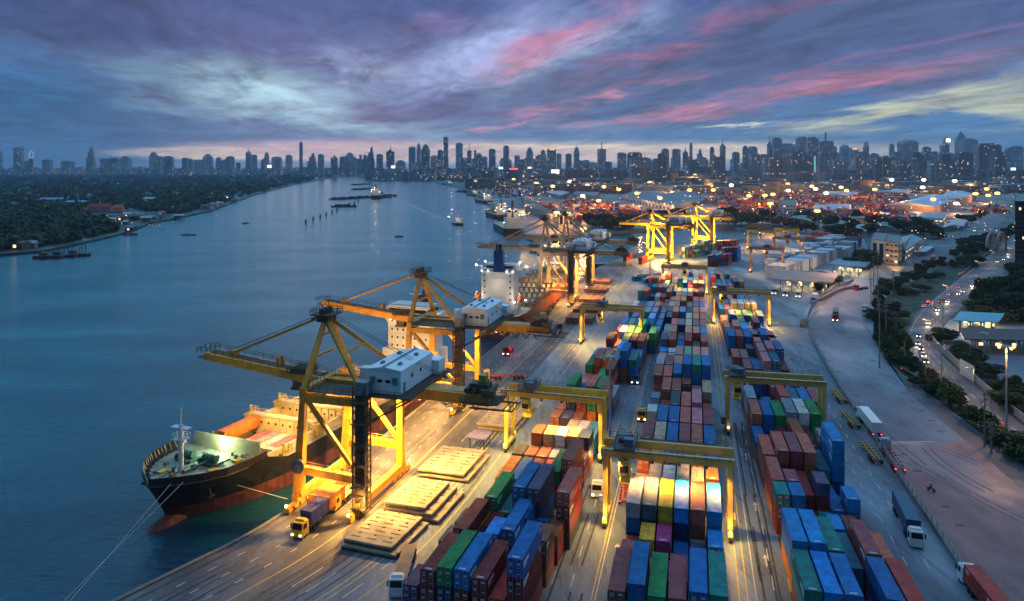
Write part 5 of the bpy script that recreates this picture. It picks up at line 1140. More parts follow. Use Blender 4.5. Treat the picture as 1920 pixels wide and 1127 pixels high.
for k in range(3): lid(('lowest', 'middle', 'brightly lit topmost')[k] + ' hatch lid of the second stack beside the crane leg', mid4(QB) + Vector((-.7 * k, .2 * k, 0)), .05 + k * .95, 13.6 - k * .5, 12.2 - 1.7 * k, rad(18))
for k in range(2): lid(('lower' if k == 0 else 'upper') + ' hatch lid of the third stack, dull pink, beyond the bright one', mid4(QC) + Vector((-.6 * k, .1 * k, 0)), .05 + k * .95, 15.6 - k * .5, 12 - 1.0 * k, rad(17))
pc = P(957, 803); 
for k in range(2): lid(('lower' if k == 0 else 'upper') + ' hatch lid of the stack left of the lit gantry leg', pc + Vector((-2 - .4 * k, 3, 0)), .05 + k * .95, 12.5, 11 - .7 * k, rad(16))
for i, (x, y) in enumerate(((1083, 603), (1095, 583), (1105, 564), (1114, 546), (1122, 530))):
    for k in range(3 if i == 0 else 2): lid(('reddish hatch lid, %s of the stack, %s stack of the row behind the gantry' % (('bottom', 'upper', 'topmost')[k], ORD[i + 1])), P(x, y) + Vector((1.5, 0, 0)), .05 + k * .95, 12, 12, rad(15.6), lidr)
# ------------------------------------------------------------------ vehicles
tyre = mat('tyre_rubber', (.018, .018, .02), .85, .2); glass = mat('dark_glass', (.012, .014, .02), .12, .1); chas = mat('chassis_dark', (.03, .03, .032), .7, .3)
headl = glow('headlight_lens', (1, .86, .6), 10); taill = glow('tail_lens', (1, .05, .03), 8)
CABC = {'yellow': (.62, .36, .02), 'white': (.66, .67, .68), 'red': (.45, .04, .03), 'blue': (.03, .12, .4), 'orange': (.55, .15, .03), 'green': (.02, .22, .12), 'silver': (.4, .42, .45), 'black': (.02, .02, .024), 'teal': (.01, .22, .22), 'grey': (.2, .21, .23)}
def cpnt(c): return mat('vehicle_paint_' + c, CABC[c], .3, .1, 1.0)
def wheels(par, xs, w, r=.5, nm='wheel'):
    for x in xs:
        for s in (-1, 1):
            m = MB().tube((x, s * w - .17, r), (x, s * w + .17, r), r, n=12); m.tube((x, s * w - .18, r), (x, s * w + .18, r), r * .45, n=8, m=1); m.build(nm, [tyre, chas], par)
def truck(label, loc, rz, cab='white', trailer='flat', L=12.4, tcol=None, lights=True, group='trucks in the port'):
    """origin under the front bumper, local +x is the way it drives, the trailer trails along -x"""
    t = thing('truck', label, 'truck', loc, rz, group); c = cpnt(cab)
    m = MB(); m.add([(0, -1.2, .5), (-2.3, -1.2, .5), (-2.3, 1.2, .5), (0, 1.2, .5), (0, -1.2, 1.7), (-2.3, -1.2, 1.7), (-2.3, 1.2, 1.7), (0, 1.2, 1.7), (-.35, -1.1, 3.0), (-2.3, -1.15, 3.05), (-2.3, 1.15, 3.05), (-.35, 1.1, 3.0)],
                    [(0, 3, 2, 1), (0, 1, 5, 4), (1, 2, 6, 5), (2, 3, 7, 6), (3, 0, 4, 7), (4, 5, 9, 8), (5, 6, 10, 9), (6, 7, 11, 10), (7, 4, 8, 11), (8, 9, 10, 11)])
    m.bb(.0, .14, -1.18, 1.18, .45, .85); m.bb(-2.2, -.9, -1.0, 1.0, 3.05, 3.35, tx=.2, ty=.1); cb = m.build('cab', c, t)
    m = MB(); m.add([(-.03, -1.0, 1.85), (-.03, 1.0, 1.85), (-.31, .95, 2.85), (-.31, -.95, 2.85)], [(0, 1, 2, 3)])
    for s in (-1, 1): m.add([(-.6, s * 1.215, 1.8), (-1.6, s * 1.215, 1.8), (-1.6, s * 1.17, 2.7), (-.75, s * 1.17, 2.7)], [(0, 1, 2, 3)])
    m.build('window', glass, cb)
    m = MB()
    for s in (-1, 1): m.bb(-.5, -.3, s * 1.4 - .12, s * 1.4 + .12, 1.9, 2.7); m.bar((-.4, s * 1.15, 2.6), (-.4, s * 1.4, 2.6), .06)
    m.build('mirror', chas, cb)
    for s in (-1, 1): MB().bb(.14, .18, s * .85 - .2, s * .85 + .2, .75, 1.0).build('headlight', headl if lights else mat('lens_grey', (.5, .5, .5), .2, .05), cb)
    MB().bb(-6, -.4, -.45, .45, .55, .95).build('chassis', chas, t); wheels(t, (-1.2, -4.4, -5.6), 1.02)
    if trailer:
        x1 = -3.0; x0 = x1 - L
        m = MB(); col = chas if trailer != 'skeletal' else mat('vehicle_paint_' + (tcol or 'red'), CABC[tcol or 'red'], .3, .1, 1.0)
        for s in (-.5, .5): m.bb(x0, x1, s - .1, s + .1, 1.05, 1.4)
        for k in range(7): x = x0 + .2 + k * (L - .5) / 6; m.bb(x, x + .22, -1.2, 1.2, 1.12, 1.37)
        tr = m.build('trailer_frame', col, t); wheels(tr, (x0 + .9, x0 + 2.2, x0 + 3.5), 1.02)
        m = MB()
        for s in (-1, 1): m.bb(x0 - .04, x0 + .02, s * .95 - .15, s * .95 + .15, .95, 1.1)
        m.build('tail_lamp', taill, tr)
        if trailer == 'box': MB().bb(x0, x1, -1.24, 1.24, 1.41, 4.0).build('box_body', mat('vehicle_paint_' + (tcol or 'white'), CABC[tcol or 'white'], .4, .12, .6), t)
        if trailer == 'flat': MB().bb(x0, x1, -1.22, 1.22, 1.405, 1.45).build('deck', mat('trailer_boards', (.2, .15, .1), .8, .3), t)
    t['rot'] = rz; return t
def head(p, q): d = (q - p); return math.atan2(d.y, d.x)
def on_trailer(t, kind, ch, lab, x1=-3.0, hc=0, group='containers on trucks', z=1.47):
    L = 12.19 if kind == 40 else 6.06; a = t['rot']; p = t.location + Vector(((x1 - L) * math.cos(a), (x1 - L) * math.sin(a), z)); return put_container(p, a, ch, kind, hc, lab, group, True, True)
a, b = P(556, 1012), P(636, 946); t = truck('yellow terminal truck on the quay pulling a blue and an orange container', a, head(b, a), 'yellow', 'flat', 12.6)
on_trailer(t, 20, 'b', 'short blue container behind the yellow truck cab on the quay', -3.1).color = (.035, .045, .26, 1); on_trailer(t, 20, 'o', 'short orange container at the rear of the yellow truck trailer', -9.5)
p = P(601, 944); q = P(646, 907); a = head(q, p); t = truck('flat trailer truck under the near crane carrying an orange open-top container', p + Vector((3, -4, 0)), a, 'yellow', 'flat', 12.6, lights=False); put_container(p + Vector((math.cos(a), math.sin(a), 0)) * -8 + Vector((1.2, -1.4, 1.5)), a, 'o', 40, 0, 'orange open-top container under the near crane, behind the yellow truck', 'containers on trucks')
t = truck('white truck driving toward camera by the near gantry leg', P(1119, 936), head(P(1125, 900), P(1117, 936)), 'white', None)
t = truck('white truck under the near gantry with a flat orange trailer', P(1176, 908), head(P(1171, 935), P(1178, 880)), 'white', 'skeletal', 8, 'orange')
t = truck('dark truck with a white cab at the bottom edge of the apron', P(742, 1124), head(P(790, 1060), P(742, 1124)) + .25, 'white', 'flat', 12, lights=False)
p = P(1720, 1030); q = P(1683, 952); t = truck('white-cab truck with navy box trailer by the yard fence', p, head(q, p), 'white', 'box', 13.4, 'blue', False)
for ch in t.children:
    if ch.name.startswith('box_body'): ch.data.materials[0] = mat('trailer_navy', (.012, .025, .09), .4, .12)
p = P(1808, 1086); t = truck('white-cab truck at lower right corner with a red container', p, head(P(1846, 1135), p), 'white', 'flat', 12.6, lights=False); on_trailer(t, 40, 'r', 'red container on the truck at the lower right corner')
p = P(1613, 782); q = P(1650, 828); t = truck('white truck with long white box trailer beside the fence', p, head(q, p), 'white', 'box', 13.6, 'white', False)
p = P(1657, 842); q = P(1694, 898); t = truck('grey-white truck with empty red skeletal trailer beside the fence', p, head(q, p), 'silver', 'skeletal', 12.5, 'red', False)
p = P(1730, 718); q = P(1690, 692); t = truck('white truck with empty flat trailer parked along the green verge', p, head(q, p), 'white', 'flat', 11, lights=False)
p = P(1566, 604); t = truck('red truck with green-teal container on the open plaza', p, head(P(1570, 575), p), 'red', 'flat', 12.6); on_trailer(t, 40, 't', 'teal container on the red truck crossing the plaza')
p = P(1622, 593); t = truck('white parked truck at the shoulder under the pole', p, head(P(1627, 575), p), 'white', 'box', 8, 'grey', False)
p = P(1603, 545); t = truck('red truck turning in at the plaza entrance', p, head(P(1640, 538), p), 'red', 'flat', 10, lights=False)
p = P(1748, 492); t = truck('red truck waiting with headlights on the access road', p, head(P(1762, 478), p), 'red', 'box', 9, 'red')
p = P(1827, 434); t = truck('white bus-like truck far up the access road', p, head(P(1835, 425), p), 'white', 'box', 8, 'white')
for i, (x, y, c) in enumerate(((1451, 553, 'silver'), (1472, 557, 'white'), (1496, 559, 'white'))): p = P(x, y); truck('%s truck queuing at the gate canopy, %s from the left' % (c, ORD[i + 1]), p, head(P(x + 6, y - 12), p), c, 'flat', 9, lights=True)
p = P(1525, 569); truck('white box truck parked at the end of the gate wall', p, head(P(1535, 556), p), 'white', 'box', 7, 'white', False)
for i, (x, y, c, lab) in enumerate(((1190, 722, 'blue', 'truck with lit headlights in the lane left of the middle block'), (1203, 792, 'yellow', 'yellow terminal tractor in the lane by the middle block'), (948, 668, 'red', 'red low truck with glowing lamps on the quay beside the second crane'), (905, 712, 'yellow', 'yellow truck with empty red trailer crossing the quay lane'), (1050, 620, 'black', 'dark truck waiting on the quay near the red ship'), (1180, 1000, 'black', 'dark tractor hidden between lane and middle block'))):
    if i == 5: continue
    p = P(x, y); d = {0: head(P(x + 3, y - 30), p), 1: head(P(x + 3, y - 30), p), 2: head(P(x + 30, y - 36), p), 3: head(P(x + 40, y - 1), p), 4: head(p, P(x + 28, y - 30))}[i]; truck(lab, p, d, c, 'skeletal', 11 if i in (3,) else 7, 'red' if i in (2, 3) else 'grey')
p = P(957, 664); lamp(p + Vector((0, 0, 2.5)), 400, (1, .12, .15))
# a line of empty trailers along the quay lane and by the fence
tm = mat('trailer_yellow', (.42, .25, .04), .6, .4, 1)
def trailer(label, p, rz, L=12.2, mm=None, group='empty yellow trailers'):
    t = thing('container_trailer', label, 'trailer', p, rz, group); m = MB(); mm = mm or tm
    for s in (-.5, .5): m.bb(0, L, s - .12, s + .12, .95, 1.35)
    for k in range(7): x = .1 + k * (L - .4) / 6; m.bb(x, x + .26, -1.22, 1.22, 1.0, 1.32)
    m.build('frame', mm, t); wheels(t, (.9, 2.2, 3.5), 1.0); m = MB(); m.bb(L - 2.4, L - 2.2, -.9, -.7, 0, 1); m.bb(L - 2.4, L - 2.2, .7, .9, 0, 1); m.build('landing_leg', mm, t); return t
for i, (x, y, x2, y2) in enumerate(((1582, 758, 1563, 737), (1606, 806, 1581, 778), (1647, 872, 1619, 838), (1505, 614, 1512, 580))):
    p, q = P(x, y), P(x2, y2); trailer('rusty yellow container trailer by the yard fence, %s' % ('second from the far end', 'middle one', 'nearest the camera', 'stacked far end by the trucks')[i], p, head(p, q), min(12.2, (q - p).length))
for i in range(6):
    p = P(1004 + i * 9.2, 618 - i * 12.6); trailer('dark idle trailer on the quay beside the red ship, %s from the near end' % ORD[i + 1], p, math.pi / 2 - rad(15.6), 11, mat('trailer_dark_rust', (.08, .055, .03), .7, .4, 1), 'idle trailers on the quay')
# quay shelter and people
p = P(900, 838); t = thing('shelter', 'small open shelter with lavender sheet roof beside the hatch lids', 'shelter', p, math.pi / 2 - rad(16)); m = MB()
for x in (-2.4, 2.4):
    for y in (-1.8, 1.8): m.bar((x, y, 0), (x, y, 3), .16)
m.build('post', chas, t); MB().box((0, 0, 3.2), (6.2, 4.8, .14)).build('roof', mat('lavender_sheet', (.3, .24, .34), .6, .3), t)
# ------------------------------------------------------------------ cars on the highway
def car_proto(c, lab, loc, rz, group='cars on the highway', front=True):
    t = thing('car', lab, 'car', loc, rz, group); m = MB(); m.bb(-2.1, 2.1, -.85, .85, .3, .85, tx=.06, ty=.04); m.add([(-1.7, -.8, .85), (1.0, -.8, .85), (1.0, .8, .85), (-1.7, .8, .85), (-1.25, -.68, 1.42), (.35, -.68, 1.42), (.35, .68, 1.42), (-1.25, .68, 1.42)], [(4, 5, 6, 7), (0, 1, 5, 4), (1, 2, 6, 5), (2, 3, 7, 6), (3, 0, 4, 7)]); b = m.build('body', cpnt(c), t)
    m = MB(); m.add([(1.03, -.7, .9), (1.03, .7, .9), (.42, .6, 1.38), (.42, -.6, 1.38)], [(0, 1, 2, 3)])
    for s in (-1, 1): m.add([(-1.4, s * .8, .92), (.8, s * .8, .92), (.3, s * .71, 1.36), (-1.15, s * .71, 1.36)], [(0, 1, 2, 3)])
    m.build('window', glass, b); wheels(t, (-1.3, 1.3), .76, .32)
    for s in (-1, 1):
        MB().bb(2.08, 2.15, s * .62 - .17, s * .62 + .17, .58, .78).build('headlight', headl, b); MB().bb(-2.15, -2.08, s * .62 - .17, s * .62 + .17, .6, .78).build('tail_lamp', taill, b)
    return t
hwc = smooth_pts([P(a[0] * .62 + b[0] * .38, a[1] * .62 + b[1] * .38) for a, b in zip(HWL, HWR)], 2)
cl = ['white', 'black', 'silver', 'red', 'white', 'grey', 'white', 'blue', 'silver', 'black']
cars = [(1905, 452, 0), (1882, 488, 0), (1891, 478, 0), (1870, 492, 0), (1860, 527, 0), (1838, 528, 1), (1823, 538, 0), (1797, 540, 1), (1779, 554, 1), (1764, 567, 1), (1778, 567, 0), (1755, 581, 1), (1733, 576, 1), (1742, 568, 1), (1759, 583, 0), (1798, 553, 0), (1741, 608, 0), (1723, 632, 0), (1721, 646, 0), (1727, 656, 0), (1731, 669, 0), (1735, 680, 0), (1875, 802, 1), (1806, 548, 0)]
lastc = {}
for i, (x, y, away) in enumerate(cars):
    p = P(x, y); j = min(range(1, len(hwc)), key=lambda k: (hwc[k] - p).length); d = (hwc[j] - hwc[j - 1]); a = math.atan2(d.y, d.x) + (math.pi if away else 0); c = cl[i % 10] if i != 22 else 'red'
    car_proto(c, '%s car %s on the highway, %s from the far end' % (c, 'driving away' if away else 'with lit headlights', nth(i + 1)), (p.x, p.y, .02), a)
    if not away and i % 2 == 0: f = Vector((math.cos(a), math.sin(a), 0)); lamp(p + f * 3 + Vector((0, 0, 1.0)), 1100, (1, .8, .5), p + f * 14, 80)
for i, (x, y) in enumerate(((1520, 505), (1508, 512), (1588, 520), (1576, 522), (1692, 478), (1700, 474), (1708, 471))): p = P(x, y); car_proto(cl[(i + 4) % 10], '%s car parked by %s' % (cl[(i + 4) % 10] + (' hatch' if i % 2 else ''), ('the service canopy, left end', 'the service canopy, second spot', 'the service canopy right end', 'the service canopy rear', 'the office wing, near spot', 'the office wing, middle spot', 'the office wing, far spot')[i]), p, R.uniform(0, 3), 'parked cars')
p = P(1746, 921); t = thing('motorcycle', 'red motorcycle with rider crossing the empty plaza', 'motorcycle', p, 2.0); m = MB(); m.tube((-.65, -.06, .32), (-.65, .06, .32), .32, n=12); m.tube((.65, -.06, .32), (.65, .06, .32), .32, n=12); m.build('wheel', tyre, t)
m = MB(); m.bb(-.6, .45, -.14, .14, .5, .85, tx=.08); m.bar((.5, 0, .4), (.35, 0, 1.1), .1); m.bar((.35, -.3, 1.1), (.35, .3, 1.1), .05); m.build('frame', cpnt('red'), t)
def person(label, loc, rz, shirt, sit=False):
    t = bpy.data.meshes.new('person'); V = [(0, 0, .92), (0, 0, 1.2), (0, 0, 1.42), (0, 0, 1.52), (.02, 0, 1.68), (0, .11, .88), (.03, .12, .48), (0, .12, .04), (.12, .12, .03), (0, -.11, .88), (-.03, -.12, .48), (-.02, -.12, .04), (.1, -.12, .03), (0, .2, 1.4), (.03, .26, 1.12), (.1, .25, .88), (0, -.2, 1.4), (.03, -.26, 1.12), (.1, -.25, .88)]
    if sit: V = [(-.1, 0, .9), (-.05, 0, 1.2), (0, 0, 1.42), (.02, 0, 1.52), (.06, 0, 1.68), (-.05, .12, .88), (.3, .2, .82), (.15, .2, .36), (.28, .2, .34), (-.05, -.12, .88), (.3, -.2, .82), (.15, -.2, .36), (.28, -.2, .34), (0, .2, 1.38), (.16, .26, 1.16), (.38, .24, 1.1), (0, -.2, 1.38), (.16, -.26, 1.16), (.38, -.24, 1.1)]
    Ed = [(0, 1), (1, 2), (2, 3), (3, 4), (0, 5), (5, 6), (6, 7), (7, 8), (0, 9), (9, 10), (10, 11), (11, 12), (2, 13), (13, 14), (14, 15), (2, 16), (16, 17), (17, 18)]
    t.from_pydata(V, Ed, []); o = link('person', t, None, loc, rz); o.data.materials.append(mat('work_clothes_' + shirt, {'orange': (.5, .16, .03), 'blue': (.03, .06, .2), 'dark': (.03, .03, .04)}[shirt], .8, .2, 3))
    md = o.modifiers.new('skin', 'SKIN'); rr = [.15, .15, .16, .06, .11, .09, .07, .05, .04, .09, .07, .05, .04, .07, .05, .04, .07, .05, .04]
    for v, r_ in zip(o.data.skin_vertices[0].data, rr): v.radius = (r_, r_)
    o.data.skin_vertices[0].data[0].use_root = True; md2 = o.modifiers.new('sub', 'SUBSURF'); md2.levels = 1; md2.render_levels = 1
    hm_ = MB().ball((.03, 0, 1.66) if not sit else (.07, 0, 1.66), .15, n=10, k=6); hm_.build('helmet', mat('helmet_white', (.6, .6, .6), .4, .1), o)
    tag(o, label, 'person'); return o
person('rider in dark clothes sitting on the red motorcycle', Vector(p) + Vector((0, 0, .02)), 2.0, 'dark', True)
person('dock worker in blue standing by the crane leg at the quay edge', P(577, 948), 3.6, 'blue'); person('dock worker in orange walking on the quay near the orange container', P(587, 940), 4.2, 'orange')
person('crew member in dark clothes on the ship deck near the crane leg', sp(s1, Ls * .77, -7.4, 7.02), 2, 'dark')
lamp(P(1590, 540) + Vector((0, 0, 14)), 14000, (1, .5, .35), r=2); lamp(P(1545, 560) + Vector((0, 0, 12)), 7000, (1, .55, .35), r=2)
# ------------------------------------------------------------------ fence, walls, poles, masts
fm = mat('fence_grey', (.3, .31, .33), .6, .3, 1); fc_ = mat('wall_concrete', (.22, .21, .2), .8, .3, .5)
FP = smooth_pts([P(*a) for a in ((1600, 527), (1560, 543), (1534, 562), (1518, 585), (1513, 606), (1524, 643), (1565, 714), (1620, 796), (1681, 889), (1746, 984), (1850, 1148))], 2)
t = thing('yard_fence', 'long grey fence on a low concrete wall dividing yard from plaza', 'fence', FP[0]); o = FP[0]; m = MB(); m2 = MB(); m3 = MB()
for a, b in zip(FP, FP[1:]):
    a, b = a - o, b - o; m.bar(a + Vector((0, 0, .45)), b + Vector((0, 0, .45)), .28, .9); L = (b - a).length; n = max(1, int(L / 2.4))
    for k in range(n): q = a.lerp(b, k / n); m2.bar(q + Vector((0, 0, .9)), q + Vector((0, 0, 2.5)), .12)
    for z in (1.0, 1.4, 1.8, 2.2, 2.48): m3.bar(a + Vector((0, 0, z)), b + Vector((0, 0, z)), .05, .06)
m.build('base_wall', fc_, t); m2.build('post', fm, t); m3.build('rail', fm, t)
def wall(label, pts, h, th=.3, m_=None, name='wall', cap=True):
    pts = [P(*a) for a in pts]; o = pts[0]; m = MB()
    for a, b in zip(pts, pts[1:]): m.bar(a - o + Vector((0, 0, h / 2)), b - o + Vector((0, 0, h / 2)), th, h)
    ob = m.build(name, m_ or fc_, None, loc=o); return tag(ob, label, 'wall')
wall('pale boundary wall curving along the east side of the highway', ((1744, 634), (1760, 655), (1800, 690), (1850, 735), (1920, 792), (1990, 850)), 2.2, .35, mat('wall_pale', (.26, .25, .24), .8, .3, .6))
wall('pale pink wall beside the truck queue at the plaza entrance', ((1600, 541), (1580, 545), (1556, 555), (1536, 566)), 1.8, .4, mat('wall_pink', (.5, .33, .25), .8, .2))
wall('white parapet along the far stretch of the highway', ((1905, 437), (1870, 462), (1830, 495), (1795, 520)), 1.2, .4)
wall('pale wall around the depot garden', ((1768, 646), (1808, 646), (1850, 690), (1888, 728), (1920, 760)), 1.6, .3)
wall('white hoarding panel standing by the boundary wall', ((1800, 700), (1826, 716)), 5, .2, mat('hoarding_white', (.55, .54, .53), .7, .15))
pole_m = mat('pole_concrete', (.2, .17, .14), .8, .3, 1); pole_s = mat('pole_steel', (.25, .27, .3), .5, .2); wirem = mat('wire_black', (.02, .02, .02), .6, .1)
tops = []
for i, (x, y, top, k) in enumerate(((1646, 600, 470, 3), (1649, 690, 560, 3), (1675, 560, 508, 3), (1661, 648, 572, 2), (1633, 570, 522, 3), (1713, 520, 487, 2), (1696, 690, 640, 0), (1735, 726, 680, 0), (1765, 758, 660, 0), (1785, 765, 735, 0), (1846, 838, 735, 3), (1859, 850, 790, 3), (1768, 640, 560, 1), (1638, 560, 480, 2))):
    p = P(x, y); hgt = (y - top) / F * p.y; t = thing('utility_pole', 'utility pole %s the plaza edge, %s from the far end' % ('with crossarms along' if k else 'of plain concrete along', nth(i + 1)), 'pole', p, rad(35), 'utility poles along the plaza'); MB().tube((0, 0, 0), (0, 0, hgt), .24, .15, 8).build('shaft', pole_m, t)
    for j in range(k): m = MB(); m.bar((-1.5, 0, hgt - .6 - j * 1.6), (1.5, 0, hgt - .6 - j * 1.6), .16); [m.tube((s, 0, hgt - .55 - j * 1.6), (s, 0, hgt - .15 - j * 1.6), .1, n=6) for s in (-1.3, -.5, .5, 1.3)]; m.build('crossarm', pole_m, t)
    if k: tops.append((p, hgt))
wt = sorted([q for q in tops], key=lambda q: -q[0].y)
for i in range(len(wt) - 1):
    (a, ha), (b, hb_) = wt[i], wt[i + 1]
    if (b - a).length > 130: continue
    m = MB()
    for s in (-1.2, 1.2):
        for dz in (.3, 1.9):
            A_, B_ = a + Vector((s, 0, ha - dz)), b + Vector((s, 0, hb_ - dz)); m.path([A_.lerp(B_, f / 6) - Vector((0, 0, 3.2 * f / 6 * (1 - f / 6))) for f in range(7)], .035, 3)
    tag(m.build('power_line', wirem), 'thin sagging power lines, span %s from the far end of the pole row' % nth(i + 1), 'wires', 'power lines along the plaza')
lampg = glow('mast_lamp', (1, .55, .13), 3.4); lampw = glow('mast_lamp_white', (1, .82, .5), 4.5)
def mast(label, x, y, top, n=6, lit=True, r=.6, group='high lamp masts', br=None, power=0):
    p = P(x, y); hgt = (y - top) / F * p.y; t = thing('lamp_mast', label, 'lamp post', p, 0, group); MB().tube((0, 0, 0), (0, 0, hgt), .32, .16, 8).build('shaft', pole_s, t); m = MB(); m.tube((0, 0, hgt - .3), (0, 0, hgt), 1.1, 1.1, 12)
    for k in range(n): a = 2 * math.pi * k / n; m.bar((.9 * math.cos(a), .9 * math.sin(a), hgt - .1), (2 * math.cos(a), 2 * math.sin(a), hgt - .1), .3, .2)
    m.build('lamp_head', pole_s, t)
    for k in range(n):
        a = 2 * math.pi * k / n; MB().ball((1.9 * math.cos(a), 1.9 * math.sin(a), hgt - .35), r, n=8, k=5, sz=.9).build('lamp', br or (lampg if lit else mat('lens_grey', (.5, .5, .5), .2, .05)), t)
    if power: lamp(p + Vector((0, 0, hgt - 2)), power, AMBER, r=1.5)
    return t
mast('tall unlit grey light mast among the containers of the quayside block', 1144, 905, 668, 8, False, .3)
mast('tall grey light mast with an amber lamp beside the highway', 1887, 820, 648, 4, True, .4, power=12000)
mast('thin light mast behind the near gantry cranes, between two blocks', 1219, 570, 488, 4, False, .3)
mast('light mast by the depot forecourt, unlit', 1845, 668, 624, 4, False, .3)
FAR = [(1043, 432, 398, 0), (1064, 430, 399, 0), (1093, 450, 428, 0), (1092, 380, 367, 1), (1122, 394, 376, 0), (1110, 404, 392, 0), (1068, 360, 340, 1), (1036, 368, 349, 0), (1006, 363, 344, 0), (1075, 348, 333, 0), (979, 344, 330, 0), (963, 348, 336, 0), (1128, 352, 338, 0), (1147, 347, 332, 0), (1132, 368, 350, 0), (1101, 361, 347, 0), (1160, 376, 355, 0),
       (1179, 358, 343, 0), (1194, 385, 362, 0), (1218, 359, 342, 0), (1237, 392, 371, 0), (1293, 376, 356, 0), (1337, 375, 356, 0), (1371, 366, 347, 1), (1404, 386, 367, 0), (1434, 387, 366, 0), (1477, 362, 345, 0), (1449, 385, 364, 0), (1522, 368, 349, 0), (1529, 374, 354, 1), (1549, 379, 362, 1), (1577, 371, 351, 0), (1587, 373, 357, 0), (1640, 376, 355, 0), (1478, 376, 357, 1), (1619, 348, 335, 1), (1630, 345, 331, 1), (1672, 355, 337, 1), (1732, 356, 337, 1), (1750, 393, 373, 0), (1829, 390, 363, 0), (1850, 372, 354, 0), (1853, 380, 366, 0), (1790, 372, 339, 1), (1444, 432, 381, 0), (1730, 377, 351, 1), (1793, 400, 381, 1), (1532, 440, 395, 0), (1870, 386, 362, 0), (1303, 348, 328, 0), (1573, 346, 333, 1)]
for i, (x, y, top, w) in enumerate(FAR):
    Yd = P(x, y).y; mast('%s-lit light mast in the far terminal, %s counted from the left' % ('white' if w else 'amber', nth(sorted(f[0] * 1000 + f[1] for f in FAR).index(x * 1000 + y) + 1)), x, y, top, 3, True, Yd / F * (2.9 if y > 350 else 2.3), 'lit masts of the far terminal', lampw if w else lampg, 70000 if i % 2 == 0 else 0)
# ------------------------------------------------------------------ buildings round the yard
winl = glow('lit_window', (1, .72, .36), 1.5); wallw = mat('plaster_white', (.5, .49, .47), .8, .2, .4); roofg = mat('roof_sheet_grey', (.26, .3, .34), .5, .3, .5, stretch=(1, .2, 1)); conc = mat('concrete_grey', (.24, .24, .24), .8, .3, .5)
def building(label, corners, h, wm=None, rm=None, pitch=0, over=.4, cat='building', name='building', rows=0, colsn=8, lit=.2, wins=None, wh=1.2):
    """corners: near-left, near-right, far-right, far-left ground pixels"""
    c = [P(*a) for a in corners]; o = sum(c, Vector()) / 4; q = [a - o for a in c]; t = thing(name, label, cat, o)
    MB().prism([(a.x, a.y) for a in q], 0, h).build('wall', wm or wallw, t)
    ctr = Vector(); e = [a + (a - ctr).normalized() * over for a in q]
    if pitch:
        r1 = (e[0] + e[1]) / 2; r2 = (e[2] + e[3]) / 2; m = MB(); z = Vector((0, 0, h + .004)); zr = Vector((0, 0, h + pitch))
        if (e[1] - e[0]).length > (e[2] - e[1]).length: r1 = (e[1] + e[2]) / 2; r2 = (e[3] + e[0]) / 2; m.add([e[1] + z, e[2] + z, e[3] + z, e[0] + z, r1 + zr, r2 + zr], [(0, 1, 4), (1, 2, 5, 4), (2, 3, 5), (3, 0, 4, 5), (0, 3, 2, 1)])
        else: m.add([e[0] + z, e[1] + z, e[2] + z, e[3] + z, r1 + zr, r2 + zr], [(0, 1, 4), (1, 2, 5, 4), (2, 3, 5), (3, 0, 4, 5), (0, 3, 2, 1)])
        m.build('roof', rm or roofg, t)
    else: MB().prism([(a.x, a.y) for a in e], h + .004, h + .5).build('roof', rm or roofg, t)
    if rows:
        for fi, (a, b) in enumerate(((q[0], q[1]), (q[1], q[2]), (q[3], q[0]))):
            L = (b - a).length; d = (b - a).normalized(); n = Vector((d.y, -d.x, 0)); nn = max(1, int(colsn * L / max((q[1] - q[0]).length, 1))); ms = {0: MB(), 1: MB()}
            for r_ in range(rows):
                for k in range(nn): p = a + d * (L * (k + .5) / nn) + n * .02; ms[1 if R.random() < lit else 0].bar(p + d * (-L / nn * .3) + Vector((0, 0, (r_ + .55) * h / rows)), p + d * (L / nn * .3) + Vector((0, 0, (r_ + .55) * h / rows)), .12, wh)
            for k_, m in ms.items():
                if m.v: m.build('window', winl if k_ else glass, t)
    return t
b = building('cream four-storey office tower with balconies at the plaza corner', ((1660, 494), (1684, 497), (1688, 480), (1664, 477)), 15.5, mat('office_cream', (.5, .36, .24), .7, .2, .4), conc, rows=4, colsn=3, lit=.14)
m = MB(); o = b.location; c = [P(*a) - o for a in ((1660, 494), (1684, 497), (1688, 480), (1664, 477))]
for k in range(1, 5):
    z = k * 3.7; m.bar(c[1] + Vector((-5.5, -1.0, z)), c[1] + Vector((1.0, -.9, z)), 2.2, .25); m.rail([c[1] + Vector((-5.5, -2.0, z + .1)), c[1] + Vector((1.9, -1.8, z + .1)), c[2] + Vector((1.4, 0, z + .1))], 1.1, 1.0, .1)
    m.bar(c[1] + Vector((.9, -1, z)), c[2] + Vector((.9, 0, z)), 1.8, .25)
m.build('balcony', wallw, b)
building('pale stair block left of the office tower with a dark window strip', ((1634, 490), (1659, 494), (1663, 478), (1640, 475)), 16.2, wallw, conc, rows=1, colsn=2, lit=0, wh=10)
building('long two-storey office wing with blue-grey pitched roof', ((1689, 489), (1697, 490), (1730, 466), (1690, 462)), 8.2, wallw, roofg, pitch=3.2, rows=2, colsn=3, lit=.15)
lamp(P(1675, 500) + Vector((0, -2, 4)), 5000, WARM); lamp(P(1650, 506) + Vector((0, 0, 9)), 4000, (1, .6, .4))
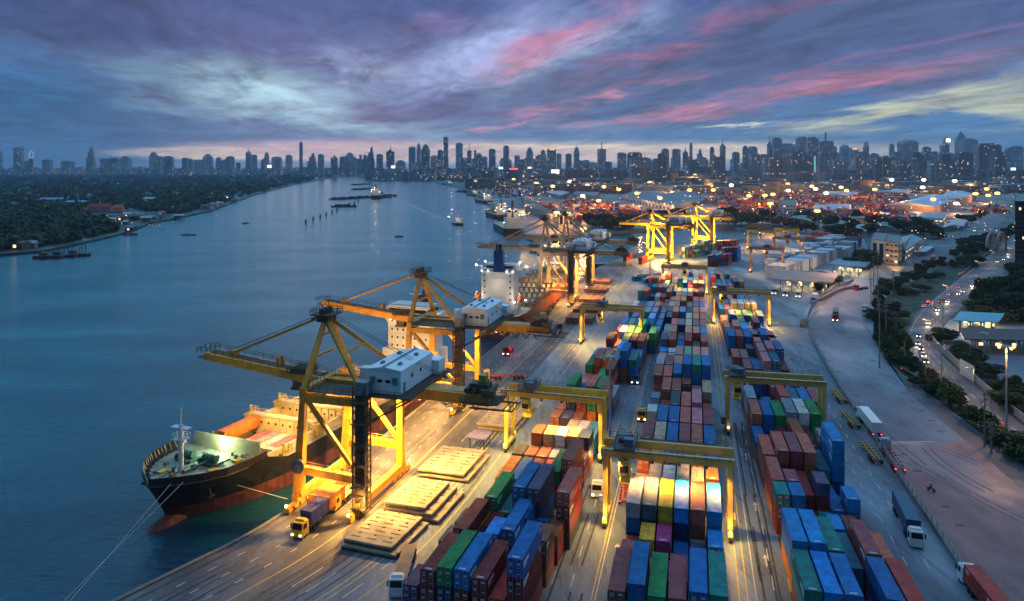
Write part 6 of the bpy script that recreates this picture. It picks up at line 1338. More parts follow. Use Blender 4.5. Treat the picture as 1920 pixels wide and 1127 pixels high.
def canopy(label, corners, h, rm, lampsn=3, posts=4, power=3000, thick=.7, cat='canopy'):
    c = [P(*a) for a in corners]; o = sum(c, Vector()) / 4; q = [a - o for a in c]; t = thing('gate_canopy', label, cat, o); MB().prism([(a.x, a.y) for a in q], h, h + thick).build('roof', rm, t)
    for k in range(posts):
        f = (k + .5) / posts
        for a, b_ in ((q[0], q[1]), (q[3], q[2])): p = a.lerp(b_, f); MB().bar((p.x * .92, p.y * .92, 0), (p.x * .92, p.y * .92, h), .5).build('post', conc, t)
    for k in range(posts - 1):
        f = (k + 1) / posts; p = (q[0].lerp(q[1], f) + q[3].lerp(q[2], f)) / 2; bo = MB().bb(p.x - 1, p.x + 1, p.y - 1.6, p.y + 1.6, 0, 2.8).build('booth', wallw, t); MB().bb(p.x - .8, p.x + .8, p.y - 1.64, p.y - 1.6, 1.2, 2.3).build('window', winl, bo)
    for k in range(lampsn): f = (k + .5) / lampsn; p = (q[0].lerp(q[1], f) + q[3].lerp(q[2], f)) / 2; MB().bb(p.x - 1.5, p.x + 1.5, p.y - .2, p.y + .2, h - .12, h - .01).build('lamp', lampw, t); power and lamp(o + p + Vector((0, 0, h - .7)), power, (1, .72, .35))
    return t
canopy('long gate canopy with tan roof over queuing trucks', ((1448, 546), (1562, 552), (1572, 534), (1468, 528)), 6.2, mat('canopy_tan', (.4, .28, .22), .7, .2), 4, 5, 2600)
canopy('service station canopy with white rim beside the plaza', ((1552, 514), (1620, 520), (1634, 509), (1570, 503)), 6, mat('canopy_blue_grey', (.18, .28, .36), .6, .2), 4, 4, 3200)
canopy('blue corrugated roof shelter with strip lights in the depot', ((1786, 622), (1872, 626), (1884, 608), (1800, 604)), 4.6, mat('roof_sheet_cyan', (.12, .34, .44), .45, .3, .5), 3, 4, 2200, .25)
canopy('dark brown flat-roofed open shed at right edge of depot', ((1808, 662), (1990, 668), (1990, 644), (1800, 640)), 5, mat('roof_brown_dark', (.1, .05, .05), .7, .3), 0, 6, 0, .4)
building('white canopy-roofed parking strip beside the office wing', ((1718, 480), (1736, 480), (1752, 470), (1736, 469)), 3, conc, mat('roof_pale_cyan', (.4, .55, .62), .5, .2))
building('huge pale-roofed warehouse, left of two joined halls on the right', ((1664, 397), (1752, 402), (1795, 386), (1740, 377)), 11, mat('shed_pinkish', (.33, .22, .2), .8, .2), mat('roof_pale_blue', (.42, .5, .62), .5, .15, .3), pitch=5)
building('huge pale-roofed warehouse, right of two joined halls on the right', ((1757, 390), (1800, 386), (1830, 376), (1775, 370)), 13, mat('shed_pinkish', (.33, .22, .2), .8, .2), mat('roof_pale_blue', (.42, .5, .62), .5, .15, .3), pitch=5)
building('low hall with pale lavender roof and lit front, left of the trees', ((1525, 401), (1588, 405), (1596, 391), (1528, 389)), 7, wallw, mat('roof_lavender', (.4, .36, .46), .5, .2), rows=1, colsn=10, lit=.6)
building('white stepped office block behind the gantries', ((1462, 405), (1492, 407), (1494, 396), (1466, 394)), 16, mat('plaster_blue_white', (.42, .52, .6), .7, .1), conc, rows=4, colsn=5, lit=.05)
building('white-roofed shed beside the access road, near the bend', ((1768, 434), (1806, 432), (1814, 420), (1775, 420)), 4.5, conc, mat('roof_offwhite', (.5, .46, .44), .6, .2), pitch=2.4)
building('low teal-roofed shed among the trees by the basin', ((1640, 434), (1672, 435), (1675, 424), (1646, 423)), 5, conc, mat('roof_teal', (.06, .2, .2), .6, .2), pitch=2)
building('long flat-roofed hall with lit interior right of the trees', ((1700, 415), (1768, 420), (1775, 408), (1706, 405)), 6, wallw, roofg, rows=1, colsn=9, lit=.5)
building('white low house by the basin end', ((1604, 442), (1626, 443), (1628, 432), (1606, 431)), 5, wallw, roofg, pitch=2, rows=1, colsn=5, lit=0)
for i, (x, y, w) in enumerate(((1540, 432, 60), (1588, 418, 50), (1480, 420, 40), (1668, 415, 40))): building('low grey shed in the dusk strip behind the basin, %s from the left' % ORD[(1, 2, 0, 3)[i] + 1], ((x, y), (x + w, y + 2), (x + w + 4, y - 8), (x + 6, y - 8)), 5, conc, mat('roof_dull_green', (.1, .17, .17), .6, .3), pitch=2)
t = building('dark glass office tower cut by the right frame edge', ((1903, 505), (2050, 512), (2060, 470), (1910, 466)), 46, mat('tower_dark', (.03, .025, .03), .4, .2), mat('tower_dark', (.03, .025, .03), .4, .2), rows=14, colsn=22, lit=.08, wh=1.7)
p = P(1868, 470); t = thing('arched_sculpture', 'white double-arched structure in the trees by the highway', 'sculpture', p, .3); m = MB()
for s in (-5.5, 5.5): pts = [Vector((s + 5 * math.cos(math.pi * k / 12), 0, 15 * math.sin(math.pi * k / 12))) for k in range(13)]; m.path(pts, 1.1, 8)
m.build('arch', wallw, t); m = MB()
for s in (-5.5, 5.5):
    for k in range(5): m.bar((s - 3.6 + k * 1.8, 0, .2), (s - 3.6 + k * 1.8, 0, 14 * math.sqrt(max(.05, 1 - ((-3.6 + k * 1.8) / 5) ** 2))), .4)
m.build('infill', wallw, t)
# saw-tooth warehouse: one hall of many arched bays
c0, c1, c2, c3 = P(1163, 374), P(1265, 396), P(1350, 374), P(1215, 355); t = thing('warehouse', 'wide warehouse of many white arched bays behind the basin cranes', 'warehouse', c0); nb = 17
wm_ = mat('bay_white', (.5, .48, .5), .7, .15); rm_ = mat('bay_roof_grey', (.2, .2, .24), .6, .3, .3)
for k in range(nb):
    a, b_ = c0.lerp(c1, k / nb) - c0, c0.lerp(c1, (k + .96) / nb) - c0; e, f = c3.lerp(c2, k / nb) - c0, c3.lerp(c2, (k + .96) / nb) - c0; m = MB(); prof = [(0, 0), (0, 6), (.18, 8.6), (.5, 10), (.82, 8.6), (1, 6), (1, 0)]
    A = [a.lerp(b_, u) + Vector((0, 0, z)) for u, z in prof]; B = [e.lerp(f, u) + Vector((0, 0, z)) for u, z in prof]; m.add(A + B, [tuple(range(6, -1, -1))], 0); m.f += [(i, i + 1, 8 + i, 7 + i) for i in range(6)]; m.m += [1] * 6
    bo = m.build('bay', [wm_, rm_], t); d = a.lerp(b_, .5); MB().bar(a.lerp(b_, .3) + Vector((0, -.3, 2.2)), a.lerp(b_, .7) + Vector((0, -.3, 2.2)), .4, 4.4).build('door', glass, bo)
building('white machinery-like silo block at the basin corner with lit tops', ((1048, 428), (1075, 429), (1078, 420), (1052, 419)), 17, wallw, conc, rows=1, colsn=3, lit=0, wh=9)
building('long dark sloping roof of the quay shed along the far ships', ((985, 398), (1048, 420), (1030, 408), (975, 362)), 9, conc, mat('roof_dark', (.07, .075, .085), .7, .3), pitch=0)
building('narrow pale quay shed roof by the far ships', ((1022, 366), (1050, 374), (1068, 367), (1040, 360)), 8, conc, mat('roof_offwhite', (.5, .46, .44), .6, .2))
building('flat-roofed long shed with amber lamps in the far terminal', ((1072, 372), (1118, 376), (1124, 368), (1080, 366)), 9, mat('shed_pinkish', (.33, .22, .2), .8, .2), conc)
# ------------------------------------------------------------------ trees
bark = mat('bark', (.05, .038, .028), .9, .3, 2)
def leafm(name, col): return mat(name, col, .75, .6, .8, spec=.2)
LM = [leafm('leaves_deep_green', (.022, .05, .016)), leafm('leaves_mid_green', (.035, .07, .018)), leafm('leaves_olive', (.05, .062, .018))]
def crown_mesh(seed, n=420, leaf=.55, form=(1, 1, 1), lobes=7):
    r = random.Random(seed); m = MB(); L = [(r.uniform(-.5, .5), r.uniform(-.5, .5), r.uniform(.1, .85), r.uniform(.28, .5)) for _ in range(lobes)]
    for _ in range(n):
        lx, ly, lz, lr = r.choice(L); u = Vector((r.gauss(0, 1), r.gauss(0, 1), r.gauss(0, 1))).normalized() * lr * r.uniform(.6, 1.08)
        c = Vector(((lx + u.x) * form[0], (ly + u.y) * form[1], (lz + u.z * .8) * form[2])); a = Vector((r.gauss(0, 1), r.gauss(0, 1), r.gauss(0, 1) * .6)).normalized(); b = a.cross(Vector((r.gauss(0, 1), r.gauss(0, 1), r.gauss(0, 1)))).normalized(); s = leaf * r.uniform(.6, 1.3) * .2
        m.add([c - a * s - b * s * .7, c + a * s - b * s * .5, c + a * s * 1.2 + b * s * .6, c - a * s * .8 + b * s * .8], [(0, 1, 2, 3)])
    return m
CR = [crown_mesh(i, 1500, .42, (1, 1, (1, 1.15, .85)[i % 3]), (7, 4, 9, 5, 12, 6)[i]).mesh('crown', LM[i % 3]) for i in range(6)]
def trunk_mesh(seed):
    r = random.Random(seed); m = MB(); m.tube((0, 0, 0), (.03, .02, .45), .05, .034, 7)
    for k in range(5): a = r.uniform(0, 6.3); m.tube((.03, .02, r.uniform(.25, .45)), (.32 * math.cos(a), .32 * math.sin(a), r.uniform(.55, .85)), .025, .01, 5)
    return m.mesh('trunk', bark)
TR_ = [trunk_mesh(i) for i in range(3)]
NT = [0]
def tree(label, p, h, w, group):
    k = R.randint(0, 5); t = thing('tree', label, 'tree', p, R.uniform(0, 6.3), group); h *= R.uniform(.72, 1.35); w *= R.uniform(.7, 1.25); w2 = w * R.uniform(.75, 1.2); a = link('trunk', TR_[k % 3], t); a.scale = (w, w2, h); b = link('crown', CR[k], t); b.scale = (w, w2, h * .8); b.location = (0, 0, h * .14); NT[0] += 1; return t
hedge = [(1650, 560), (1662, 551), (1676, 543), (1690, 535), (1704, 528), (1716, 519), (1728, 512), (1742, 505), (1756, 497), (1770, 490), (1646, 585), (1648, 600), (1652, 616), (1658, 630), (1661, 645), (1667, 657), (1678, 668), (1688, 680), (1698, 690), (1706, 698), (1716, 704), (1726, 712), (1734, 720), (1742, 728), (1752, 737), (1762, 747), (1775, 757), (1788, 768), (1818, 792), (1836, 806), (1866, 822), (1884, 836), (1900, 845), (1916, 858), (1930, 868)]
hedge.sort(key=lambda q: q[1])
for i, (x, y) in enumerate(hedge): p = P(x, y) + Vector((R.uniform(-1, 1), R.uniform(-1, 1), 0)); tree('bushy dark tree of the green verge beside the plaza, %s from the far end' % nth(i + 1), p, R.uniform(4.5, 7) * (1.0 if y < 690 else .75), R.uniform(4.2, 6) * (1.0 if y < 690 else .85), 'verge trees beside the plaza')
GRP = {'in the strip between plaza hedge and highway': [(1700 + 10.2 * q + (q % 3) * 3, 552 - 6.4 * q + (q % 4) * 3) for q in range(0, 19, 2)] + [(1672, 588), (1684, 600), (1672, 622), (1686, 640)], 'beside the far access road': [(1790, 420), (1800, 414), (1812, 410), (1822, 418), (1830, 409), (1840, 404), (1780, 426)], 'between highway and access road': [(1800, 462), (1812, 456), (1824, 452), (1838, 455), (1850, 448), (1858, 462), (1876, 452), (1888, 442), (1898, 432), (1790, 478), (1806, 482), (1826, 474), (1842, 470), (1812, 500), (1824, 494)],
       'by the sheds behind the basin': [(1596, 425), (1636, 422), (1650, 418), (1680, 432), (1694, 436), (1706, 440), (1720, 436), (1734, 440), (1748, 444), (1760, 448), (1690, 424), (1500, 412), (1511, 410), (1622, 500), (1614, 506), (1630, 507)], 'in the dusk strip behind the basin': [(x_, y_) for k_, (x_, y_) in enumerate(((1438, 412), (1449, 418), (1462, 424), (1474, 428), (1486, 424), (1500, 430), (1512, 436), (1524, 424), (1536, 418), (1548, 424), (1560, 430), (1572, 412), (1584, 436), (1596, 410), (1610, 414), (1622, 428), (1634, 440), (1648, 446), (1560, 442), (1540, 440), (1600, 446), (1676, 410), (1660, 426), (1712, 428), (1726, 424), (1740, 430))) if k_ % 2 == 0], 'across the basin behind the yellow cranes': [(1112, 425), (1124, 427), (1136, 424), (1148, 428), (1158, 430), (1168, 427), (1240, 408), (1272, 402), (1366, 421), (1378, 423), (1390, 424), (1408, 420), (1430, 420)],
       'in the dark grove right of the highway': [(1850, 560), (1866, 552), (1880, 545), (1894, 538), (1910, 530), (1858, 575), (1874, 570), (1890, 565), (1906, 560), (1922, 556), (1868, 590), (1884, 588), (1900, 585), (1918, 582), (1896, 520), (1908, 512), (1936, 570), (1926, 540), (1840, 580), (1832, 570), (1846, 595), (1890, 604), (1910, 604), (1930, 604)], 'in the depot garden': [(1764, 640), (1772, 640), (1800, 664), (1812, 672), (1824, 684), (1844, 704), (1868, 735), (1884, 752), (1902, 768), (1914, 748), (1898, 738)], 'at the gate canopy': [(1536, 545), (1548, 540), (1560, 537), (1570, 533), (1546, 520), (1533, 523)]}
for g, pts in GRP.items():
    pts.sort(key=lambda q: q[0])
    for i, (x, y) in enumerate(pts):
        big = 1.5 if 'across' in g else 1.2 if 'dusk' in g else (.95 if 'basin' in g else .72 if 'grove' in g or 'far' in g or 'between highway' in g else .5); tree('round dark tree %s, %s from the left' % (g, nth(i + 1)), P(x, y), R.uniform(8, 11) * big, R.uniform(9, 12) * big, 'trees ' + g)
# far woods on the left bank: nobody could count these crowns
def wood(name, poly, n, hr, seed, mats, z0):
    r = random.Random(seed); m = MB(); ys = [p[1] for p in poly]; xs = [p[0] for p in poly]; k = 0
    def inside(x, y):
        c = False
        for i in range(len(poly)):
            (x1, y1), (x2, y2) = poly[i], poly[i - 1]
            if (y1 > y) != (y2 > y) and x < (x2 - x1) * (y - y1) / (y2 - y1) + x1: c = not c
        return c
    while k < n:
        x, y = r.uniform(min(xs), max(xs)), min(ys) + (max(ys) - min(ys)) * r.random() ** 1.15
        if not inside(x, y): continue
        k += 1; p = P(x, y, z0); h = r.uniform(*hr) * (1 if y > 345 else 1.5); w = h * r.uniform(.5, .75) * (1 if y > 360 else 2.2); mi = r.randrange(len(mats)); q = 26 if y > 400 else (16 if y > 360 else 9)
        for _ in range(q):
            u = Vector((r.gauss(0, 1), r.gauss(0, 1), r.gauss(0, .8))).normalized(); c = p + Vector((u.x * w, u.y * w, h * .52 + u.z * h * .45)); a = Vector((r.gauss(0, 1), r.gauss(0, 1), r.gauss(0, .6))).normalized(); b = a.cross(u + Vector((.01, .02, .3))).normalized(); s = w * r.uniform(.3, .62)
            m.add([c - a * s - b * s * .7, c + a * s - b * s * .5, c + a * s * 1.1 + b * s * .6, c - a * s * .8 + b * s * .8], [(0, 1, 2, 3)], mi)
    return struct(m.build(name, mats), 'stuff')
wood('woods', [(-60, 474), (0, 470), (75, 462), (135, 452), (205, 437), (215, 428), (150, 405), (160, 392), (300, 398), (330, 404), (390, 390), (478, 362), (556, 343), (640, 330), (640, 327), (-200, 326), (-300, 470)], 4600, (6, 11), 3, LM, -1)
wood('far_treeline', [(960, 352), (1100, 344), (1400, 350), (1900, 362), (1960, 350), (1960, 326), (1300, 324), (800, 328), (720, 328)], 1400, (6, 12), 5, LM[:2], 0)
# ------------------------------------------------------------------ left bank houses
hw = [mat('house_wall_grey', (.2, .2, .2), .8, .3), mat('house_wall_white', (.42, .43, .44), .8, .3), mat('house_timber', (.1, .07, .05), .8, .3)]
hr_ = [mat('tin_roof_blue', (.06, .16, .34), .5, .3), mat('tin_roof_rust', (.16, .08, .06), .7, .4), mat('tin_roof_grey', (.22, .24, .26), .5, .3), mat('tin_roof_pale', (.4, .46, .52), .5, .2)]
def house(label, x, y, w, dpx, h, wm, rm, pitch=2.2, name='house', group='riverside houses on the left bank', lit=True):
    p = P(x, y, -1); W_ = w / F * p.y; D = W_ * dpx; t = thing(name, label, 'house' if name == 'house' else 'building', p, R.uniform(-.3, .3), group); MB().bb(-W_ / 2, W_ / 2, -D / 2, D / 2, 0, h).build('wall', wm, t)
    e = .5; m = MB(); m.add([(-W_ / 2 - e, -D / 2 - e, h), (W_ / 2 + e, -D / 2 - e, h), (W_ / 2 + e, D / 2 + e, h), (-W_ / 2 - e, D / 2 + e, h), (-W_ / 2 - e, 0, h + pitch), (W_ / 2 + e, 0, h + pitch)], [(0, 1, 5, 4), (3, 4, 5, 2), (0, 4, 3), (1, 2, 5), (0, 3, 2, 1)]); m.build('roof', rm, t)
    if lit: MB().bb(-W_ * .2, W_ * .05, -D / 2 - .05, -D / 2 + .02, h * .3, h * .75).build('window', winl if R.random() < .45 else glass, t)
    return t
house('long shed with violet-blue roof in the left bank woods', 101, 381, 42, .5, 8, hw[1], mat('roof_violet', (.2, .2, .48), .5, .2), 3, 'shed'); house('shed with cyan-blue roof right of the violet one in the woods', 145, 386, 32, .6, 7, hw[1], mat('roof_cyan', (.08, .3, .46), .5, .2), 3, 'shed')
house('small pale-roofed hall standing alone in the left bank woods', 281, 379, 20, .7, 7, hw[1], hr_[3], 3, 'shed'); house('white low house far left in the woods', 56, 356, 11, .6, 6, hw[1], hr_[3], 2, 'shed')
for i, (x, y, w, hh) in enumerate(((178, 398, 28, 9), (199, 399, 24, 10), (222, 401, 20, 10))):
    p = P(x, y, -1); W_ = w / F * p.y; t = thing('temple_hall', 'red-roofed temple hall by the left bank, %s of three' % ('left', 'middle', 'right')[i], 'temple', p, .15, 'temple halls on the left bank'); MB().bb(-W_ / 2, W_ / 2, -6, 6, 0, hh * .5).build('wall', hw[1], t)
    rm = mat('temple_roof_red', (.38, .05, .06), .6, .25) if i < 2 else mat('temple_roof_orange', (.5, .13, .06), .6, .25)
    for k in range(2): s = 1 - .28 * k; z = hh * .5 + k * 3.4; m = MB(); m.add([(-W_ / 2 * s - .8, -7.5 * s, z), (W_ / 2 * s + .8, -7.5 * s, z), (W_ / 2 * s + .8, 7.5 * s, z), (-W_ / 2 * s - .8, 7.5 * s, z), (-W_ / 2 * s, 0, z + 5.8), (W_ / 2 * s, 0, z + 5.8)], [(0, 1, 5, 4), (3, 4, 5, 2), (0, 4, 3), (1, 2, 5), (0, 3, 2, 1)]); m.build('roof', rm, t)
hs = [(172, 412, 16), (186, 417, 18), (198, 424, 22), (200, 415, 12), (212, 420, 12), (214, 411, 16), (228, 414, 14), (236, 421, 10), (240, 408, 14), (252, 413, 18), (262, 408, 14), (274, 416, 18), (286, 412, 16), (298, 411, 12), (304, 406, 10), (336, 409, 16), (378, 390, 14), (388, 393, 20), (402, 388, 14), (412, 385, 12), (428, 372, 12), (440, 378, 12), (246, 433, 16), (38, 467, 26), (60, 465, 16), (120, 398, 14), (136, 406, 20), (52, 401, 16), (10, 406, 14), (90, 388, 12)]
hs.sort()
for i, (x, y, w) in enumerate(hs): house('%s tin-roofed house on the left bank, %s from the left' % (('blue', 'rusty', 'grey', 'pale')[i % 4], nth(i + 1)), x, y, w, R.uniform(.5, .9), R.uniform(3.5, 6.5), R.choice(hw), hr_[i % 4], R.uniform(1.5, 2.6))
# scattered lamps in the dark: street and house lamps seen as points
def points(name, regions, seed, cols):
    r = random.Random(seed); m = MB()
    for (x0, x1, y0, y1, n, sz, zr) in regions:
        for _ in range(n):
            x, y = r.uniform(x0, x1), r.uniform(y0, y1); z = r.uniform(*zr); p = P(x, y, z); s = p.y / F * sz * r.uniform(.5, 1.2); m.ball(p, s, r.choice(range(len(cols))), n=5, k=3)
    return struct(m.build(name, cols), 'stuff')
points('far_street_lamps', [(960, 1920, 338, 400, 190, 1.0, (9, 15)), (1440, 1900, 395, 450, 50, .7, (6, 10)), (0, 480, 321, 327.5, 90, .42, (14, 26)), (480, 760, 319, 328, 80, .42, (10, 24)), (760, 1000, 322, 334, 120, .5, (10, 22)), (960, 1200, 325, 345, 110, .5, (8, 20)), (1180, 1500, 326, 352, 150, .45, (8, 18)), (1480, 1920, 330, 362, 170, .42, (8, 18)), (880, 1000, 333, 362, 60, .5, (6, 14)), (1500, 1920, 355, 368, 60, .45, (6, 12)), (0, 470, 335, 420, 34, .4, (8, 12)), (170, 300, 400, 425, 16, .45, (3, 6)), (1450, 1800, 395, 445, 34, .42, (4, 9)), (480, 600, 328, 340, 20, .45, (8, 14))], 9,
       [glow('point_white', (1, .82, .5), 2.6), glow('point_amber', (1, .52, .14), 2.8), glow('point_orange', (1, .6, .2), 2.6), glow('point_cool', (.75, .9, 1), 1.6)])
# signs that glow among the far roofs
for i, (x, y, w, h_, c, lab) in enumerate(((1041, 322, 15, 8, (1, .95, .7), 'bright white lit billboard among the far roofs'), (963, 317, 16, 3, (1, .1, .08), 'red lit sign strip among the far roofs'), (993, 316, 7, 6, (1, .9, .8), 'small white lit sign right of the red strip'), (737, 313, 7, 5, (1, .95, .9), 'white lit sign above the river bend'), (939, 315, 8, 4, (1, 1, .95), 'white lit sign left of the red strip'), (1900, 317, 9, 5, (.9, 1, .95), 'white lit board at the right skyline foot'), (1323, 317, 7, 5, (.9, 1, 1), 'cool white lit board below the right skyline'), (505, 312, 8, 5, (1, .9, .8), 'white lit sign at the left skyline foot'))):
    p = Q(x, y, 3000); s = 3000 / F; t = thing('lit_billboard', lab, 'billboard', (p.x, p.y, 0)); MB().bb(-w / 2 * s, w / 2 * s, 0, 1, p.z - h_ / 2 * s, p.z + h_ / 2 * s).build('panel', glow('sign_%d' % i if False else 'sign_' + '_'.join(str(int(v * 100)) for v in c), c, 1.6), t); m = MB(); m.bar((-w * .3 * s, .5, 0), (-w * .3 * s, .5, p.z - h_ / 2 * s), .9); m.bar((w * .3 * s, .5, 0), (w * .3 * s, .5, p.z - h_ / 2 * s), .9); m.build('post', pole_s, t)
# ------------------------------------------------------------------ the far terminal: yards of boxes
def inpoly(poly, x, y):
    c = False
    for i in range(len(poly)):
        (x1, y1), (x2, y2) = poly[i], poly[i - 1]
        if (y1 > y) != (y2 > y) and x < (x2 - x1) * (y - y1) / (y2 - y1) + x1: c = not c
    return c
r = random.Random(4); items = []
yards = [([(1000, 388), (1115, 396), (1180, 412), (1085, 421)], 200, 30), ([(1560, 402), (1720, 412), (1700, 420), (1560, 414)], 120, 10), ([(1180, 340), (1480, 338), (1640, 350), (1480, 352), (1200, 352)], 260, 10), ([(1050, 372), (1160, 392), (1250, 408), (1150, 415), (1080, 405)], 260, 30), ([(985, 350), (1160, 352), (1200, 362), (1060, 366), (1000, 360)], 300, 20), ([(1160, 352), (1480, 352), (1660, 362), (1700, 376), (1500, 398), (1370, 392), (1260, 370)], 900, 15), ([(1490, 375), (1700, 372), (1660, 395), (1520, 388)], 460, 10), ([(1360, 394), (1480, 398), (1600, 404), (1590, 411), (1440, 408)], 130, 12), ([(960, 340), (1180, 338), (1190, 350), (985, 350)], 160, 18), ([(1480, 352), (1880, 358), (1860, 366), (1700, 362), (1500, 358)], 220, 10), ([(1620, 399), (1700, 404), (1690, 409), (1620, 405)], 60, 12), ([(1820, 395), (1870, 392), (1900, 400), (1850, 402)], 40, 40), ([(880, 345), (985, 352), (1000, 368), (940, 372)], 140, 15)]
for poly, n, ang in yards:
    k = 0; xs = [p[0] for p in poly]; ys = [p[1] for p in poly]
    while k < n:
        x, y = r.uniform(min(xs), max(xs)), r.uniform(min(ys), max(ys))
        if not inpoly(poly, x, y): continue
        p = P(x, y); th = rad(ang + (90 if r.random() < .25 else 0)); k += 1; g = 16.0; p = Vector((round(p.x / g) * g, round(p.y / g) * g, 0)); ch = r.choice('rrrrkkkkmmmcobpnwa'); 
        for l in range(r.randint(1, 4)): items.append((p.x + r.uniform(-.3, .3), p.y + r.uniform(0, 9), .03 + l * 2.6, math.pi / 2 - th, 40, ch if r.random() < .6 else r.choice('rkkmcobw'), 0))
box_mass(items, 'far_container_yard')
# stacks at the basin end: red, white, green and blue boxes under the bright cranes, pale boxes by the pink gantries
def cluster(name, spots, group):
    for i, (x, y, tok, kk, ang) in enumerate(spots):
        p = P(x, y)
        for l in range(len(tok)):
            pos = 'top' if l == len(tok) - 1 else ('bottom' if l == 0 else ORD[l + 1] + ' from the ground'); put_container((p.x, p.y, .03 + 2.6 * l), rad(ang), tok[::-1][l], kk, 0, '%s container, %s of stack %s from the left %s' % (PAL[tok[::-1][l]][1], pos, nth(i + 1), name), group, False, False)
cluster('at the basin edge', [(1171, 497, 'rrw', 40, 60), (1200, 496, 'mr', 40, 60), (1214, 488, 'gdx', 40, 60)], 'containers at the basin edge')
items = []
for (x0, y0, n, ang, pal, mx, st) in ((1275, 484, 7, 62, 'gnwtbk', 3, 0), (1300, 478, 7, 62, 'gtwbnk', 4, 1), (1330, 500, 6, 62, 'nmbdmr', 3, 0), (1340, 470, 8, 62, 'mkvrbn', 3, 0), (1355, 492, 5, 62, 'nvmb', 4, 0)):
    p = P(x0, y0)
    for i in range(n):
        for l in range(r.randint(max(1, mx - 1), mx)): items.append((p.x + i * 2.75, p.y + i * 1.2, .03 + 2.6 * l, rad(ang), 40, r.choice(pal), 0))
for j in range(3):
    p = P(1438 - j * 3, 520 - j * 13)
    for i in range(66):
        if i % 9 == 8: continue
        hq = r.choice((2, 3, 3)) if i % 3 == 0 else hq; cq = r.choice('awwwiw') if i % 2 == 0 else cq
        for l in range(hq): items.append((p.x + i * 1.8, p.y + i * 2.42, .03 + 2.6 * l, rad(-37), 20 if j == 1 else 40, cq, 0))
p = P(1512, 470)
for i in range(14):
    for l in range(r.randint(1, 3)): items.append((p.x + i * 4.5, p.y + 16 + i * 8, .03 + 2.6 * l, rad(-35), 40, r.choice('rkmconr'), 0))
p = P(1575, 470)
for i in range(7):
    for l in range(3): items.append((p.x + i * 4.5, p.y + i * 8, .03 + 2.6 * l, rad(-35), 40, r.choice('nmmdvr'), 0))
box_mass(items, 'basin_container_stacks')
cluster('before the basin stacks', [(1186, 527, 'z', 40, 20), (1196, 523, 't', 40, 25), (1205, 531, 'l', 40, 30), (1216, 523, 'b', 40, 40), (1228, 529, 'o', 40, 40), (1220, 535, 'r', 20, 70)], 'loose containers before the basin stacks')

for i, (x0, x1, y, d, k) in enumerate(((1190, 1262, 348, 5, 0), (1275, 1345, 346, 5, 1), (1360, 1440, 350, 6, 0), (1500, 1560, 352, 6, 1), (1566, 1640, 347, 5, 0), (1700, 1770, 360, 6, 1), (1790, 1850, 354, 5, 0), (1000, 1060, 347, 5, 1), (1080, 1130, 343, 4, 0), (1420, 1500, 342, 4, 1), (1540, 1600, 372, 7, 1), (1640, 1700, 366, 6, 0))):
    building('long %s shed roof in the far terminal, %s of these sheds' % (('pale', 'dull mauve')[k], nth(sorted(q for q in (1190, 1275, 1360, 1500, 1566, 1700, 1790, 1000, 1080, 1420, 1540, 1640)).index(x0) + 1) + ' from the left'), ((x0, y), (x1, y + 2), (x1 + 8, y + 2 - d), (x0 + 14, y - d)), 8, mat('shed_pinkish', (.33, .22, .2), .8, .2), (mat('roof_offwhite', (.5, .46, .44), .6, .2), mat('roof_lavender', (.4, .36, .46), .5, .2))[k], pitch=3, rows=1, colsn=9, lit=.35)
for (x, y, p) in ((1010, 355, 90000), (1060, 352, 90000), (1120, 360, 90000), (1200, 362, 90000), (1260, 366, 90000), (1330, 362, 120000), (1400, 372, 90000), (1470, 366, 120000), (1540, 366, 120000), (1600, 378, 90000), (1660, 360, 120000), (1760, 366, 120000), (1850, 380, 90000), (1000, 378, 60000), (1060, 398, 60000), (1130, 400, 50000), (1200, 402, 50000), (1500, 396, 60000), (1560, 420, 30000), (1640, 414, 30000), (1720, 402, 50000), (1800, 404, 40000), (950, 350, 60000), (900, 345, 60000), (820, 334, 90000), (1035, 340, 120000), (1100, 346, 120000), (1160, 348, 120000), (1230, 350, 120000), (1300, 350, 120000), (1370, 356, 120000), (1440, 354, 120000), (1510, 356, 120000), (1580, 356, 120000), (1690, 352, 120000), (1820, 360, 120000), (1180, 386, 70000), (1250, 396, 60000), (1330, 390, 60000), (1420, 394, 60000), (1480, 384, 70000), (1620, 394, 60000), (1690, 388, 70000), (1090, 416, 40000), (1020, 415, 50000), (980, 395, 50000)):
    lamp(P(x, y) + Vector((0, 0, 16)), p, AMBER, r=1)  # added amber lights without masts, to make the far terminal ground glow
# wake of the tug: two low ridges of water that open out behind it, and the churned strip between
wk = MB(); a = P(853, 420, -3); 
for (x1, y1) in ((742, 372), (912, 391)):
    q = P(x1, y1, -3); n = 14
    for i in range(n):
        u, v = a.lerp(q, i / n), a.lerp(q, (i + 1) / n); d = (v - u).normalized(); s = Vector((d.y, -d.x, 0)) * (1.6 + 3.4 * i / n); z = Vector((0, 0, .02)); c = Vector((0, 0, 1.5 * (1 - .6 * i / n))); wk.add([u - s + z, v - s + z, v + c, u + c, u + s + z, v + s + z], [(0, 1, 2, 3), (3, 2, 5, 4)])
struct(wk.build('wake', bpy.data.objects['river'].data.materials[0]))

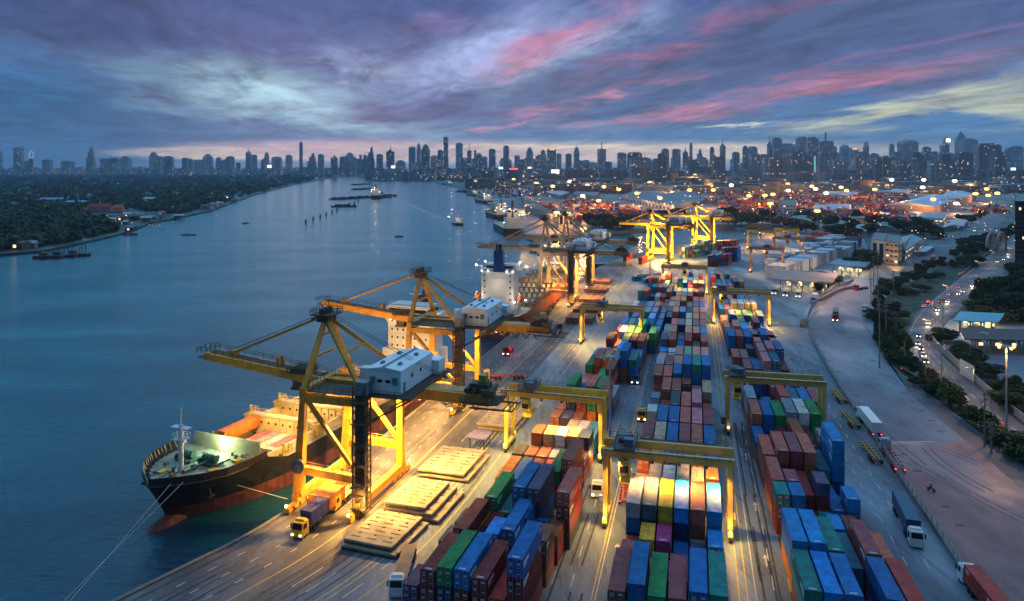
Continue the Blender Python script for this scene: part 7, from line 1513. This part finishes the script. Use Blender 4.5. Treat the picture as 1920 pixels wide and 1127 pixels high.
# palms by the gate canopy and the far road
pmx = MB(); rp = random.Random(2)
for k in range(15):
    a = k * 2.4 + rp.uniform(-.2, .2); up = rp.uniform(-.2, .75); pts = [Vector((0, 0, 0)), Vector((1.1 * math.cos(a), 1.1 * math.sin(a), .55 * up + .25)), Vector((2.1 * math.cos(a), 2.1 * math.sin(a), .5 * up - .1)), Vector((2.8 * math.cos(a), 2.8 * math.sin(a), .3 * up - .8))]
    sd_ = Vector((-math.sin(a), math.cos(a), 0))
    for i in range(3):
        w0, w1 = (.16, .42, .36)[i], (.42, .36, .05)[i]; dz = Vector((0, 0, -.16)); pmx.add([pts[i], pts[i + 1], pts[i + 1] + sd_ * w1 + dz, pts[i] + sd_ * w0 + dz, pts[i + 1] - sd_ * w1 + dz, pts[i] - sd_ * w0 + dz], [(0, 1, 2, 3), (1, 0, 5, 4)])
palm_crown = pmx.mesh('crown', LM[1]); palm_trunk = MB().path([(0, 0, 0), (.1, .05, 2.4), (.12, .02, 4.6), (.3, 0, 6.2)], .16, 7).mesh('trunk', bark)
for i, (x, y) in enumerate(((1541, 551), (1553, 547), (1563, 541), (1574, 537), (1536, 531), (1790, 441), (1812, 437), (1700, 443))):
    t = thing('palm_tree', 'small palm tree %s' % (('at the gate canopy wall, %s from the left' % ORD[i + 1]) if i < 5 else ('near the far access road, %s from the left' % ORD[i - 4])), 'palm', P(x, y), R.uniform(0, 6), 'palms near the gate'); a = link('trunk', palm_trunk, t); b = link('crown', palm_crown, t, (.3, 0, 6.2))

# street lamps along the highway
lp = glow('street_lens', (1, .62, .24), 5)
for i, (x, y) in enumerate(((1893, 462), (1862, 492), (1836, 515), (1806, 540), (1776, 566), (1748, 600), (1742, 640), (1770, 690), (1826, 742))):
    p = P(x, y); t = thing('street_lamp', 'slim street lamp at the highway edge, %s from the far end' % ORD[i + 1], 'street lamp', p, R.uniform(2.4, 3.0), 'street lamps of the highway'); m = MB(); m.tube((0, 0, 0), (0, 0, 8.2), .12, .08, 6); m.build('post', pole_s, t)
    m = MB(); m.bar((0, 0, 8.2), (1.8, 0, 8.6), .1); m.build('arm', pole_s, t); h_ = MB().bb(1.5, 2.3, -.14, .14, 8.52, 8.7).build('lamp_head', pole_s, t); MB().bb(1.55, 2.25, -.11, .11, 8.47, 8.515).build('lens', lp, h_); lamp(p + Vector((-1.2, .5, 8)), 1500, AMBER)
# ------------------------------------------------------------------ the city on the horizon
def tower_mat(name, col, lit, sx=3.2, sz=3.6, glassy=.5):
    if name in MATS: return MATS[name]
    m = bpy.data.materials.new(name); t = nt(m); N = t.nodes; Lk = t.links.new
    out = N.new('ShaderNodeOutputMaterial'); b = N.new('ShaderNodeBsdfPrincipled'); Lk(b.outputs[0], out.inputs[0]); b.inputs['Roughness'].default_value = .45
    tc = N.new('ShaderNodeTexCoord'); sp_ = N.new('ShaderNodeSeparateXYZ'); Lk(tc.outputs['Object'], sp_.inputs[0])
    def M_(op, a, b_=None):
        n = N.new('ShaderNodeMath'); n.operation = op
        for i, v in enumerate((a, b_)):
            if v is None: continue
            if isinstance(v, (int, float)): n.inputs[i].default_value = v
            else: Lk(v, n.inputs[i])
        return n.outputs[0]
    h = M_('ADD', sp_.outputs[0], sp_.outputs[1]); cx_ = M_('FLOOR', M_('DIVIDE', h, sx * 1.3)); cz = M_('FLOOR', M_('DIVIDE', sp_.outputs[2], sz)); oi = N.new('ShaderNodeObjectInfo')
    cb = N.new('ShaderNodeCombineXYZ'); Lk(cx_, cb.inputs[0]); Lk(cz, cb.inputs[1]); Lk(M_('MULTIPLY', oi.outputs['Random'], 517), cb.inputs[2]); wn = N.new('ShaderNodeTexWhiteNoise'); Lk(cb.outputs[0], wn.inputs[0])
    on = M_('GREATER_THAN', wn.outputs[0], 1 - lit); fz = M_('LESS_THAN', M_('FRACT', M_('DIVIDE', sp_.outputs[2], sz * 4)), .45); fx = M_('LESS_THAN', M_('FRACT', M_('DIVIDE', h, sx * 5)), .6)
    mx = N.new('ShaderNodeMix'); mx.data_type = 'RGBA'; mx.inputs[6].default_value = (*[c * .5 for c in col], 1); mx.inputs[7].default_value = (*col, 1); Lk(M_('MAXIMUM', M_('MULTIPLY', fz, .7), M_('MULTIPLY', fx, .8)), mx.inputs[0]); Lk(mx.outputs[2], b.inputs['Base Color'])
    b.inputs['Emission Color'].default_value = (1, .78, .5, 1); Lk(M_('MULTIPLY', on, .6), b.inputs['Emission Strength'])
    try: m.cycles.emission_sampling = 'NONE'
    except Exception: pass
    MATS[name] = m; return m
TMS = [tower_mat('tower_blue_grey', (.1, .14, .2), .02), tower_mat('tower_slate', (.07, .085, .12), .028), tower_mat('tower_pale', (.3, .32, .36), .018), tower_mat('tower_warm_grey', (.2, .17, .17), .025), tower_mat('tower_glass_teal', (.05, .12, .15), .03)]
TN = ['blue-grey', 'slate', 'pale', 'warm grey', 'teal glass']
TW = [(35, 14, 276, 's'), (58.6, 6, 283, 'f'), (0, 6, 284, 's'), (89, 14, 299, 's'), (170, 13, 275, 'step'), (194, 10, 297, 's'), (214, 17, 296, 's'), (236, 17, 293, 'n'), (288, 13, 285, 'n'), (316, 16, 292, 'd'), (353, 12, 297, 's'), (373, 17, 300, 's'), (390, 16, 289, 'n'), (410, 8, 295, 's'), (432, 13, 293, 's'), (466, 8, 278, 'p'), (477, 8, 290, 's'), (500, 8, 285, 'n'), (519, 16, 294, 's'), (542, 11, 290, 'd'), (564.5, 6, 266, 's'), (585, 16, 287, 'step'), (602, 10, 289, 's'), (627, 10, 292, 'n'), (656, 15, 286, 'n'), (676, 5, 290, 's'), (684, 5, 290, 's'), (695, 14, 275, 'step'), (712, 10, 289, 's'), (732, 14, 275, 'p'), (773, 12, 275, 's'), (785, 8, 268, 'n'), (798, 14, 271, 'n'), (826, 9, 281, 's'), (836, 8, 257, 'tw'), (861, 12, 268, 's'), (880, 8, 282, 'a'), (891, 4, 281, 's'), (898, 10, 287, 'd'), (923, 12, 279, 's'), (949, 10, 273, 's'), (993, 11, 276, 'n'), (1016, 18, 281, 'step'), (1034, 15, 278, 'y'), (1048, 9, 288, 's'), (1066, 10, 288, 's'), (1081, 9, 275, 'n'), (1098, 14, 300, 's'), (1128, 14, 279, 'a'), (1166, 17, 286, 's'), (1193, 24, 295, 'w'), (1209, 10, 291, 'p'), (1247, 12, 278, 'd'), (1268, 15, 279, 's'), (1285, 9, 277, 'p'), (1295.5, 5, 267, 'd'), (1311, 14, 279, 'step'), (1335, 8, 275, 'd'), (1355, 10, 263, 'p'), (1350, 14, 294, 'w'), (1397, 8, 273, 'd'), (1410, 17, 274, 'd'), (1416, 18, 288, 'w'), (1443, 8, 258, 'p'), (1456.5, 15, 258, 's'), (1477, 25, 269, 's'), (1504, 18, 257, 's'), (1523, 18, 257, 's'), (1513, 28, 290, 'w'), (1548, 24, 264, 'a'), (1564, 9, 274, 's'), (1583, 13, 271, 'd'), (1600, 14, 277, 'y'), (1614, 25, 292, 'w'), (1624, 8, 265, 'n'), (1638, 22, 287, 'n'), (1672, 8, 270, 's'), (1702, 29, 262, 'd'), (1698, 38, 301, 'w'), (1737, 12, 275, 's'), (1752, 12, 284, 's'), (1770, 18, 258, 'step'), (1801, 16, 246, 'c'), (1815, 26, 260, 's'), (1849, 34, 269, 'w'), (1871, 9, 271, 's'), (1893, 14, 277, 's'), (1906, 16, 274, 's')]
rr = random.Random(21)
for i in range(118):
    x = rr.uniform(0, 1920) if i < 30 else (rr.uniform(1180, 1920) if i > 70 else rr.uniform(560, 1920)); TW.append((round(x, 1), round(rr.uniform(7, 18) if i < 71 else rr.uniform(10, 26), 1), round(rr.uniform(284, 303) if x > 1150 else rr.uniform(291, 305), 1), 'n' if rr.random() < .3 else 'w' if i > 70 else 's'))
TW.sort(key=lambda q: q[0]); FORM = {'s': 'flat-topped', 'n': 'stepped-crown', 'd': 'rounded-top', 'p': 'spired', 'a': 'antenna-topped', 'step': 'tiered', 'tw': 'jagged tall', 'c': 'angular pointed', 'w': 'nearer wide', 'f': 'loop-topped', 'y': 'lit-crowned'}
lastx = None
for i, (x, w, top, form) in enumerate(TW):
    near = form == 'w'; Yd = rr.uniform(2500, 3400) if near else rr.uniform(4300, 6200) * (1 if x > 600 else 1.15); p = Q(x, 312, Yd); zt = H + (YH - top) / F * Yd; Wd = w / F * Yd; k = rr.randrange(5) if not near else rr.choice((2, 2, 0, 3))
    t = thing('tower', '%s %s tower, %s from the left along the city skyline' % (TN[k], FORM[form], nth(i + 1)), 'skyscraper', (p.x, p.y, 0), rr.uniform(-.5, .5) * .5, 'skyline towers'); m = MB(); D = Wd * rr.uniform(.6, 1.0); a, d = Wd / 2, D / 2
    if form in ('s', 'w', 'y'): m.bb(-a, a, -d, d, 0, zt * .965); m.bb(-a * .7, a * .6, -d * .7, d * .7, zt * .965, zt)
    elif form == 'n': m.bb(-a, a, -d, d, 0, zt * .86); m.bb(-a * .7, a * .7, -d * .7, d * .7, zt * .86, zt * .95); m.bb(-a * .35, a * .3, -d * .4, d * .4, zt * .95, zt)
    elif form == 'step': m.bb(-a, a, -d, d, 0, zt * .62); m.bb(-a * .6, a * .8, -d * .8, d * .8, zt * .62, zt * .82); m.bb(-a * .1, a * .55, -d * .6, d * .6, zt * .82, zt * .96); m.bb(a * .1, a * .4, -d * .3, d * .3, zt * .96, zt)
    elif form == 'd':
        m.bb(-a, a, -d, d, 0, zt * .88)
        for q in range(4): f0, f1 = math.cos(q / 4 * 1.45), math.cos((q + 1) / 4 * 1.45); m.bb(-a * f0, a * f0, -d * f0, d * f0, zt * (.88 + .12 * math.sin(q / 4 * 1.57)), zt * (.88 + .12 * math.sin((q + 1) / 4 * 1.57)), tx=a * (f0 - f1), ty=d * (f0 - f1))
    elif form in ('p', 'a'): m.bb(-a, a, -d, d, 0, zt * (.84 if form == 'p' else .985)); m.bb(-a * .6, a * .6, -d * .6, d * .6, zt * (.84 if form == 'p' else .985), zt * (.9 if form == 'p' else 1), tx=a * .3); m.bar((0, 0, zt * .88), (0, 0, zt * (1.02 if form == 'p' else 1.24)), Wd * .1)
    elif form == 'tw':
        m.bb(-a, a, -d, d, 0, zt * .5)
        for q in range(12): f = .5 + q / 24; s = rr.uniform(.72, 1); m.bb(-a * s, a * rr.uniform(.72, 1), -d * s, d * s, zt * f, zt * (f + 1 / 24))
    elif form == 'c': m.add([(-a, -d, 0), (a, -d, 0), (a, d, 0), (-a, d, 0), (-a, -d, zt * .8), (a, -d, zt * .8), (a, d, zt * .8), (-a, d, zt * .8), (-a * .1, -d * .2, zt), (a * .9, 0, zt * .9)], [(0, 3, 2, 1), (0, 1, 5, 4), (1, 2, 6, 5), (2, 3, 7, 6), (3, 0, 4, 7), (4, 5, 9, 8), (5, 6, 9), (6, 7, 8, 9), (7, 4, 8)])
    elif form == 'f': m.bb(-a, a, -d, d, 0, zt * .7)
    m.build('body', TMS[k], t)
    if form == 'f': m = MB(); c = [Vector((a * 1.3 * math.cos(q * math.pi / 7), 0, zt * .84 + zt * .15 * math.sin(q * math.pi / 7))) for q in range(15)]; m.path(c, Wd * .07, 6); m.build('lit_loop', glow('loop_white', (1, .95, .85), .55), t)
    if form == 'y': MB().bb(-a * .7, a * .7, -d - 1, -d, zt * .93, zt * .99).build('lit_crown', glow('crown_amber', (1, .55, .2), 1.2), t)
    if abs(x - 1770) < 1: MB().bb(a * .1, a * .9, -d - 1.5, -d, zt * .88, zt * .97).build('lit_screen', glow('screen_white', (1, .93, .75), 2.2), t)
    if abs(x - 1513) < 1:
        for s in (-.8, .8): MB().bb(s * a - a * .12, s * a + a * .12, -d - 1, -d, 8, zt * .95).build('lit_strip', glow('strip_cyan', (.25, .75, .9), .5), t)
# the mass of lower roofs between, too many to count
m = MB(); r = random.Random(31); ms = [tower_mat('low_pale', (.3, .31, .34), .022, 4, 3.4), tower_mat('low_grey', (.14, .15, .18), .022, 4, 3.4), tower_mat('low_brown', (.16, .11, .1), .022, 4, 3.4)]
for k in range(3400):
    x = r.uniform(-60, 1980); f = r.random(); Yd = 2300 + 4200 * f if x > 900 else (3600 + 4200 * f if x > 700 else 5600 + 3200 * f)
    if x > 1000 and r.random() < .4: Yd = r.uniform(1900, 3000)
    h_ = r.uniform(6, 20) + (r.random() ** 3) * 50 * (1 if Yd > 2600 else .3); w = r.uniform(14, 60) if r.random() < .8 else r.uniform(60, 130); p = Q(x, 312, Yd); m.box((p.x, p.y, h_ / 2), (w, r.uniform(15, 50), h_), r.uniform(-.5, .5), r.randrange(3))
struct(m.build('low_city_roofs', ms), 'stuff')
print('objects', len(bpy.data.objects), 'trees', NT[0], 'containers single', NC[0])
